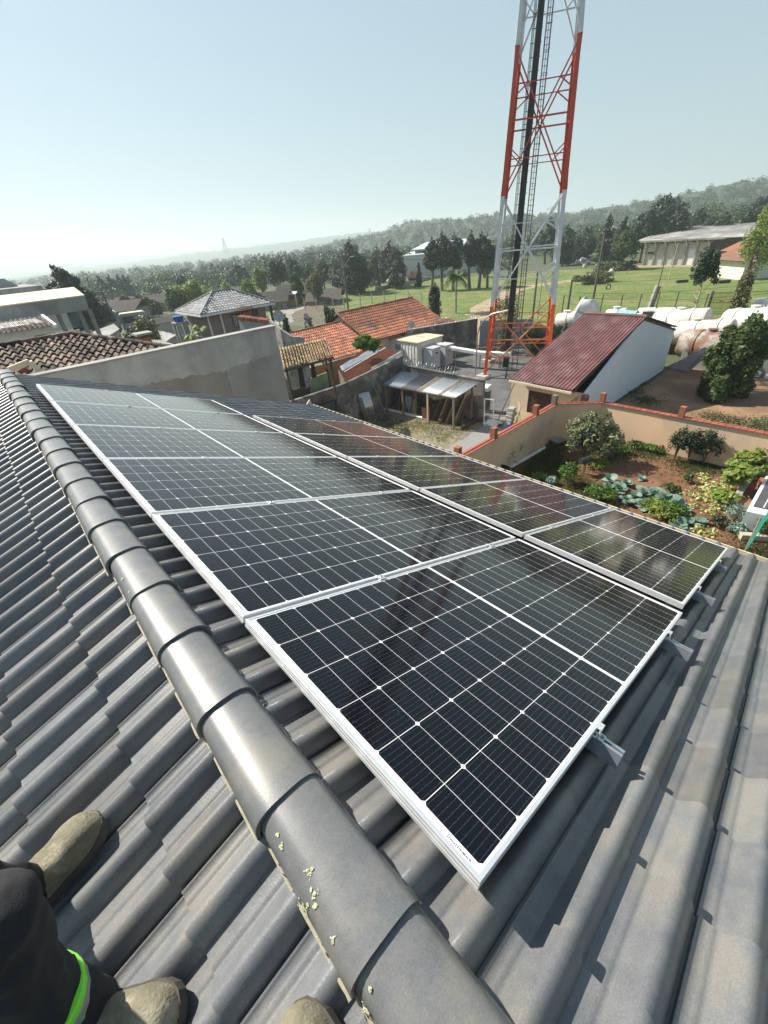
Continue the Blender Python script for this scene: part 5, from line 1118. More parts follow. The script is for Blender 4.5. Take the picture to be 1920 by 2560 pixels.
# leaning boards, white pipe, drum, roof sheet scrap
for i in range(4):
    a = on_z(*zE(470 + 8 * i, 560 - 3 * i), G + .02); plank('dark board leaning in the corner of the peach garden walls', a, (a[0] + .35, 9.35 - .05 * i, -6.75 + .05 * i), .09, .03, M_timber, 'board', 'board', 'boards leaning in the garden corner')
mb = MB(); p, q = on_z(*zE(175, 735), G + .09), on_z(*zE(372, 620), G + .09); mb.tube([p, q], .085, 12); tag(mb.build('white_pipe', M_pvc, None, loc=p, smooth=50), 'white plastic pipe lying along the foot of the long garden wall', 'pipe')
mb = MB(); c = on_z(*zE(440, 575), G + .25); mb.hexa([c + v for v in ((-.4, -.3, 0), (.35, -.4, -.05), (.45, .2, .02), (-.3, .3, .06))] + [c + V3(v) + (0, 0, .03) for v in ((-.4, -.3, 0), (.35, -.4, -.05), (.45, .2, .02), (-.3, .3, .06))]); mb.box(c - (0, 0, .14), (.3, .3, .26)); tag(mb.build('cement_slab', M_fibro, None, loc=c), 'grey slab resting on a block near the garden wall corner', 'slab')
c = on_z(*zE(120, 750), G + .5); c = V3((c[0], c[1], G)); mb = MB(); mb.lathe(c, [(.36, 0), (.40, .06), (.40, .56), (.42, .6), (.38, .6), (.36, .1), (.02, .08)], 22); tag(mb.build('black_drum', M_blackrub, None, loc=c, smooth=40), 'open black plastic drum below the gutter by the bare vine', 'drum')
# garden furniture
bbq = on_z(*zE(592, 770), G); bq = thing('grill_box', 'black covered box on a wooden stake beside the round shrub', 'grill', bbq); mb = MB(); mb.bar(bbq, bbq + (0, 0, .62), .09); mb.build('stake', M_timber, bq); mb = MB(); mb.tube([bbq + (-.28, .12, .72), bbq + (.28, -.12, .72)], [.15, .15], 12); mb.build('drum_body', M_blackrub, bq, smooth=50)
bb = on_z(*zE(1035, 645), G); mb = MB(); mb.hexa([bb + v for v in ((-.16, -.1, 0), (.16, -.1, 0), (.16, .1, 0), (-.16, .1, 0), (-.05, -.08, .42), (.14, -.08, .48), (.14, .1, .48), (-.05, .1, .42))]); tag(mb.build('stone_chunk', M_brick, None, loc=bb, bevel=.03), 'upright chunk of brickwork at the foot of the sunlit wall', 'stone')
# raised slab with white frame, steps and edging at the right border
gp0 = [on_z(*q, G + .75) for q in ((1866, 1278), (1935, 1293), (1990, 1195), (1915, 1190))]
sl = thing('framed_slab', 'low dark slab with broad white frame at the right edge of the garden', 'slab', (gp0[0][0], gp0[0][1], G)); cen = sum(gp0) / 4
M_slab = mat('dark_grey_slab', (.085, .08, .085), (.06, .058, .06), 3, .5)
mb = MB(); mb.hexa([(p[0], p[1], G) for p in gp0] + [p for p in gp0]); mb.build('base', M_white, sl); ins = [p + (cen - p) * .26 for p in gp0]; mb = MB(); mb.hexa([p + (0, 0, .003) for p in ins] + [p + (0, 0, .05) for p in ins]); mb.build('panel', M_slab, sl)
m2 = (ins[0] + ins[1]) / 2; m3 = (ins[2] + ins[3]) / 2; mb = MB(); mb.bar(m2 + (0, 0, .055), m3 + (0, 0, .055), .03, .012); mb.build('centre_strip', M_white, sl)
for k, (q0, q1) in enumerate((((1830, 1260), (1905, 1150)), ((1843, 1300), (1920, 1312)), ((1850, 1340), (1925, 1345)))):
    p, q = on_z(*q0, G + .12), on_z(*q1, G + .12); mb = MB(); mb.bar(p, q, .22, .24); tag(mb.build('kerb_block', M_timber_lt if k else M_cem_light, None, loc=p), ('pale kerb along the framed slab', 'timber step in front of the framed slab, the upper one', 'timber step in front of the framed slab, the lower one')[k], 'kerb')
bx = on_z(1918, 1213, G + .3); mb = MB(); mb.box(bx, (.6, .5, .35), .3); tag(mb.build('brick_planter', M_brick, None, loc=bx), 'brick planter behind the framed slab', 'planter')
nt = on_z(1868, 1370, G); net = thing('garden_net', 'green net stretched up between two pale stakes at the garden edge', 'net', nt); M_net = mat('green_net', (.03, .30, .22), (.05, .38, .28), 8, .7)
p0_, p1_ = on_z(1858, 1385, G), on_z(1900, 1330, G); mb = MB(); H_ = 1.3
for k in range(15): f = k / 14; mb.bar(lerp(p0_, p1_, f), lerp(p0_, p1_, f) + (0, 0, H_), .010)
for k in range(14): z = H_ * k / 13; mb.bar(p0_ + (0, 0, z), p1_ + (0, 0, z), .010)
mb.build('mesh', M_net, net); mb = MB(); mb.bar(p0_, p0_ + (.1, .05, 1.6), .035); mb.build('stake', M_timber_lt, net); mb = MB(); mb.bar(p1_, p1_ + (.1, 0, 1.9), .035); mb.build('stake', M_timber_lt, net)
# ================================================================ field, fences, poles, tanks, warehouse and far buildings
M_conc_post = mat('concrete_post', (.33, .32, .30), (.24, .235, .225), 3, .9); M_pole = mat('old_wooden_pole', (.13, .115, .10), (.085, .078, .07), 3, .9, streak=(5, 5, .6)); M_rust = mat('rusty_tank', (.24, .10, .045), (.15, .11, .085), 1.6, .75, c3=(.36, .34, .31), s3=.9, streak=(1, 1, 1)); M_tank = mat('dirty_white_tank', (.72, .71, .66), (.60, .58, .52), 1.2, .5, c3=(.50, .46, .40), s3=.9); M_redsteel = mat('dark_red_chassis', (.20, .035, .03), (.14, .03, .03), 2, .6)
M_poleD = M_pole
# utility poles with cross arms; bases found on the ground, tops where the photo shows them
def pole(lab, base_px, top_px, r=.14, arm=True, m=None, D=None, cat='utility pole', lamp=False):
    b = on_z(*base_px) if D is None else at_range(*base_px, D); R0 = math.hypot(*(b[:2] - CAM_POS[:2])); zt = at_range(*top_px, R0)[2]
    t = thing('utility_pole', lab, cat, b, 'utility poles'); mb = MB(); mb.tube([b, (b[0], b[1], zt)], [r, r * .7], 8); mb.build('shaft', m or M_pole, t, smooth=50)
    if arm:
        mb = MB(); d = unit((RIGHT[0], RIGHT[1], 0)); mb.bar(np.array([b[0], b[1], zt - .35]) - d * .95, np.array([b[0], b[1], zt - .35]) + d * .95, .1, .12); mb.build('cross_arm', m or M_pole, t)
        for k in (-.85, -.3, .3, .85): mb = MB(); mb.lathe(np.array([b[0], b[1], zt - .29]) + d * k, [(.04, 0), (.06, .05), (.03, .16)], 8); mb.build('insulator', M_white, t)
    if lamp:
        q = np.array([b[0], b[1], zt - 2.2]); e = q + unit((RIGHT[0], RIGHT[1], 0)) * 1.3 + (0, 0, 1.7); mb = MB(); mb.tube([q, q * .5 + e * .5 + (0, 0, .1), e], .045, 6); mb.build('lamp_arm', M_wire, t); mb = MB(); mb.bar(e, e + unit((RIGHT[0], RIGHT[1], 0)) * .6, .22, .12); mb.build('lamp_head', M_white, t)
    return np.array([b[0], b[1], zt])
PT = {}
PT['a'] = pole('tall utility pole with street lamp beyond the red tile roofs', zB(702, 712), zB(662, 348), .17, True, lamp=True)
PT['b'] = pole('utility pole by the fence behind the green meadow, near the excavator', zB(972, 570), zB(962, 372), .15)
PT['c'] = pole('thick dark utility pole at the meadow edge behind the maroon shed', zC(652, 706), zC(728, 298), .19)
PT['d'] = pole('short dark post with lamp left of the thick utility pole', zC(500, 800), zC(530, 596), .16, False)
PT['e'] = pole('leaning thin pole standing in the middle of the meadow', zC(1086, 600), zC(1140, 388), .09, False, M_timber_lt)
PT['f'] = pole('thin pole beside the grey tilted box, in front of the warehouse', zC(992, 768), zC(1044, 516), .09, False, M_timber)
PT['g'] = pole('dark utility pole far left behind the buses', z1(1150, 430), z1(1055, 180), .16, True, None, 75)
PT['h'] = pole('stump like dark post among the trees behind the tower', zC(300, 838), zC(290, 546), .14, False)
PT['i'] = pole('slim grey post right behind the tower, beside the stump like one', zC(330, 835), zC(368, 578), .07, False, M_conc_post)
PT['k'] = pole('utility pole in front of the tall dark trees', zB(1255, 500), zB(1258, 375), .15)
PT['l'] = pole('utility pole in front of the second group of tall trees', zB(1502, 455), zB(1500, 330), .15)
PT['m'] = pole('white topped lamp post at the right edge of the meadow', zC(1475, 790), zC(1570, 590), .08, False, M_conc_post)
def wire(a, b, sag, lab, r=.016):
    a, b = V3(a), V3(b); mb = MB(); mb.tube([lerp(a, b, k / 16) - (0, 0, sag * 4 * (k / 16) * (1 - k / 16)) for k in range(17)], r, 4); return tag(mb.build('power_line', M_cable, None, loc=a), lab, 'power line', 'power lines over the street')
far_l = at_range(*zA(0, 520 / 1.0), 95); far_r = at_range(1990, 640, 95)
dR = unit((RIGHT[0], RIGHT[1], 0))
left_end = at_range(*zB(-60, 545), 70)
for k, (o_, z_) in enumerate(((-.85, -.13), (.0, -.13), (.85, -.13))):
    wire(PT['a'] + dR * o_ + (0, 0, z_), left_end + dR * o_ + (0, 0, z_), 1.2, 'power line from the tall lamp pole down to the left'); wire(PT['a'] + dR * o_ + (0, 0, z_), PT['k'] + dR * o_ + (0, 0, z_), .5, 'power line from the tall lamp pole towards the dark trees'); wire(PT['k'] + dR * o_ + (0, 0, z_), PT['l'] + dR * o_ + (0, 0, z_), .6, 'power line passing in front of the tall dark trees'); wire(PT['l'] + dR * o_ + (0, 0, z_), PT['c'] + dR * o_ + (0, 0, z_), 1.2, 'power line running to the thick dark pole'); wire(PT['c'] + dR * o_ + (0, 0, z_), at_range(2050, 585, 80) + dR * o_, 1.0, 'power line from the thick dark pole across the warehouse front')
for k, dz in enumerate((3.3, 3.7, 4.1)): wire(PT['a'] - (0, 0, dz), at_range(*zA(900, 660 + 22 * k), 80), 1.0, 'low cable from the tall lamp pole over the hip roofed house'); wire(PT['a'] - (0, 0, dz), PT['b'] - (0, 0, dz - 1.0), .5, 'low cable from the tall lamp pole to the pole by the excavator')
for k, (y0_, y1_) in enumerate(((545, 540), (612, 600), (640, 655))): wire(at_range(*zC(520 + 30 * k, y0_ + 60), 60), at_range(2030, zC(0, y1_)[1] + 8 * k - 20, 62), .6, 'low cable crossing above the green meadow')
wire(PT['g'], at_range(*zA(1340, 560), 70), 1.0, 'power line from the far left pole to the right'); wire(PT['g'] - (0, 0, .5), at_range(*zA(0, 720), 60), .5, 'power line from the far left pole to the left')
# meadow fence: each post, wires as one part of the fence
fe = thing('field_fence', 'wire fence with angled concrete posts along the near edge of the meadow', 'fence', on_z(*zB(780, 690)))
fpx = [zB(425, 720), zB(500, 712), zB(607, 700), zB(680, 716), zB(783, 690), zB(858, 684), zB(937, 678), zB(1008, 650), zB(1100, 690), zB(1180, 706), zB(1290, 700)]
fp_ = [on_z(q[0], q[1]) for q in fpx]
for p in fp_: mb = MB(); mb.bar(p, p + (0, 0, 2.0), .12); mb.bar(p + (0, 0, 2.0), p + (-.2, .2, 2.35), .1); mb.build('post', M_conc_post, fe)
mb = MB()
for p, q in zip(fp_[:-1], fp_[1:]):
    for z in (.4, .8, 1.2, 1.6, 1.95): mb.bar(p + (0, 0, z), q + (0, 0, z), .015)
mb.build('wires', M_wire, fe)
fe2 = thing('yard_fence', 'post and wire fence between the tank yard and the meadow', 'fence', on_z(*zC(800, 780)))
f2 = [on_z(*zC(x, y)) for x, y in ((470, 790), (560, 800), (690, 790), (800, 792), (905, 790), (1010, 775), (1115, 780), (1280, 795), (1505, 790), (1640, 780))]
for p in f2: mb = MB(); mb.bar(p, p + (.05, 0, 2.1), .11); mb.build('post', M_pole, fe2)
mb = MB(); [mb.bar(p + (0, 0, z), q + (0, 0, z), .016) for p, q in zip(f2[:-1], f2[1:]) for z in (.6, 1.2, 2.05)]; mb.build('wires', M_cable, fe2)
mb = MB(); [mb.bar(on_z(*zC(*a)), on_z(*zC(*b), G + 1.6), .09) for a, b in (((1205, 790), (1285, 780)), ((1560, 760), (1520, 780)))]; mb.build('stays', M_pole, fe2)
gt2 = thing('yard_gate', 'rusty barred gate in the fence between tank yard and meadow', 'gate', on_z(*zC(1380, 785))); g0, g1 = on_z(*zC(1305, 785), G + .15), on_z(*zC(1450, 782), G + .15); M_rustbar = mat('rusty_bar', (.26, .17, .06), (.2, .11, .05), 4, .8)
mb = MB(); [mb.bar(g0 + (0, 0, z), g1 + (0, 0, z), .05) for z in (0, 1.0, 1.25, 2.0)]; [mb.bar(lerp(g0, g1, k / 18), lerp(g0, g1, k / 18) + (0, 0, 2.0), .035) for k in range(19)]; mb.build('bars', M_rustbar, gt2)
mb = MB(); c = lerp(g0, g1, .45) + (0, 0, 1.15); mb.box(c, (.3, .3, .25)); mb.build('lock_box', mat('yellow_lock_plate', (.55, .42, .08), None, 3, .6), gt2)
for p in (g0, g1): mb = MB(); mb.bar(p - (0, 0, .15), p + (0, 0, 2.2), .22); mb.build('gate_post', M_pole, gt2)
# tanks of the tank yard
def tank(lab, p, q, r, m, bands=3, group='tanks in the yard behind the shed', legs=True, hatch=True):
    p, q = V3(p), V3(q); d = unit(q - p); t = thing('tank_trailer', lab, 'tank', (p[0], p[1], G), group); L_ = np.linalg.norm(q - p)
    mb = MB(); mb.lathe(p, [(.15 * r, -.22 * r), (.6 * r, -.17 * r), (.93 * r, -.05 * r), (r, .08 * r), (r, L_ - .08 * r), (.93 * r, L_ + .05 * r), (.6 * r, L_ + .17 * r), (.15 * r, L_ + .22 * r)], 22, axis=d); mb.build('vessel', m, t, smooth=40)
    for k in range(bands): f = (k + .6) / (bands + .2); c = p + d * L_ * f; mb = MB(); mb.lathe(c, [(r, -.12), (r + .06, -.12), (r + .06, .12), (r, .12)], 22, axis=d); mb.build('band', m, t, smooth=40)
    if hatch: c = lerp(p, q, .45) + (0, 0, r * .97); mb = MB(); mb.lathe(c, [(.3, 0), (.3, .14), (.34, .15), (.34, .2), (.05, .24)], 14); mb.build('hatch', m, t)
    if legs:
        n_ = np.array([-d[1], d[0], 0])
        for f in (.18, .82): c = lerp(p, q, f); mb = MB(); mb.hexa([c - n_ * r * .7 - d * .12 + (0, 0, G - c[2]), c - n_ * r * .7 + d * .12 + (0, 0, G - c[2]), c + n_ * r * .7 + d * .12 + (0, 0, G - c[2]), c + n_ * r * .7 - d * .12 + (0, 0, G - c[2])] + [c + a * n_ * r * .75 + b * d * .12 - (0, 0, r * .55) for a, b in ((-1, -1), (-1, 1), (1, 1), (1, -1))]); mb.build('saddle', M_redsteel, t)
    return t
def tk_px(a, b, D0, D1): return at_range(*a, D0), at_range(*b, D1)
p, q = tk_px((1710, 858), (1850, 872), 41.0, 39.5); tank('rusty orange and grey tank lying behind the white shed', p, q, 1.02, M_rust, 2)
p, q = tk_px((1640, 806), (1768, 800), 48, 46.5); tank('long white tank behind the ridge of the maroon shed', p, q, .95, M_tank, 2)
p, q = tk_px((1660, 833), (1830, 826), 44.5, 43); tank('white tank with rust stains lying in front of the long white one', p, q, .85, mat('rust_stained_tank', (.66, .64, .58), (.55, .52, .46), 1.2, .6, c3=(.42, .22, .10), s3=.5), 3)
p, q = tk_px((1815, 805), (1960, 800), 45.5, 44); tank('white tank with strap bands at the right end of the yard', p, q, .95, M_tank, 3)
p, q = tk_px((1885, 775), (2010, 770), 48, 47); tank('topmost white tank standing behind the others at the right edge', p, q, .85, M_tank, 2)
p, q = tk_px((1395, 805), (1440, 800), 46, 45.5); tank('small white tank left of the tilted hopper', p, q, .75, M_tank, 1)
p, q = tk_px((1518, 790), (1565, 786), 50, 49.5); tank('white tank half covered by a blue sheet behind the ridge', p, q, .6, M_tank, 1)
mb = MB(); c = at_range(1568, 783, 49); rows = [[c + np.array([.3 * i - .6, .3 * j - .9, .25 - .07 * (i - 2) ** 2 + .03 * math.sin(j * 2 + i)]) for j in range(7)] for i in range(5)]; mb.grid(np.array(rows)); o = mb.build('blue_sheet', mat('pale_blue_sheet', (.25, .48, .62), (.2, .4, .55), 3, .5), None, loc=c); o.modifiers.new('thickness', 'SOLIDIFY').thickness = .01; tag(o, 'pale blue plastic sheet draped over the half hidden tank', 'plastic sheet')
rb_ = at_range(1800, 800, 47.5); mb = MB(); mb.box((rb_[0], rb_[1], rb_[2] - .6), (5.5, 2.2, 1.1), math.radians(-66)); tag(mb.build('truck_bed', M_redsteel, None, loc=(rb_[0], rb_[1], G)), 'dark red truck bed between the white tanks', 'truck bed')
for x, lab in ((1620, 'white truck cab part behind the ridge, the left one'), (1668, 'white truck cab part with dark window behind the ridge, the right one')):
    c = at_range(x, 782, 51); t = thing('truck_cab', lab, 'truck cab', (c[0], c[1], G), 'truck cabs behind the ridge'); mb = MB(); mb.box((c[0], c[1], (c[2] + G) / 2), (1.6, 2.0, c[2] - G + .7), math.radians(-62)); mb.build('body', M_tank, t, bevel=.15)
    n_ = unit(CAM_POS - c) * (1, 1, 0); mb = MB(); mb.box(c + n_ * 1.02 + (0, 0, .05), (.9, .05, .45), math.radians(-62)); mb.build('window', M_glass, t)
# tilted hopper with lettering
hb = at_range(1455, 830, 46); ht = at_range(1480, 755, 46); hp = thing('tilted_hopper', 'tilted grey white metal hopper with black lettering EXTRADERO on its side', 'hopper', (hb[0], hb[1], G))
hx = unit((RIGHT[0], RIGHT[1], 0)); hy = np.array([-hx[1], hx[0], 0]) * 1.0
ang = R_(24); hu = unit(hx * math.cos(ang) - np.array([0, 0, math.sin(ang)])); hv = unit(hx * math.sin(ang) + np.array([0, 0, math.cos(ang)])); Wh, Hh, Dh = 2.0, 3.7, 2.0; HO = at_range(1453, 749, 45.5) - hv * Hh
def hpt(a, b, c): return HO + hu * a + hv * b + hy * c
mb = MB(); rows = []
for b in np.linspace(0, Hh, 8): rows.append([hpt(a, b + (.35 if b == Hh else 0) * math.sin(3 * a / Wh), .10 * math.sin(math.pi * a / Wh) * -3.0) for a in np.linspace(0, Wh, 14)])
mb.grid(np.array(rows)); o = mb.build('front_plate', M_white_dirty, hp, smooth=60); o.modifiers.new('thickness', 'SOLIDIFY').thickness = .05
mb = MB(); mb.hexa([hpt(0, 0, .1), hpt(Wh, 0, .1), hpt(Wh + .5, 0, Dh), hpt(.4, 0, Dh), hpt(0, Hh * .98, .1), hpt(Wh, Hh * 1.0, .1), hpt(Wh + .9, Hh * 1.02, Dh), hpt(.9, Hh * 1.15, Dh)]); mb.build('body', M_fibro, hp, bevel=.2)
mb = MB(); mb.bar(hpt(.2, Hh * .42, -.32), hpt(Wh * .8, Hh * .40, -.33), .12, .08); mb.build('rib', M_fibro, hp)
tx = bpy.data.curves.new('lettering', 'FONT'); tx.body = 'EXTRADERO'; tx.size = .27; tx.extrude = .008; tx.space_character = .92; tmp_ = bpy.data.objects.new('tmp', tx); col.objects.link(tmp_); bpy.context.view_layer.update(); lm_ = bpy.data.meshes.new_from_object(tmp_.evaluated_get(bpy.context.evaluated_depsgraph_get())); bpy.data.objects.remove(tmp_); to = bpy.data.objects.new('lettering', lm_); col.objects.link(to); to.parent = hp
mt = Matrix.Identity(4); zc_ = -hy; o3 = hpt(.10, Hh - 1.02, -.37) - V3(hp['_base'])
for i in range(3): mt[i][0], mt[i][1], mt[i][2], mt[i][3] = hu[i], hv[i], zc_[i], o3[i]
to.matrix_local = mt; lm_.materials.clear(); lm_.materials.append(M_ink)
mb = MB(); mb.bar(hpt(-.25, -.4, -.2), hpt(-.1, Hh * .55, -.1), .14); mb.build('strut', M_blackrub, hp)
# broken hull like panel, low wall and rubble behind the shed
hl = [on_z(*zC(1085, 1110), G + .05), on_z(*zC(1200, 1135), G + .05), on_z(*zC(1345, 1002), G + 1.5), on_z(*zC(1300, 995), G + 1.7)]
mb = MB(); mb.hexa([hl[0], hl[1], hl[2], hl[3]] + [p + (0, .1, .12) for p in hl]); tag(mb.build('broken_hull', mat('grey_hull', (.24, .22, .22), (.16, .15, .15), 2, .8, c3=(.36, .34, .33), s3=1), None, loc=hl[0], bevel=.03), 'battered grey hull panel leaning up from the dirt behind the white shed', 'panel')
plank('thin dark beam lying along the grey hull panel', on_z(*zC(1070, 1105), G + .05), on_z(*zC(1200, 1045), G + .9), .12, .1, M_timber)
wall_box('low_wall', 'cracked grey concrete wall between dirt lot and tank yard', (38.6, 8.9), (39.0, -3.0), G, -7.6, .18, M_cem_light)
rr = np.random.default_rng(71)
for i in range(9):
    c = on_z(*zC(1520 + 20 * i - 8 * (i % 3), 1145 - 14 * (i % 4) + 3 * i), G); mb = MB(); mb.blob(c + (0, 0, .15), (.3 + .12 * rr.random(), .28, .24), seed=i, rough=.16); tag(mb.build('rubble_stone', M_cem_light if i % 3 else M_brick, None, loc=c), 'pale rubble stone lying with others under the broad leaved tree', 'stone', 'rubble under the broad leaved tree')
# warehouse
W0, W1 = on_z(*zC(938, 515)), on_z(*zC(1290, 512)); wd = unit((W1 - W0) * (1, 1, 0)); wn_ = np.array([-wd[1], wd[0], 0]); wn_ = wn_ * (1 if wn_ @ (W0 - CAM_POS) > 0 else -1); Lw = np.linalg.norm((W1 - W0)[:2]); D0 = math.hypot(*(W0 - CAM_POS)[:2])
zl = at_range(*zC(950, 372), D0)[2]; wz = zl
wa = thing('warehouse', 'wide whitewashed block warehouse with low grey sheet roof on raking struts', 'warehouse', W0)
def wp(a, b, z): p = W0 + wd * a + wn_ * b; return np.array([p[0], p[1], z])
M_block = mat('whitewashed_block', (.56, .55, .50), (.44, .435, .40), .9, .9, c3=(.36, .36, .34), s3=.5, bump=.4)
mb = MB(); mb.hexa([wp(0, 0, G), wp(Lw, 0, G), wp(Lw, .2, G), wp(0, .2, G), wp(0, 0, wz - .75), wp(Lw, 0, wz - .75), wp(Lw, .2, wz - .75), wp(0, .2, wz - .75)]); mb.build('front_wall', M_block, wa)
mb = MB()
for r_ in range(14):
    z = G + .4 * r_; mb.hexa([wp(0, -.02, z), wp(Lw, -.02, z), wp(Lw, -.002, z), wp(0, -.002, z), wp(0, -.02, z + .03), wp(Lw, -.02, z + .03), wp(Lw, -.002, z + .03), wp(0, -.002, z + .03)])
mb.build('block_courses', M_cem_light, wa)
mb = MB(); mb.hexa([wp(.0, 0.21, G), wp(Lw + 14, .21, G), wp(Lw + 14, 24, G), wp(0, 24, G), wp(0, .21, wz - .1), wp(Lw + 14, .21, wz - .1), wp(Lw + 14, 24, wz + 1.5), wp(0, 24, wz + 1.5)]); mb.build('interior_shade_block', M_timber_dk, wa)  # solid fill whose dark colour stands in for the unlit inside
for k in range(7):
    a = Lw * k / 6; mb = MB(); mb.bar(wp(a, -.18, G), wp(a + .05, -.18, wz), .32, .3); mb.build('column', M_conc_post, wa)
    mb = MB(); mb.bar(wp(a, -.2, wz - 1.4), wp(a - .2, -1.2, wz - .15), .16); mb.bar(wp(a, -.2, wz - 1.0), wp(a + 1.1, -.2, wz - .1), .14); mb.bar(wp(a, -.2, wz - 1.0), wp(a - 1.1, -.2, wz - .1), .14); mb.build('strut', M_tank, wa)
mb = MB(); n_ = 120; rows = []
for b, z in ((-1.35, wz - .05), (11, wz + 1.15), (12.5, wz + 1.2), (26, wz + 1.6)): rows.append([wp(-2.4 + (Lw + 18) * k / n_, b, z + .04 * math.cos(k * math.pi)) for k in range(n_ + 1)])
mb.grid(np.array(rows)); o = mb.build('roof', mat('striped_sheet_roof', (.23, .225, .215), (.38, .375, .36), .35, .85, streak=(.06, 2.2, 1), c3=(.16, .155, .15), s3=.08), wa, smooth=70); o.modifiers.new('thickness', 'SOLIDIFY').thickness = .12
mb = MB(); mb.hexa([wp(-2.4, -1.45, wz - .35), wp(Lw + 3, -1.45, wz - .35), wp(Lw + 3, -1.37, wz - .35), wp(-2.4, -1.37, wz - .35), wp(-2.4, -1.45, wz), wp(Lw + 3, -1.45, wz), wp(Lw + 3, -1.37, wz), wp(-2.4, -1.37, wz)]); mb.build('fascia', M_fibro, wa)
mb = MB(); a = Lw * .72; mb.hexa([wp(a, -.06, G), wp(a + 1.3, -.06, G), wp(a + 1.3, -.025, G), wp(a, -.025, G), wp(a, -.06, G + 2.9), wp(a + 1.3, -.06, G + 2.9), wp(a + 1.3, -.025, G + 2.9), wp(a, -.025, G + 2.9)]); mb.build('door', M_white, wa)
mb = MB(); mb.hexa([wp(.5, -.05, G + 2.2), wp(Lw / 6 - .3, -.05, G + 2.2), wp(Lw / 6 - .3, -.025, G + 2.2), wp(.5, -.025, G + 2.2), wp(.5, -.05, G + 2.7), wp(Lw / 6 - .3, -.05, G + 2.7), wp(Lw / 6 - .3, -.025, G + 2.7), wp(.5, -.025, G + 2.7)]); mb.build('vent_opening', M_timber_dk, wa)
# white house on the right with brown roof
c0 = on_z(*zC(1500, 600)); R0 = math.hypot(*(c0 - CAM_POS)[:2]); rd_ = unit((RIGHT[0], RIGHT[1], 0)); fd_ = np.array([-rd_[1], rd_[0], 0]); zt = at_range(*zC(1510, 487), R0)[2]
wh2 = thing('white_cottage', 'white cottage with brown tiled roof at the right edge beyond the meadow', 'house', c0)
def hp2(a, b, z): p = c0 + rd_ * a + fd_ * b; return np.array([p[0], p[1], z])
mb = MB(); mb.hexa([hp2(0, 0, G), hp2(12, 0, G), hp2(12, 7, G), hp2(0, 7, G), hp2(0, 0, zt), hp2(12, 0, zt), hp2(12, 7, zt), hp2(0, 7, zt)]); mb.build('wall', mat('cottage_cream', (.70, .68, .56), (.6, .58, .47), 1, .9), wh2)
mb = MB(); zr_ = zt + 2.1; mb.quad(hp2(-.9, -.8, zt - .05), hp2(13, -.8, zt - .05), hp2(13, 3.5, zr_), hp2(1.8, 3.5, zr_)); mb.quad(hp2(-.9, 7.8, zt - .05), hp2(-.9, -.8, zt - .05), hp2(1.8, 3.5, zr_)); mb.quad(hp2(13, 7.8, zt), hp2(-.9, 7.8, zt), hp2(1.8, 3.5, zr_), hp2(13, 3.5, zr_)); o = mb.build('roof', mat('brown_tile_roof', (.20, .10, .07), (.14, .075, .055), 1.2, .9, streak=(1, 1, 1)), wh2); o.modifiers.new('thickness', 'SOLIDIFY').thickness = .1
mb = MB(); mb.bar(hp2(-.95, -.85, zt - .08), hp2(13, -.85, zt - .08), .12, .14); mb.build('eave_board', M_white, wh2)
c0b = c0 + rd_ * 6 + fd_ * 9; mb = MB(); mb.hexa([c0b + (0, 0, 0), c0b + rd_ * 10, c0b + rd_ * 10 + fd_ * 5, c0b + fd_ * 5] + [p + (0, 0, zt + .5 - G) for p in (c0b, c0b + rd_ * 10, c0b + rd_ * 10 + fd_ * 5, c0b + fd_ * 5)]); annex = thing('red_roof_annex', 'house with bright red roof just behind the white cottage', 'house', c0b); mb.build('wall', M_orange_wall, annex)
mb = MB(); zz = zt + .52; mb.quad(c0b - rd_ * .6 - fd_ * .6 + (0, 0, zz - G), c0b + rd_ * 11 - fd_ * .6 + (0, 0, zz - G), c0b + rd_ * 11 + fd_ * 3 + (0, 0, zz + 2 - G), c0b + rd_ * 2 + fd_ * 3 + (0, 0, zz + 2 - G)); mb.quad(c0b - rd_ * .6 + fd_ * 6 + (0, 0, zz - G), c0b - rd_ * .6 - fd_ * .6 + (0, 0, zz - G), c0b + rd_ * 2 + fd_ * 3 + (0, 0, zz + 2 - G)); mb.build('roof', M_terra_new, annex)
# pale factory hall in the middle distance
H0, H1 = at_range(*zB(1060, 480), 140), at_range(*zB(1640, 430), 140); ha, hb_ = at_range(*zB(1050, 362), 140), at_range(*zB(1330, 335), 150)
fh = thing('factory_hall', 'pale grey factory hall with blue white roof behind the row of dark trees', 'building', (H0[0], H0[1], G)); d = unit((H1 - H0) * (1, 1, 0)); n_ = np.array([-d[1], d[0], 0]); n_ = n_ * (1 if n_ @ H0 > 0 else -1); L_ = np.linalg.norm((H1 - H0)[:2]); zt = ha[2]
def fp2(a, b, z): p = H0 + d * a + n_ * b; return np.array([p[0], p[1], z])
mb = MB(); mb.hexa([fp2(0, 0, G - 1), fp2(L_, 0, G - 1), fp2(L_, 30, G - 1), fp2(0, 30, G - 1), fp2(0, 0, zt), fp2(L_, 0, zt), fp2(L_, 30, zt), fp2(0, 30, zt)]); mb.build('wall', mat('pale_hall_wall', (.50, .51, .50), (.42, .43, .42), .2, .8), fh)
mb = MB(); mb.hexa([fp2(3, 8, zt), fp2(18, 8, zt), fp2(18, 28, zt), fp2(3, 28, zt), fp2(3, 8, zt + .9), fp2(18, 8, zt + .9), fp2(18, 28, zt + .9), fp2(3, 28, zt + .9)]); mb.build('clerestory', M_fibro, fh)
mb = MB(); mb.hexa([fp2(2, 7, zt + .9), fp2(19, 7, zt + .9), fp2(19, 18, zt + 2.4), fp2(6, 18, zt + 2.4), fp2(2, 7, zt + 1.1), fp2(19, 7, zt + 1.1), fp2(19, 18, zt + 2.6), fp2(6, 18, zt + 2.6)]); mb.build('roof', mat('blue_white_roof', (.42, .52, .60), (.5, .58, .64), .5, .4), fh)
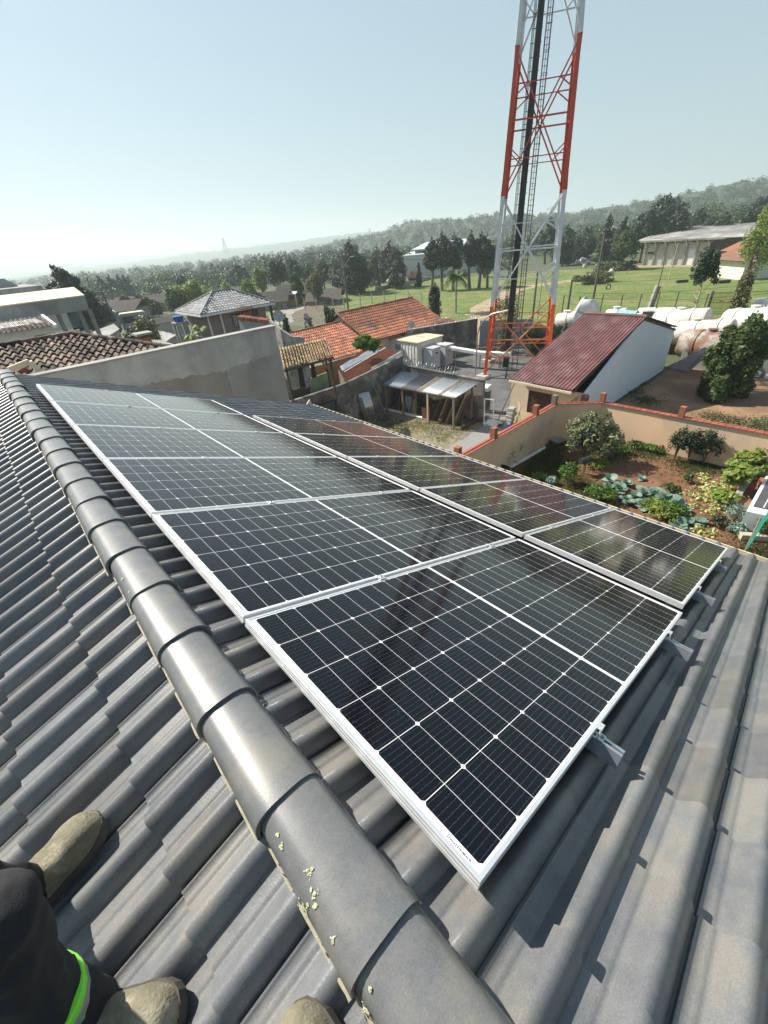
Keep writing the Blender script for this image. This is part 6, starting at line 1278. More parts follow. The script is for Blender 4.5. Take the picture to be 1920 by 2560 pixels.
for k in range(4): a = 10 + 2.6 * k; mb = MB(); mb.hexa([fp2(a, -.06, zt - 1.7), fp2(a + 1.6 - .3 * k, -.06, zt - 1.7), fp2(a + 1.6 - .3 * k, -.01, zt - 1.7), fp2(a, -.01, zt - 1.7), fp2(a, -.06, zt - .6), fp2(a + 1.6 - .3 * k, -.06, zt - .6), fp2(a + 1.6 - .3 * k, -.01, zt - .6), fp2(a, -.01, zt - .6)]); mb.build('window', M_glass, fh)
# kiosk on the street corner
K0 = on_z(*z3(215, 530)); kd = unit((RIGHT[0], RIGHT[1], 0)); kn = np.array([-kd[1], kd[0], 0]); kk = thing('kiosk', 'small yellow and red roadside kiosk with white awning', 'kiosk', K0)
def kp(a, b, z): p = K0 + kd * a + kn * b; return np.array([p[0], p[1], G + z])
def kbox(a0, a1, b0, b1, z0, z1_): mb = MB(); mb.hexa([kp(a, b, z) for z in (z0, z1_) for a, b in ((a0, b0), (a1, b0), (a1, b1), (a0, b1))]); return mb
kbox(-2.2, 2.2, 1.6, 4.0, 0, 1.1).build('yellow_base', mat('yellow_paint', (.62, .36, .05), (.5, .29, .05), 1, .6), kk); kbox(-2.2, 2.2, 1.62, 4.0, 1.1, 2.2).build('red_upper', mat('kiosk_red', (.48, .05, .03), (.36, .1, .06), 1, .6), kk); kbox(-1.0, 1.8, 1.57, 1.615, 1.15, 1.9).build('serving_hatch', M_timber_dk, kk)
mb = MB(); mb.hexa([kp(-2.5, -.2, 2.1), kp(2.7, -.2, 2.1), kp(2.5, 4.2, 2.45), kp(-2.5, 4.2, 2.45), kp(-2.5, -.2, 2.2), kp(2.7, -.2, 2.2), kp(2.5, 4.2, 2.55), kp(-2.5, 4.2, 2.55)]); mb.build('awning', M_white, kk)
for a in (-.1, 2.5): mb = MB(); mb.bar(kp(a, -.05, 0), kp(a, -.05, 2.1), .16); mb.build('post', M_white, kk)
# excavators by the far fence
def excavator(lab, q, D, s, m1, m2, flip):
    c = at_range(*q, D); t = thing('excavator', lab, 'excavator', c, 'machines parked beyond the meadow'); r_ = unit((RIGHT[0], RIGHT[1], 0)) * flip * s; f_ = np.array([-r_[1], r_[0], 0]); z = np.array([0, 0, s])
    for k in (-1, 1): mb = MB(); p = c + f_ * .9 * k; mb.hexa([p + r_ * a + f_ * b + z * h for h in (0, .8) for a, b in ((-1.8, -.25), (1.8, -.25), (1.8, .25), (-1.8, .25))]); mb.build('track', M_blackrub, t, bevel=.2)
    mb = MB(); mb.hexa([c + r_ * a + f_ * b + z * h for h in (.9, 1.9) for a, b in ((-.6, -1.2), (2.0, -1.2), (2.0, 1.2), (-.6, 1.2))]); mb.build('body', m1, t, bevel=.1)
    mb = MB(); mb.hexa([c + r_ * a + f_ * b + z * h for h in (1.9, 3.3) for a, b in ((-.6, -1.1), (.8, -1.1), (.8, .1), (-.6, .1))]); mb.build('cab', m2, t, bevel=.1)
    mb = MB(); mb.bar(c - r_ * .6 + z * 1.8, c - r_ * 2.6 + z * 3.9, .45 * s); mb.build('boom', m1, t); mb = MB(); mb.bar(c - r_ * 2.6 + z * 3.9, c - r_ * 4.3 + z * 1.6, .35 * s); mb.build('arm', m2, t); mb = MB(); mb.blob(c - r_ * 4.5 + z * 1.1, (.6 * s, .6 * s, .6 * s), seed=4, rough=.05); mb.build('bucket', M_tank, t)
M_exred = mat('machine_red', (.42, .05, .03), (.3, .05, .04), 2, .5); M_exor = mat('machine_orange', (.62, .20, .06), (.5, .16, .06), 2, .5)
excavator('red and white excavator with lowered arm behind the far fence', zB(1040, 540), 108, .62, M_exred, M_tank, 1); excavator('orange machine parked right of the red excavator', zB(1120, 520), 110, .55, M_exor, M_exor, -1)
fw2 = thing('far_low_wall', 'low grey block wall along the far edge of the meadow', 'wall', on_z(*zB(960, 580))); mb = MB(); wl2 = [on_z(*zB(*q)) for q in ((880, 592), (970, 570), (1100, 545), (1250, 512), (1420, 478), (1500, 462))]
for p, q in zip(wl2[:-1], wl2[1:]): mb.bar(p + (0, 0, .35), q + (0, 0, .35), .25, .9)
mb.build('wall_face', M_cem_light, fw2)
# tilted grey box, tyres, white bags
gbx = on_z(*zC(985, 768)); mb = MB(); mb.hexa([gbx + np.array([0, 0, z]) + hx * (a + z * .12) + hy * b for z in (0, 2.6) for a, b in ((-.3, 0), (.28, 0), (.28, .5), (-.3, .5))]); tag(mb.build('tilted_box', M_fibro, None, loc=gbx, bevel=.06), 'tall narrow grey metal box standing tilted at the meadow fence', 'box')
for x, y, lab in ((1165, 606, 'dark log lying on the meadow below the warehouse'), (1406, 608, 'dark log lying on the meadow near the white cottage')):
    c = on_z(*zC(x, y), G + .22); mb = MB(); d = unit((RIGHT[0], RIGHT[1], 0)); mb.tube([c - d * .9, c + d * .9], .24, 10); tag(mb.build('log', M_blackrub, None, loc=c), lab, 'log', 'dark logs on the meadow')
c = on_z(*zC(740, 640), G + .34); mb = MB(); f_ = unit((FWD[0], FWD[1], 0))
ringp = [c + (unit((RIGHT[0], RIGHT[1], 0)) * math.cos(2 * math.pi * k / 18) + np.array([0, 0, math.sin(2 * math.pi * k / 18)])) * .36 for k in range(19)]; mb.tube(ringp, .09, 7, cap=False); tag(mb.build('tyre', M_blackrub, None, loc=c), 'black tyre standing upright on the meadow beside the thick pole', 'tyre')
M_bag = mat('white_bag_plastic', (.62, .62, .62), (.42, .42, .44), 2.5, .6, c3=(.42, .36, .28), s3=1.2)
for i, (x, y, s) in enumerate(((560, 510, .9), (590, 500, 1.1), (620, 510, .8), (575, 495, .8), (735, 470, 1.0), (755, 462, 1.2), (775, 468, 1.3), (795, 450, 1.0), (815, 440, 1.1), (835, 448, .9), (755, 560, .7), (910, 453, .7), (600, 525, .6), (680, 520, .7))):
    c = on_z(*zC(x, y)); mb = MB(); mb.blob(c + (0, 0, s * .5), (s, s * .8, s * .75), seed=40 + i, rough=.14); tag(mb.build('rubbish_bag', M_bag, None, loc=c), ('pale rubbish bag in the heap left of the dirt track' if x < 640 else 'white rubbish bag in the heap left of the warehouse' if x < 850 and y < 500 else 'single pale bag lying near the dirt track'), 'rubbish bag', 'rubbish bags on the slope')
# far pylons and mast
def lattice(lab, q_base, q_top, D, w, arms, cat):
    b = at_range(*q_base, D); t_ = at_range(*q_top, D); t = thing('pylon', lab, cat, b, 'pylons on the horizon'); H_ = t_[2] - b[2]; r_ = unit((RIGHT[0], RIGHT[1], 0)); f_ = np.array([-r_[1], r_[0], 0]); mb = MB()
    th = max(D * .0006, .1)
    for a, c in ((-1, -1), (1, -1), (1, 1), (-1, 1)): mb.bar(b + r_ * a * w + f_ * c * w, b + r_ * a * w * .12 + f_ * c * w * .12 + (0, 0, H_), th)
    for k in range(7):
        z0, z1_ = H_ * k / 7, H_ * (k + 1) / 7; w0, w1 = w * (1 - .88 * k / 7), w * (1 - .88 * (k + 1) / 7); mb.bar(b - r_ * w0 + (0, 0, z0), b + r_ * w1 + (0, 0, z1_), th * .7); mb.bar(b + r_ * w0 + (0, 0, z0), b - r_ * w1 + (0, 0, z1_), th * .7)
    mb.build('lattice', M_wire, t)
    for f in arms: mb = MB(); z = H_ * f; mb.bar(b - r_ * w * 2.2 + (0, 0, z), b + r_ * w * 2.2 + (0, 0, z), th); mb.build('cross_arm', M_wire, t)
lattice('far radio mast rising over the hazy hills', zA(1468, 350), zA(1445, 245), 1500, 6, (), 'mast')
lattice('faint second radio mast on the hazy skyline', zB(843, 250), zB(837, 182), 1600, 6, (), 'mast')
lattice('faint power pylon on the hill seen through the tower', zC(410, 255), zC(395, 178), 800, 4, (.78, .9), 'pylon')
lattice('faint power pylon on the hill above the dark tree row', zB(1275, 210), zB(1270, 165), 900, 4, (.8, .92), 'pylon')
# houses among the trees left of the street
for i, (q, D, w, h, m_, lab) in enumerate(((z1(1010, 330), 105, 13, 3.4, M_oldtile, 'long brown roofed house among the trees beyond the buses'), (z1(1400, 260), 120, 12, 4, M_oldtile, 'dark brown roofed house among the trees right of the long one'), (z3(270, 310), 100, 6, 4.0, M_oldtile, 'old brown thatched looking house under the trees by the kiosk'), (z3(600, 365), 92, 6, 2.6, M_timber_dk, 'dark low house under the trees behind the tall lamp pole'), (z3(40, 385), 92, 6, 2.4, M_oldtile, 'low tiled shelter left of the kiosk'))):
    c = at_range(*q, D); z0 = terrain_h(c[0], c[1]); zt = c[2]; d = unit((RIGHT[0], RIGHT[1], 0)); n_ = np.array([-d[1], d[0], 0]); t = thing('far_house', lab, 'house', (c[0], c[1], z0), 'houses among the trees')
    def fp3(a, b, z): p = c + d * a + n_ * b; return np.array([p[0], p[1], z])
    mb = MB(); mb.hexa([fp3(a, b, z) for z in (z0, zt - 1.5) for a, b in ((-w / 2, 0), (w / 2, 0), (w / 2, 7), (-w / 2, 7))]); mb.build('wall', M_stain, t)
    mb = MB(); a = w / 2 + .6; mb.quad(fp3(-a, -.7, zt - 1.6), fp3(a, -.7, zt - 1.6), fp3(a, 3.5, zt), fp3(-a, 3.5, zt)); mb.quad(fp3(a, 7.7, zt - 1.6), fp3(-a, 7.7, zt - 1.6), fp3(-a, 3.5, zt), fp3(a, 3.5, zt)); o = mb.build('roof', m_, t); o.modifiers.new('thickness', 'SOLIDIFY').thickness = .12
    mb = MB(); mb.hexa([fp3(x, y, z) for z in (z0 + 1.0, z0 + 1.9) for x, y in ((-1.8, -.05), (-.6, -.05), (-.6, -.01), (-1.8, -.01))]); mb.build('window', M_glass, t)
# ================================================================ trees, shrubs and garden plants
LF_dark = leaf_mat('leaf_dark', (.018, .035, .016), (.030, .055, .022), (.05, .08, .03), .2)
LF_conif = leaf_mat('leaf_conifer', (.014, .030, .018), (.024, .044, .024), (.04, .062, .03), .15)
LF_mid = leaf_mat('leaf_mid', (.035, .065, .018), (.06, .10, .028), (.10, .145, .04), .3)
LF_lime = leaf_mat('leaf_lime', (.12, .18, .03), (.19, .26, .045), (.28, .34, .08), .35)
LF_olive = leaf_mat('leaf_olive', (.06, .075, .03), (.10, .115, .05), (.16, .165, .08), .25)
LF_green = leaf_mat('leaf_bright', (.05, .11, .02), (.09, .18, .03), (.15, .25, .05), .35)
LF_yell = leaf_mat('leaf_yellowing', (.30, .36, .10), (.42, .45, .15), (.58, .56, .30), .3)
LF_cabb = leaf_mat('leaf_blue_green', (.10, .17, .13), (.17, .26, .20), (.28, .37, .30), .15, .5)
LF_brown = leaf_mat('leaf_bronze', (.10, .06, .035), (.09, .09, .035), (.07, .11, .03), .25)
LF_far = leaf_mat('leaf_wood', (.030, .055, .024), (.05, .08, .032), (.08, .11, .042), .15)
M_bark = mat('bark', (.16, .12, .085), (.09, .07, .05), 5, .95, bump=.6, streak=(4, 4, .7)); M_stem = mat('green_stem', (.22, .24, .08), (.30, .28, .12), 6, .8); M_stemy = mat('yellow_stem', (.42, .33, .12), (.36, .26, .1), 6, .8); M_palebark = mat('pale_bark', (.42, .38, .31), (.28, .25, .2), 6, .9)
def limbs(mb, base, top, r, n, spread, seed, lean=0):
    rr = np.random.default_rng(seed); base, top = V3(base), V3(top); m = lerp(base, top, .5) + rr.normal(size=3) * .02 * np.linalg.norm(top - base)
    mb.tube([base, lerp(base, m, .5), m, top], [r, r * .8, r * .6, r * .2], 8)
    for k in range(n):
        f = .35 + .5 * rr.random(); s = lerp(base, top, f); a = rr.random() * 6.283; L_ = spread * (.6 + .5 * rr.random()); e = s + np.array([math.cos(a) * L_, math.sin(a) * L_, L_ * (.3 + .6 * rr.random())]); mb.tube([s, lerp(s, e, .5) + rr.normal(size=3) * L_ * .06, e], [r * .45, r * .3, r * .08], 6)
def crown_clumps(kind, c, H, W, seed, low=False):
    "c: crown base centre, H height, W half width"
    rr = np.random.default_rng(seed); out = []
    if kind == 'cone':
        n = 30
        for k in range(n):
            f = (k + .5) / n; rad = W * (1 - f) ** .75 * (.75 + .35 * rr.random()) + .05 * W; a = rr.random() * 6.283; q = rad * .62
            out.append((c + (math.cos(a) * q, math.sin(a) * q, H * (f * .96)), (rad * .5 + .06 * W, rad * .5 + .06 * W, H * .07 + .04 * W)))
        for k in range(8): f = k / 8; out.append((c + (0, 0, H * f), (W * (1 - f) * .5 + .05 * W,) * 2 + (H * .09,)))
    elif kind == 'tower':                    # tall ragged column of stacked clumps
        n = 26
        for k in range(n):
            f = (k + .3) / n; rad = W * 1.2 * (.55 + .5 * math.sin(math.pi * min(f * 1.05 + .12, 1)) ** .7 - .45 * f ** 3); a = rr.random() * 6.283; q = rad * (.25 + .45 * rr.random())
            s = rad * (.42 + .18 * rr.random()); out.append((c + (math.cos(a) * q, math.sin(a) * q, H * f * .93), (s, s, s * .9)))
    else:
        n = 34; out.append((c + (0, 0, H * .84), (W * .28, W * .28, H * .15)))
        for k in range(n):
            d = rr.normal(size=3); d /= np.linalg.norm(d); d[2] = abs(d[2]) * .95 - .25 * rr.random(); q = .38 + .48 * rr.random(); s = .20 + .15 * rr.random()
            if low: d[2] = -1 + 2 * rr.random()
            out.append((c + (d[0] * W * q, d[1] * W * q, H * ((.48 + d[2] * .42) if low else (.42 + d[2] * .52 * (q + .2)))), (W * s, W * s, H * s * (.5 if low else .62))))
    return out
def tree(name, lab, px_top, py_top, D, width_px, kind, leafm, base=None, n=1500, leaf=None, trunk=None, crown_from=.25, cat='tree', group=None, seed=0, zbase=None, bark=None):
    t_ = at_range(px_top, py_top, D); zb_ = terrain_h(t_[0], t_[1]) if zbase is None else (t_[2] + zbase if -4 < zbase < 0 else zbase); H_ = t_[2] - zb_; W = width_px / 2 * (t_ - CAM_POS) @ FWD / FPX
    b = np.array([t_[0], t_[1], zb_]); t = thing(name, lab, cat, b, group); seed = seed or int(px_top * 7 + py_top)
    c0 = b + (0, 0, H_ * crown_from); cl = crown_clumps(kind, c0, H_ * (1 - crown_from), W, seed, crown_from <= .05)
    n = int(n * 2.2); P_, N_ = clump_leaves(cl, n); leaf = leaf or max(W * .075, D * .0021)
    if kind != 'round': N_ = N_ + np.array([0, 0, .3])
    leaf_object('crown', P_, N_, leaf * (.7 + .6 * rng.random(n)), .5, leafm, t, bend=.15)
    mb = MB(); limbs(mb, b - (0, 0, .1), b + (0, 0, H_ * (.8 if kind != 'round' else .6)), trunk or max(.035 * H_, .1), 0 if kind == 'cone' else 7, W * .6, seed); mb.build('trunk', bark or M_bark, t, smooth=60)
    return t
TG = 'trees beyond the meadow'
tree('conifer_tree', 'broad dark conifer behind the cream roofed hall on the far left', *zA(360, 438), 78, 190, 'cone', LF_conif, n=3400, crown_from=.1)
for i, (x, y, w, lab) in enumerate(((620, 470, 30, 'leftmost slender dark tree of the row of four above the buses'), (690, 465, 26, 'second slender dark tree of the row of four above the buses'), (745, 462, 22, 'third slender dark tree of the row of four above the buses'), (785, 466, 26, 'rightmost slender dark tree of the row of four above the buses'))):
    tree('slender_tree', lab, *zA(x, y), 190, w, 'tower', LF_conif, n=800, crown_from=.1, group='row of slender trees')
for x, y, D, w, k, m, lab in ((1170, 488, 150, 36, 'round', LF_conif, 'dark dome shaped tree behind the lime green grove'), (1150, 545, 92, 84, 'round', LF_lime, 'lime green tree left of the hip roofed house'), (1240, 515, 95, 92, 'round', LF_lime, 'largest lime green tree behind the hip roofed house'), (1090, 560, 90, 56, 'round', LF_mid, 'mid green tree at the left end of the lime grove'), (940, 625, 112, 46, 'round', LF_mid, 'rounded green tree above the buses'), (880, 612, 116, 34, 'round', LF_mid, 'small green tree left of the rounded one above the buses'), (790, 620, 116, 44, 'round', LF_dark, 'dark green tree beside the far left pole'), (1450, 520, 100, 40, 'round', LF_lime, 'lime green bush tree behind the ridge of the hip roof'), (1590, 510, 100, 48, 'round', LF_green, 'bright green tree right of the hip roof ridge'), (1530, 420, 170, 60, 'round', LF_dark, 'dark tree behind the lime green ones by the hip roof'), (1000, 660, 100, 36, 'round', LF_dark, 'dark shrub below the rounded green tree')):
    tree('broadleaf_tree', lab, *zA(x, y), D, w, k, m, n=1500, crown_from=.08, group='trees left of the street')
for x, y, D, w, k, m, lab, *n in ((110, 425, 112, 42, 'round', LF_lime, 'yellow green tree at the left of the wood behind the street'), (215, 375, 120, 60, 'round', LF_dark, 'dark broad tree behind the kiosk'), (330, 372, 125, 52, 'round', LF_dark, 'dark tree right of the broad one behind the kiosk'), (350, 465, 98, 40, 'round', LF_mid, 'green tree over the old brown house by the kiosk'), (470, 480, 92, 50, 'round', LF_olive, 'olive green tree left of the tall lamp pole'), (520, 375, 118, 60, 'round', LF_olive, 'tall pale olive tree left of the biggest dark tree'), (440, 400, 128, 46, 'round', LF_mid, 'mid green tree behind the olive ones'), (700, 205, 105, 66, 'tower', LF_conif, 'biggest dark tree behind the tall lamp pole', 2800), (640, 330, 110, 60, 'tower', LF_conif, 'dark tree leaning on the left side of the biggest one', 1600), (770, 330, 108, 60, 'tower', LF_conif, 'dark tree on the right side of the biggest one', 1600), (965, 235, 112, 60, 'tower', LF_conif, 'second big dark tree, left of the factory hall', 2200), (885, 260, 118, 50, 'tower', LF_olive, 'paler ragged tree between the two big dark trees', 1500), (1010, 330, 108, 44, 'tower', LF_conif, 'lower dark tree beside the factory hall corner', 1300), (40, 520, 96, 40, 'round', LF_lime, 'low lime green tree above the road')):
    tree('tall_tree' if k == 'tower' else 'broadleaf_tree', lab, *zB(x, y), D, w, k, m, n=n[0] if n else 1500, crown_from=.12 if k == 'tower' else .08, group='trees behind the street')
for x, y, w, lab, n in ((1240, 215, 34, 'first tall dark tree of the group before the factory hall', 1300), (1310, 185, 52, 'tallest dark tree of the group before the factory hall', 1800), (1385, 190, 52, 'third tall dark tree of the group before the factory hall', 1800), (1500, 175, 40, 'tall dark tree left of the tower, the left one of three', 1500), (1565, 178, 42, 'tall dark tree left of the tower, the middle one of three', 1500), (1620, 235, 40, 'lower dark tree just left of the tower, the right one of three', 1200)):
    tree('pine_tree', lab, *zB(x, y), 98, w, 'tower', LF_conif, n=n, crown_from=.42, group='bare trunked dark trees by the factory', zbase=G, bark=M_bark)
for x, y, D, w, k, m, lab in ((405, 225, 150, 58, 'round', LF_dark, 'dark tree seen through the middle of the tower'), (510, 255, 140, 50, 'tower', LF_conif, 'dark tree right behind the right tower leg'), (40, 300, 120, 40, 'tower', LF_conif, 'dark tree seen through the left part of the tower'), (620, 270, 150, 50, 'tower', LF_dark, 'dark tree between the tower and the thick pole'), (755, 212, 132, 54, 'cone', LF_conif, 'pointed dark tree right of the thick pole'), (845, 228, 136, 52, 'cone', LF_conif, 'pointed dark tree left of the great dark tree'), (860, 305, 120, 68, 'round', LF_mid, 'spreading green tree at the left corner of the warehouse'), (1085, 100, 146, 118, 'round', LF_conif, 'great dark tree behind the warehouse, left part'), (1160, 85, 140, 90, 'tower', LF_conif, 'great dark tree behind the warehouse, highest part'), (985, 190, 138, 70, 'round', LF_conif, 'dark tree on the left flank of the great dark tree'), (1290, 165, 155, 62, 'tower', LF_dark, 'dark tree behind the warehouse roof, right of the great one'), (1365, 195, 150, 60, 'tower', LF_dark, 'second dark tree right of the great one behind the warehouse roof'), (1445, 170, 146, 46, 'tower', LF_dark, 'upright dark tree above the right part of the warehouse roof'), (1590, 185, 150, 90, 'round', LF_dark, 'broad dark tree behind the warehouse at the right edge'), (1650, 110, 230, 60, 'round', LF_dark, 'hazy tree on the hill at the right edge'), (1680, 160, 82, 80, 'round', mat and LF_lime, 'yellow flowering green tree above the white cottage')):
    tree('dark_tree' if m in (LF_conif, LF_dark) else 'broadleaf_tree', lab, *zC(x, y), D, w, k, m, n=2400 if w > 80 else 1400, crown_from=.1, group=TG)
tree('field_tree', 'small open crowned tree with pale trunk standing on the meadow before the warehouse', *zC(1345, 405), 57, 72, 'round', LF_dark, n=900, crown_from=.36, leaf=.17, trunk=.13, bark=M_palebark, zbase=G)
tree('bronze_shrub', 'round bronze green shrub beside the white cottage', *zC(1560, 530), 47, 56, 'round', LF_brown, n=1300, crown_from=.03, zbase=G, cat='shrub')
tree('small_conifer', 'small dark conical tree behind the red tile roof', *zB(1255, 540), 57, 36, 'round', LF_conif, n=1400, crown_from=.1, zbase=G)
tree('young_conifer', 'slim young conifer in front of the factory hall', *zB(1155, 400), 110, 20, 'cone', LF_conif, n=700, crown_from=.05)
for x, y, w, lab in ((575, 690, 26, 'low bush by the field fence, the left one'), (555, 680, 20, 'low bush by the field fence, left of the other'), (600, 695, 30, 'dark low bush by the field fence')): tree('low_bush', lab, *zB(x, y), 58, w, 'round', LF_dark, n=400, crown_from=.0, zbase=G, cat='bush', group='bushes by the field fence')
tree('grey_shrub', 'round greyish shrub at the corner of the street', *zB(440, 738), 52, 30, 'round', leaf_mat('leaf_grey', (.10, .10, .10), (.14, .14, .15), (.2, .2, .2), .1), n=700, crown_from=.0, zbase=G, cat='shrub')
for x, y, w, lab in ((570, 575, 24, 'low bush along the dirt track, lowest one'), (640, 565, 44, 'low bush along the dirt track, the middle one'), (700, 545, 50, 'low bush along the dirt track beside the thick pole'), (850, 490, 40, 'thin bush at the end of the dirt track by the warehouse'), (740, 490, 44, 'brownish bush behind the thick pole'), (485, 475, 22, 'low bush right of the tower, on the slope')): tree('track_bush', lab, *zC(x, y), math.hypot(*(on_z(*zC(x, y + w * 1.3)) - CAM_POS)[:2]), w * 1.5, 'round', LF_olive, n=500, crown_from=.0, zbase=G, cat='bush', group='bushes along the dirt track')
tree('dead_bush', 'ragged dark bush at the foot of the meadow behind the tower', *zC(160, 690), 43, 70, 'round', LF_olive, n=900, crown_from=.0, zbase=G, cat='bush')
tree('hedge_bush', 'dark bush row right of the tower base behind the maroon roof', *zC(450, 850), 41, 66, 'round', LF_dark, n=1500, crown_from=.0, zbase=G, cat='bush')
tree('hedge_bush', 'dark ivy like bush covering the wall behind the tower', *zC(320, 845), 41.5, 70, 'round', LF_dark, n=1500, crown_from=.0, zbase=G, cat='bush')
tree('round_bush', 'large round grey green bush above the old tile roof, left', *z1(1400, 510), 36, 150, 'round', LF_olive, n=3500, crown_from=.0, zbase=-8.5, leaf=.12, cat='bush')
tree('dark_shrub', 'dark green shrub at the lower left of the large round bush', *z1(1290, 620), 36, 44, 'round', LF_mid, n=1200, crown_from=.3, zbase=-8.5, leaf=.12, cat='shrub')
tree('leafy_shrub', 'bright green shrub against the eave of the red tile house', *z3(1020, 828), 30.5, 62, 'round', LF_green, n=900, crown_from=.05, zbase=-.9, leaf=.13, cat='shrub')
tree('leafy_shrub', 'smaller bright green shrub right of the one at the red tile eave', *z3(1130, 855), 30, 34, 'round', LF_green, n=500, crown_from=.05, zbase=-.8, leaf=.12, cat='shrub')
tree('street_bush', 'green bush beside the satellite dish at the road', *z3(210, 600), 42, 26, 'round', LF_mid, n=500, crown_from=.1, zbase=G, leaf=.14, cat='bush')
tree('broad_leaf_tree', 'broad leaved tree over rubble at the right edge behind the dirt lot', *zC(1590, 800), 33.5, 150, 'round', LF_mid, n=5200, crown_from=.0, zbase=G, leaf=.17)
tree('broad_leaf_tree', 'lower left bough of broad leaved shrub beside the grey hull', *zC(1440, 925), 33, 70, 'round', LF_mid, n=2200, crown_from=.0, zbase=G, leaf=.15, cat='shrub')
# palm with feather leaves
def palm(lab, base, top, fr_len, nf, seed, stem, lm, name='palm_tree', droop=1.0, r=.16):
    base, top = V3(base), V3(top); t = thing(name, lab, 'palm tree', base); mb = MB(); mb.tube([base, lerp(base, top, .5) + (.05, 0, 0), top], [r, r * .8, r * .75], 9); mb.build('trunk', stem, t, smooth=60)
    rr_ = np.random.default_rng(seed); C_, N_, S_ = [], [], []; fm = MB()
    P_ = []
    for k in range(nf):
        a = 6.283 * k / nf + rr_.random() * .4; up_ = .2 + 1.0 * rr_.random(); pts = []
        for j in range(9): s = j / 8; pts.append(top + np.array([math.cos(a), math.sin(a), 0]) * fr_len * s * (.9 if up_ < .7 else .7) + (0, 0, fr_len * (up_ * s - droop * 1.05 * s * s)))
        fm.tube(pts, [.03 * (1 - j / 9) + .006 for j in range(9)], 4); side = np.array([-math.sin(a), math.cos(a), 0])
        for j in range(1, 34):
            s = j / 34 * 8; i = min(int(s), 7); p = lerp(pts[i], pts[i + 1], s - i); l_ = fr_len * .30 * math.sin(math.pi * (j / 34) ** .7) + .05; dr_ = unit(pts[i + 1] - pts[i])
            for sd in (-1, 1): e = p + side * sd * l_ * .8 + dr_ * l_ * .4 - (0, 0, l_ * .55); w_ = dr_ * .035 * fr_len / 2; P_.append((p - w_, p + w_, e))
    fm.build('frond_ribs', M_stem, t)
    lb_ = MB()
    for q in P_: lb_.quad(*q)
    lb_.build('crown', lm, t); return t
palm('feathery palm on a tall slim trunk in front of the meadow, left of the tower', on_z(*zB(1398, 735)), at_range(*zB(1400, 500), math.hypot(*(on_z(*zB(1398, 735)) - CAM_POS)[:2])), 2.9, 16, 3, M_palebark, LF_mid)
for q, D, lab in ((z2(420, 612), 27, 'small papaya plant behind the party wall, the left one'), (z2(505, 545), 29, 'small papaya plant behind the party wall, the taller one')):
    p = at_range(*q, D); palm(lab, (p[0], p[1], -8.5), (p[0], p[1], p[2] + .1), .75, 9, int(q[0]), M_palebark, LF_lime, 'papaya_plant', .8, .07)['group'] = 'papaya plants behind the party wall'
tree('leafy_shrub', 'low leafy plant on top of the party wall line, beside the brown lean-to', *z2(745, 548), 30, 20, 'round', LF_mid, n=260, crown_from=.6, zbase=-8.5, leaf=.1, cat='shrub')

# ---- woods that read as masses: many ragged crowns in one object
def wood(name, items, leafm, kind_mix, n_leaf, leaf, seed):
    rr_ = np.random.default_rng(seed); Cs, Ns, Ss = [], [], []
    for x, y, H_, W in items:
        z = terrain_h(x, y); tall = rr_.random() < kind_mix; m = 5; cl = []
        for k in range(m):
            if tall: f = k / m; cl.append((np.array([x, y, z + H_ * (.2 + .75 * f)]), (W * .42 * (1.1 - f), W * .42 * (1.1 - f), H_ * .16)))
            else: a = rr_.random() * 6.283; q = W * .35 * rr_.random(); cl.append((np.array([x + math.cos(a) * q, y + math.sin(a) * q, z + H_ * (.35 + .42 * rr_.random())]), (W * .36, W * .36, H_ * .26)))
        P_, N_ = clump_leaves(cl, n_leaf, .7, .7); Cs.append(P_); Ns.append(N_); Ss.append(np.full(n_leaf, leaf) * (W / 8) * (.7 + .6 * rr_.random(n_leaf)))
    return tag(leaf_object(name, np.concatenate(Cs), np.concatenate(Ns), np.concatenate(Ss), .55, leafm, None, loc=(items[0][0], items[0][1], G)), kind='stuff')
rr = np.random.default_rng(123)
def sector(a0, a1, r0, r1, n, h0, h1):
    out = []
    for k in range(n):
        a = math.radians(a0 + (a1 - a0) * rr.random()); r = math.sqrt(r0 * r0 + (r1 * r1 - r0 * r0) * rr.random()); H_ = h0 + (h1 - h0) * rr.random() ** 1.5; out.append((r * math.cos(a), r * math.sin(a), H_, H_ * (.75 + .5 * rr.random())))
    return out
wood('distant_woods', sector(58, 96, 150, 330, 360, 4, 8.5), LF_far, .2, 240, .42, 1)
wood('distant_woods', sector(55, 96, 330, 800, 560, 5, 12), LF_far, .15, 130, .6, 2)
wood('distant_woods', sector(52, 68, 230, 420, 170, 6, 10), LF_conif, .9, 170, .5, 3)
wood('distant_woods', sector(44, 58, 140, 260, 150, 4, 8), LF_far, .2, 220, .45, 4)
wood('distant_woods', sector(4, 45, 155, 300, 320, 4, 8), LF_far, .3, 200, .48, 5)
wood('hill_woods', sector(4, 56, 500, 660, 760, 6, 11), LF_far, .25, 110, .7, 6)
for o in [o for o in col.objects if o.name.startswith('hill_woods')]:
    me = o.data; co = np.zeros(len(me.vertices) * 3, dtype=np.float32); me.vertices.foreach_get('co', co); co = co.reshape(-1, 3); b_ = np.array(o['_base']); w_ = co + b_
    az = np.degrees(np.arctan2(w_[:, 1], w_[:, 0])); rr_ = np.hypot(w_[:, 0], w_[:, 1]); prof = np.interp(-az, [-60, -54, -48, -44, -40, -34, -30, -27, -24, -20, -17, -13, -11, -6, 10], [-9, -3, 4, 13, 12, 12, 8, 7, 8, 11, 14, 18, 19, 17, 20]); base = G - 4; f = np.clip((rr_ - 460) / 180, 0, 1) ** .7
    th = np.array([terrain_h(p[0], p[1]) for p in w_]); co[:, 2] += base + (prof + CAM_POS[2] - base) * f - th - 5; me.vertices.foreach_set('co', co.reshape(-1)); me.update()

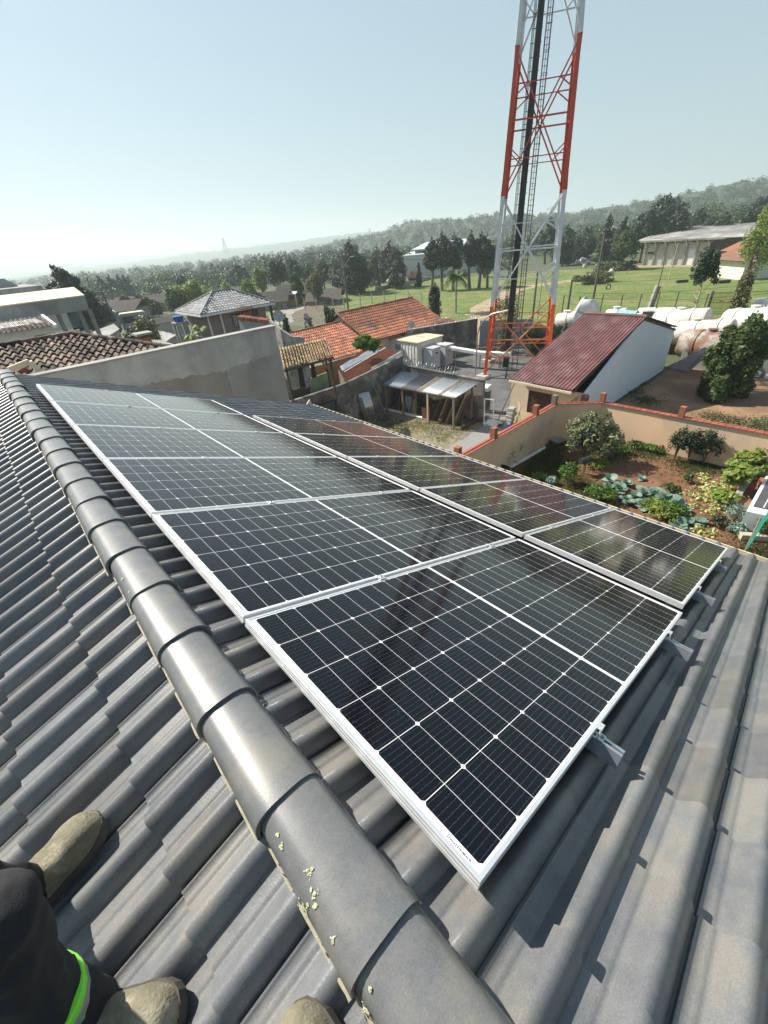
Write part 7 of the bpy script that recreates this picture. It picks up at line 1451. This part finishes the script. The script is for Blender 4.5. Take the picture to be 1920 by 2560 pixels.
# ---- vegetable garden
def bush(name, lab, px, py, Hh, W, m, n, leaf, cat='shrub', group=None, cf=.1, stems=4, stemm=None, asp=.45, z=G, flat=.6):
    b = on_z(px, py, z); t = thing(name, lab, cat, b, group); cl = crown_clumps('round', b + (0, 0, Hh * cf), Hh * (1 - cf), W, int(px * 3 + py)); P_, N_ = clump_leaves(cl, n, .55, flat); P_[:, 2] = np.maximum(P_[:, 2], b[2] + .02)
    leaf_object('foliage', P_, N_, leaf * (.7 + .6 * rng.random(n)), asp, m, t, bend=.25); mb = MB(); r2 = np.random.default_rng(int(px + py))
    for k in range(stems): a = r2.random() * 6.283; mb.tube([b, b + (math.cos(a) * W * .2, math.sin(a) * W * .2, Hh * .4), b + (math.cos(a) * W * .45, math.sin(a) * W * .45, Hh * .75)], [.022, .016, .006], 5)
    mb.build('stem', stemm or M_bark, t); return t
zg = lambda X, Y: (1200 + X * .18083, 1050 + Y * .18083)
zh = lambda X, Y: (1480 + X * .18083, 1150 + Y * .18083)
zi = lambda X, Y: (1620 + X * .18083, 1050 + Y * .18083)
bush('loquat_tree', 'large rounded shrub with long pale edged leaves in the garden corner', *zE(610, 690), 2.5, 1.35, leaf_mat('leaf_loquat', (.05, .075, .03), (.12, .14, .06), (.30, .30, .17), .2), 2200, .13, cat='tree', cf=.12, asp=.32)
bush('green_shrub', 'upright bright green shrub left of the black grill box', *zE(500, 830), 1.15, .50, LF_green, 900, .06)
bush('leafy_plant', 'small bright leafy plant behind the panel edge, left of the upright shrub', *zE(340, 815), .45, .40, LF_lime, 260, .08)
bush('leafy_plant', 'low dark plant between the small leafy plant and the upright shrub', *zE(400, 830), .4, .4, LF_cabb, 240, .08)
bush('wall_climber', 'climbing plant in the shaded wall corner above the rounded shrub', *zE(545, 520), 1.2, .35, LF_mid, 300, .07)
for x, y, lab in ((1115, 690, 'dark bush against the sunlit wall, the left one of three'), (1195, 700, 'dark bush against the sunlit wall, the middle one of three'), (1280, 715, 'dark bush against the sunlit wall, the right one of three')): bush('wall_bush', lab, *zE(x, y), 1.75, .58, LF_dark, 1000, .065, group='bushes at the foot of the sunlit wall', stems=6)
bush('olive_shrub', 'feathery grey green shrub in front of the wall at the right edge', *zE(1590, 690), 2.3, 1.3, LF_olive, 3600, .06, asp=.3)
bush('corner_weeds', 'weedy green clump right of the rounded shrub', *zE(780, 650), .55, .8, LF_green, 700, .06)
bush('corner_weeds', 'weedy green clump along the wall foot beside the brick chunk', *zE(985, 640), .4, .6, LF_green, 450, .06)
bush('corner_weeds', 'low yellowish green clump behind the grill box', *zE(690, 740), .4, .7, LF_lime, 450, .05)
bush('corner_weeds', 'green weeds at the foot of the wall left of the three dark bushes', *zE(890, 620), .4, .5, LF_mid, 350, .06)
GG = 'leafy crops beside the roof edge'
for x, y, h, w, m, n, lab in ((130, 560, .6, .75, LF_green, 700, 'bright green pepper like plant just beyond the panel corner, the left one'), (40, 500, .55, .5, LF_green, 450, 'bright green plant half hidden by the panel corner'), (880, 760, .65, .85, LF_lime, 900, 'bright green plant in front of the big blue green cabbages, left part'), (1060, 780, .6, .7, LF_green, 750, 'bright green plant in front of the big blue green cabbages, right part'), (1060, 420, .3, .45, LF_mid, 260, 'low green clump in the middle of the red soil'), (1320, 310, .45, .25, LF_mid, 200, 'small green plant in the middle of the red soil')): bush('leafy_crop', lab, *zh(x, y), h, w, m, n, .07, cat='plant', group=GG, stemm=M_stem)
def cabbage(lab, px, py, R, seed, group='blue green cabbages', yellow=False):
    b = on_z(px, py); t = thing('cabbage_plant', lab, 'cabbage', b, group); r2 = np.random.default_rng(seed); mb = MB(); nl = 6 if yellow else 11
    for k in range(nl):
        a = 6.283 * k / nl * 1.618 + r2.random() * 1.2; tilt = .35 + .75 * (k / nl) + .25 * r2.normal(); L_ = R * (1.15 - .4 * k / nl) * (.65 + .6 * r2.random()); d = np.array([math.cos(a), math.sin(a), 0]); s = np.array([-d[1], d[0], 0]); rows = []
        for i in range(5):
            f = i / 4; fl_ = .45 if yellow else 1.0; c = b + (0, 0, .04 + .05 * R) + d * L_ * (.5 + .7 * r2.random() if i == 99 else 1) * f * math.cos(tilt * .8 * fl_) + (0, 0, L_ * (f * math.sin(tilt * fl_) - .35 * f * f * (1 - tilt * .4))); w_ = L_ * .48 * math.sin(math.pi * (.12 + .8 * f)) + .01
            rows.append([c + s * w_ * (j / 2 - 1) + (0, 0, .16 * w_ * abs(j / 2 - 1) ** 2 + .05 * w_ * math.sin(j * 2.5 + i * 2 + k)) for j in range(5)])
        lo = MB(); mb.grid(np.array(rows), r2.random())
    if yellow:
        P_ = b + np.stack([R * .75 * r2.normal(size=30), R * .75 * r2.normal(size=30), .03 + .09 * r2.random(30)], 1); leaf_object('leaves', P_, r2.normal(size=(30, 3)) * .5 + (0, 0, 1), .05 + .06 * r2.random(30), .6, LF_yell, t, bend=.2)
    else: mb.build('leaves', LF_yell if yellow else LF_cabb, t, smooth=80); st = MB(); st.tube([b, b + (0, 0, .12)], .03, 6); st.build('stem', M_stem, t); return t
for i, (x, y, R) in enumerate(((250, 300, .36), (230, 390, .30), (380, 420, .36), (480, 350, .32), (370, 480, .22), (460, 560, .3), (590, 540, .32), (500, 620, .28), (720, 470, .36), (860, 520, .42), (700, 660, .44), (1020, 600, .5), (960, 520, .4), (1220, 680, .42), (1080, 680, .36), (1200, 930, .36), (1310, 880, .26), (1480, 880, .32), (1180, 960, .3), (690, 280, .2))): cabbage('blue green cabbage plant growing with others in the red garden soil', *zh(x, y), R, 300 + i)
for i, (x, y, R) in enumerate(((930, 960, .34), (850, 1080, .38), (760, 980, .2), (840, 1270, .28), (1010, 1250, .26), (640, 1180, .24), (740, 890, .26), (1120, 1010, .36), (520, 1030, .26), (900, 1160, .3), (770, 800, .18), (720, 1500, .24), (560, 1530, .26), (850, 1580, .26), (1050, 900, .3), (700, 1080, .22), (960, 1080, .3), (1000, 980, .34))): cabbage('yellowing wilted cabbage leaves lying among others on the red soil', *zi(x, y), R, 400 + i, 'yellowing cabbages', True)
for i, (x, y, x2, y2, m, lab) in enumerate(((1105, 960, 1215, 630, LF_lime, 'tall papaya like plant with yellow stem, the left one by the framed slab'), (1180, 1000, 1375, 690, LF_lime, 'tall papaya like plant with yellow stem, the middle one by the framed slab'), (1400, 760, 1360, 500, LF_lime, 'tall papaya like plant behind the other two by the framed slab'), (1050, 1190, 1065, 1030, LF_lime, 'short yellow stemmed plant in front of the tall ones'), (1440, 740, 1560, 560, LF_lime, 'tall leafy plant at the right border behind the framed slab'))):
    b = on_z(*zi(x, y)); R0 = math.hypot(*(b - CAM_POS)[:2]); tp = at_range(*zi(x2, y2), R0 - .1); t = thing('tall_leafy_plant', lab, 'plant', b, 'tall lime green plants by the framed slab'); mb = MB(); mb.tube([b, lerp(b, tp, .5) + (.03, .03, 0), tp], [.03, .025, .015], 6); mb.build('stem', M_stemy, t)
    cl = [(lerp(b, tp, f) + rng.normal(size=3) * .16, (.32, .32, .16)) for f in (.75, .85, 1, 1.02, 1.05, .95, .65, .5, .9)]; P_, N_ = clump_leaves(cl, 420, .3, .5); N_ = N_ * (.6, .6, 1) + (0, 0, .8); leaf_object('leaves', P_, N_, .09 + .05 * rng.random(420), .5, m, t, bend=.3)
bush('silver_plant', 'feathery silver green plant at the corner of the framed slab', *zi(1180, 1400), .8, .5, LF_cabb, 900, .05, asp=.25)
bush('flowering_plant', 'plant with small orange flowers under the green net', *zi(1560, 1600), .7, .35, LF_mid, 380, .06)
bush('leafy_crop', 'dark low plant before the silver green one', *zi(960, 1450), .4, .4, LF_dark, 300, .06, cat='plant', group=GG)
bush('leafy_crop', 'pale leafy plant at the foot of the silver green one', *zi(1210, 1540), .35, .4, LF_cabb, 260, .07, cat='plant', group=GG)
# bare twisted vine over the drum
vb = on_z(*zE(150, 720)); vn = thing('bare_vine', 'leafless twisted shrub in front of the shaded garden wall above the black drum', 'shrub', vb); mb = MB(); r2 = np.random.default_rng(5)
def twig(p, d, L_, r, depth):
    pts = [p]; q = p
    for k in range(6): d = unit(d + r2.normal(size=3) * .45 + (0, 0, .03)); q = q + d * L_ / 6; pts.append(q)
    mb.tube(pts, [r * (1 - .1 * k) for k in range(7)], 6)
    if depth:
        for k in range(3): twig(pts[2 + k], unit(d + r2.normal(size=3) * .9), L_ * .7, r * .6, depth - 1)
for k in range(5): twig(vb + (0, -.1, .3), unit((r2.normal() * .7, r2.normal() * .4, 1.1)), 1.0, .030, 2)
mb.build('branches', mat('bare_twig', (.20, .13, .09), (.12, .08, .06), 8, .9), vn)
# ground cover, loose and uncountable
def grass_patch(name, polys, n, h, m, seed, z=G):
    r2 = np.random.default_rng(seed); P_ = []
    for (cx, cy, rx, ry) in polys: P_.append(np.stack([cx + rx * r2.normal(size=n) * .5, cy + ry * r2.normal(size=n) * .5, np.full(n, z + h * .4)], 1))
    P_ = np.concatenate(P_); N_ = r2.normal(size=P_.shape) * (1, 1, .25)
    return tag(leaf_object(name, P_, N_, h * (.5 + .6 * r2.random(len(P_))), .22, m, None, loc=P_[0]), kind='stuff')
yc = [on_z(*zD(*q)) for q in ((860, 740), (1000, 740), (940, 710), (1130, 700), (1190, 740), (1080, 790))]
LF_dry = leaf_mat('dry_grass', (.30, .25, .09), (.36, .31, .13), (.24, .26, .08), .3)
grass_patch('dry_grass', [(p[0], p[1], 1.1, .9) for p in yc], 420, .10, LF_dry, 5)
grass_patch('weeds', [(p[0], p[1], 1.0, .9) for p in (on_z(*zD(800, 720)), on_z(*zD(730, 690)), on_z(*zE(860, 300)), on_z(*zE(960, 350)), on_z(*zE(900, 250)), on_z(*zE(1350, 450)), on_z(*zE(1500, 480)))], 500, .10, LF_mid, 6)
grass_patch('weeds', [(p[0], p[1], 1.2, .9) for p in (on_z(*zE(400, 640)), on_z(*zE(420, 720)), on_z(*zE(700, 660)), on_z(*zE(840, 640)), on_z(*zE(1000, 650)), on_z(*zE(1200, 720)), on_z(*zE(350, 700)), on_z(*zE(300, 760)), on_z(*zE(480, 760)), on_z(*zE(560, 840)), on_z(*zE(620, 900)), on_z(*zE(700, 980)), on_z(*zE(1330, 730)), on_z(*zE(1380, 700)))], 1500, .075, LF_mid, 7)
grass_patch('weeds', [(p[0], p[1], 1.0, 1.2) for p in (on_z(1890, 1400), on_z(1910, 1360), on_z(1860, 1400))], 900, .08, LF_mid, 8)
ft = np.stack([on_z(960 + 0 * k, 1000) for k in range(1)])
mg = []
r2 = np.random.default_rng(9)
while len(mg) < 9000:
    x, y = 38 + 70 * r2.random() ** 1.4, -20 + 105 * r2.random(); mg.append((x, y, G + .12)) if (y > 14 or x > 46) and x + .3 * y > 46 else None
mg = np.array(mg) - (0, 0, .06); grass = leaf_object('meadow_tufts', mg, r2.normal(size=mg.shape) * (1, 1, .2), .05 + .07 * r2.random(len(mg)), .4, leaf_mat('tuft', (.09, .15, .025), (.14, .19, .04), (.2, .21, .07), .3), None, loc=mg[0]); tag(grass, kind='stuff')
# clods of soil
cl_ = MB()
for k in range(1100):
    x, y = 12 + 10 * r2.random(), -6 + 15 * r2.random(); s = .02 + .05 * r2.random() ** 2
    cl_.blob((x, y, G + s * .4), (s, s * .8, s * .6), seed=k, n=5, m=3, rough=.2)
tag(cl_.build('soil_clods', M_soil, None, loc=(15, 2, G)), kind='stuff')
# ================================================================ two people on the roof
M_trouser = mat('dark_work_trousers', (.012, .013, .016), (.022, .022, .026), 8, .9, bump=.15, bscale=300); M_jacket = mat('dark_work_jacket', (.012, .013, .015), (.020, .02, .023), 5, .9, bump=.4, bscale=40)
M_boot = mat('dusty_olive_boot', (.20, .18, .12), (.10, .092, .066), 22, .85, c3=(.30, .275, .2), s3=11, bump=.25, bscale=140); M_sole = mat('boot_sole', (.05, .045, .04), (.09, .08, .06), 12, .9); M_skin = mat('skin', (.42, .25, .17), (.36, .2, .14), 6, .55); M_hair = mat('dark_hair', (.02, .014, .01), None, 30, .6)
M_neon = mat('neon_green_band', (.25, .85, .05), (.2, .75, .04), 8, .6); M_refl = mat('grey_reflective_tape', (.30, .31, .30), None, 8, .4)
def body_from(capsules, name, material, parent, voxel=.012, smooth_n=6):
    mb = MB()
    for p, q, r0, r1 in capsules:
        p, q = V3(p), V3(q); d = unit(q - p); L_ = np.linalg.norm(q - p); prof = []
        for k in range(5): a = math.pi / 2 * k / 4; prof.append((max(r0 * math.sin(a), .002), -r0 * math.cos(a)))
        for k in range(1, 6): f = k / 6; prof.append((r0 + (r1 - r0) * f, L_ * f))
        for k in range(5): a = math.pi / 2 * k / 4; prof.append((max(r1 * math.cos(a), .002), L_ + r1 * math.sin(a)))
        mb.lathe(p, prof, 16, axis=d)
    o = mb.build(name, material, parent); m = o.modifiers.new('union', 'REMESH'); m.mode = 'VOXEL'; m.voxel_size = voxel; m.use_smooth_shade = True; s = o.modifiers.new('soften', 'SMOOTH'); s.factor = .6; s.iterations = smooth_n
    if voxel > .01:                                    # folds of loose cloth
        tx_ = bpy.data.textures.get('cloth_folds') or bpy.data.textures.new('cloth_folds', 'CLOUDS'); tx_.noise_scale = .07; dm_ = o.modifiers.new('folds', 'DISPLACE'); dm_.texture = tx_; dm_.strength = .03; dm_.mid_level = .5
    return o
def boot(parent, heel, toe, up_=(0, 0, 1), w=.052):
    "heel and toe on the tiles, lofted last with a rounded toe cap, sole, laces"
    heel, toe = V3(heel), V3(toe); d = unit(toe - heel); side = unit(np.cross(up_, d)); n_ = np.cross(d, side); L_ = np.linalg.norm(toe - heel)
    def loft(z0, prof, extra=0.0):
        rows = []
        for f, wid, hgt in prof:
            c = heel + d * L_ * f; row = []
            for k in range(15):
                a = math.pi * k / 14; ca, sa = math.cos(a), math.sin(a); row.append(c + side * (wid + extra) * (abs(ca) ** .6) * (1 if ca > 0 else -1) + n_ * (z0 + (hgt) * sa ** .75))
            rows.append(row)
        return np.array(rows)
    pr = [(-.03, .015, .03), (-.02, .036, .075), (.03, .044, .105), (.14, .046, .125), (.28, .046, .120), (.40, .049, .098), (.46, .052, .086), (.50, .052, .090), (.56, .055, .078), (.66, .060, .072), (.70, .060, .077), (.80, .060, .073), (.90, .053, .064), (.96, .041, .052), (1.0, .022, .03), (1.012, .005, .008)]
    up_mb = MB(); up_mb.grid(loft(.022, pr)); o = up_mb.build('boot', M_boot, parent, smooth=70); ss = o.modifiers.new('subd', 'SUBSURF'); ss.levels = ss.render_levels = 1
    so = MB(); P_ = loft(.0, [(f, w_ + .004, .001) for f, w_, h in pr]); Q_ = P_ + n_ * .026; so.grid(P_[:, ::-1]); so.grid(Q_)
    ring0 = np.concatenate([P_[:, 0], P_[::-1, -1]]); ring1 = np.concatenate([Q_[:, 0], Q_[::-1, -1]]); so.grid(np.stack([np.vstack([ring0, ring0[:1]]), np.vstack([ring1, ring1[:1]])])); so.build('sole', M_sole, o)
    la = MB()
    for k in range(4): f = .30 + .07 * k; c = heel + d * L_ * f + n_ * (.022 + .122 - .018 * k); la.tube([c - side * .028 - n_ * .012, c + n_ * .004, c + side * .028 - n_ * .012], .0035, 6)
    la.build('laces', M_sole, o)
    return heel + d * L_ * .14 + n_ * .13
def hand(parent, wrist, d, palm_n, sgn=1):
    "palm and five curled fingers"
    wrist, d = V3(wrist), unit(d); pn = unit(palm_n); side = np.cross(d, pn) * sgn; caps = [(wrist, wrist + d * .05, .026, .032), (wrist + d * .045 + side * .02, wrist + d * .09 + side * .024, .018, .016), (wrist + d * .045 - side * .02, wrist + d * .09 - side * .024, .018, .016), (wrist + d * .05, wrist + d * .09, .018, .017)]
    for i, (s_, L_) in enumerate(((.030, .068), (.010, .076), (-.010, .072), (-.029, .056))):
        p = wrist + d * .092 + side * s_; q = p + unit(d * .85 + pn * .5) * L_ * .45; r_ = q + unit(d * .35 + pn * .9) * L_ * .32; e = r_ + unit(-d * .2 + pn * .95) * L_ * .25; caps += [(p, q, .0095, .0088), (q, r_, .0088, .008), (r_, e, .008, .007)]
    p = wrist + d * .03 + side * .03; q = p + unit(d * .6 + side * .7 + pn * .3) * .04; e = q + unit(d * .8 + pn * .5) * .032; caps += [(p, q, .013, .011), (q, e, .011, .0085)]
    return body_from(caps, 'hand', M_skin, parent, .004, 3)
def head(parent, c, face, r=.098):
    c = V3(c); f = unit((face[0], face[1], face[2] * .4)); s = unit(np.cross((0, 0, 1), f)); u = np.cross(f, s)
    caps = [(c - f * .01 + u * .02, c + f * .012 + u * .02, r * .93, r * .9), (c + f * .02 - u * .03, c + f * .035 - u * .075, r * .72, r * .45), (c + f * .095 - u * .005, c + f * .115 - u * .03, .012, .018), (c - f * .02 - u * .06, c - f * .035 - u * .17, .055, .06)]
    for k in (-1, 1): caps += [(c + s * k * .092 - u * .015 - f * .005, c + s * k * .096 + u * .025 - f * .012, .013, .016)]
    hd = body_from(caps, 'head', M_skin, parent, .006, 4)
    for k in (-1, 1): mb = MB(); mb.blob(c + f * .083 + s * k * .034 + u * .012, (.012, .012, .009), rough=0, n=10, m=6); mb.build('eye', M_black, hd)
    mb = MB(); mb.tube([c + f * .088 - u * .055 - s * .026, c + f * .098 - u * .057, c + f * .088 - u * .055 + s * .026], [.004, .006, .004], 6); mb.build('mouth', mat('lips', (.33, .13, .11), None, 8, .5), hd)
    mb = MB(); mb.blob(c - f * .016 + u * .045, (r * 1.02, r * 1.02, r * .82), rough=.03, n=18, m=9, seed=3); mb.build('hair', M_hair, hd, smooth=80)
def surf(x_, y, d=DF + .03):                     # a point on the left slope, x_ metres down from the ridge line
    return mirror(slope(x_ + top, y, d))
# --- installer squatting on the left slope, boots turned to the ridge
pA = thing('person', 'person in dark work clothes with neon green trouser bands squatting at the left edge', 'person', surf(.75, .6))
h1, t1 = surf(.725, .895, DF + .030), surf(.445, .930, DF + .036)
h2, t2 = surf(.615, .530, DF + .030), surf(.410, .345, DF + .036)
nL = unit(mirror(slope(0, 0, 1)) - mirror(slope(0, 0, 0)))
a1 = boot(pA, h1, t1, nL); a2 = boot(pA, h2, t2, nL)
k1 = np.array([-.86, .74, .28]); k2 = np.array([-.73, .515, .29]); hp1 = np.array([-1.22, .78, .36]); hp2_ = np.array([-1.12, .52, .40]); ch1 = np.array([-1.12, .60, .78]); nk = np.array([-1.06, .56, .98])
s1_, s2_ = np.array([-1.14, .79, .90]), np.array([-1.05, .40, .92]); e1, e2 = np.array([-1.05, .90, .64]), np.array([-1.02, .36, .66]); w1, w2 = np.array([-.95, .76, .46]), np.array([-.90, .48, .49])
M_body = M_trouser
body_from([(a1 - nL * .065 + (.02, 0, 0), lerp(a1, k1, .45), .068, .070), (a1 - nL * .05 + (.05, .0, .02), lerp(a1, k1, .4), .052, .066), (lerp(a1, k1, .4), k1, .066, .078), (k1, hp1, .080, .105), (a2 - nL * .065 + (.02, 0, 0), lerp(a2, k2, .45), .068, .070), (a2 - nL * .05 + (.05, -.01, .02), lerp(a2, k2, .4), .052, .066), (lerp(a2, k2, .4), k2, .066, .080), (k2, hp2_, .082, .108), (hp1, hp2_, .13, .13), ((hp1 + hp2_) / 2, ch1, .14, .15), (ch1, nk - (0, 0, .05), .14, .09), (s1_, s2_, .085, .085), (s1_, e1, .06, .05), (e1, w1, .048, .036), (s2_, e2, .06, .05), (e2, w2, .048, .036), (nk - (0, 0, .08), nk + (0, 0, .05), .06, .055)], 'body', M_body, pA, .013, 5)
hand(pA, w1, unit(w1 - e1), (.3, 0, -1)); hand(pA, w2, unit(w2 - e2), (.3, 0, -1), -1); head(pA, nk + np.array([.04, 0, .19]), (1, -.2, -.3))
BF = .24
for a_, k_, f0 in ((a2, k2, BF),):
    d = unit(k_ - a_); c = lerp(a_, k_, f0); rr_ = .081; mb = MB()
    mb.lathe(c - d * .036, [(rr_, 0), (rr_ + .004, .004), (rr_ + .005, .068), (rr_ + .001, .072)], 22, axis=d); bnd = mb.build('reflective_band', M_neon, pA, smooth=40); mb = MB(); mb.lathe(c - d * .014, [(rr_ + .0055, 0), (rr_ + .0075, .002), (rr_ + .0075, .026), (rr_ + .0055, .028)], 22, axis=d); mb.build('tape', M_refl, bnd, smooth=40)
# --- the one taking the picture stands behind: only a boot toe reaches into view
pB = thing('person', 'person of whom only a boot toe shows at the bottom beside the ridge', 'person', surf(.25, -.1))
b1h, b1t = surf(.185, -.135, DF + .034), surf(.205, .165, DF + .036); b2h, b2t = surf(.62, -.40, DF + .03), surf(.56, -.10, DF + .036)
c1, c2 = boot(pB, b1h, b1t, nL), boot(pB, b2h, b2t, nL)
kb1, kb2 = np.array([-.46, -.17, .36]), np.array([-.80, -.40, .30]); hb1, hb2 = np.array([-.50, -.52, .70]), np.array([-.72, -.56, .68]); cb_ = np.array([-.60, -.56, 1.12]); nb_ = np.array([-.60, -.52, 1.34]); sb1, sb2 = np.array([-.42, -.54, 1.26]), np.array([-.80, -.56, 1.26]); eb1, eb2 = np.array([-.34, -.62, .98]), np.array([-.92, -.50, .99]); wb1, wb2 = np.array([-.36, -.42, .86]), np.array([-.85, -.36, .80])
body_from([(c1 - nL * .035, kb1, .058, .075), (kb1, hb1, .08, .105), (c2 - nL * .035, kb2, .058, .075), (kb2, hb2, .08, .105), (hb1, hb2, .13, .13), ((hb1 + hb2) / 2, cb_, .14, .15), (cb_, nb_ - (0, 0, .05), .14, .09), (sb1, sb2, .085, .085), (sb1, eb1, .06, .05), (eb1, wb1, .048, .036), (sb2, eb2, .06, .05), (eb2, wb2, .048, .036), (nb_ - (0, 0, .08), nb_ + (0, 0, .05), .06, .055)], 'body', M_jacket, pB, .013, 5)
hand(pB, wb1, unit(wb1 - eb1), (0, .2, -1)); hand(pB, wb2, unit(wb2 - eb2), (0, .2, -1), -1); head(pB, nb_ + np.array([.02, .04, .19]), (.4, 1, -.2))
# ================================================================ the hazy air, one closed box round the whole scene
hz = MB(); hz.span((-7200, -7200, -40), (7200, 7200, 120))
hm = bpy.data.materials.new('haze'); hm.use_nodes = True; hn = hm.node_tree.nodes; hl_ = hm.node_tree.links
hn.remove(hn['Principled BSDF']); pv = hn.new('ShaderNodeVolumePrincipled'); pv.inputs['Density'].default_value = .00055; pv.inputs['Color'].default_value = (.72, .82, .85, 1); pv.inputs['Anisotropy'].default_value = .3
hl_.new(pv.outputs['Volume'], hn['Material Output'].inputs['Volume'])
tag(hz.build('haze', hm, None, loc=(0, 0, -40)), kind='stuff')
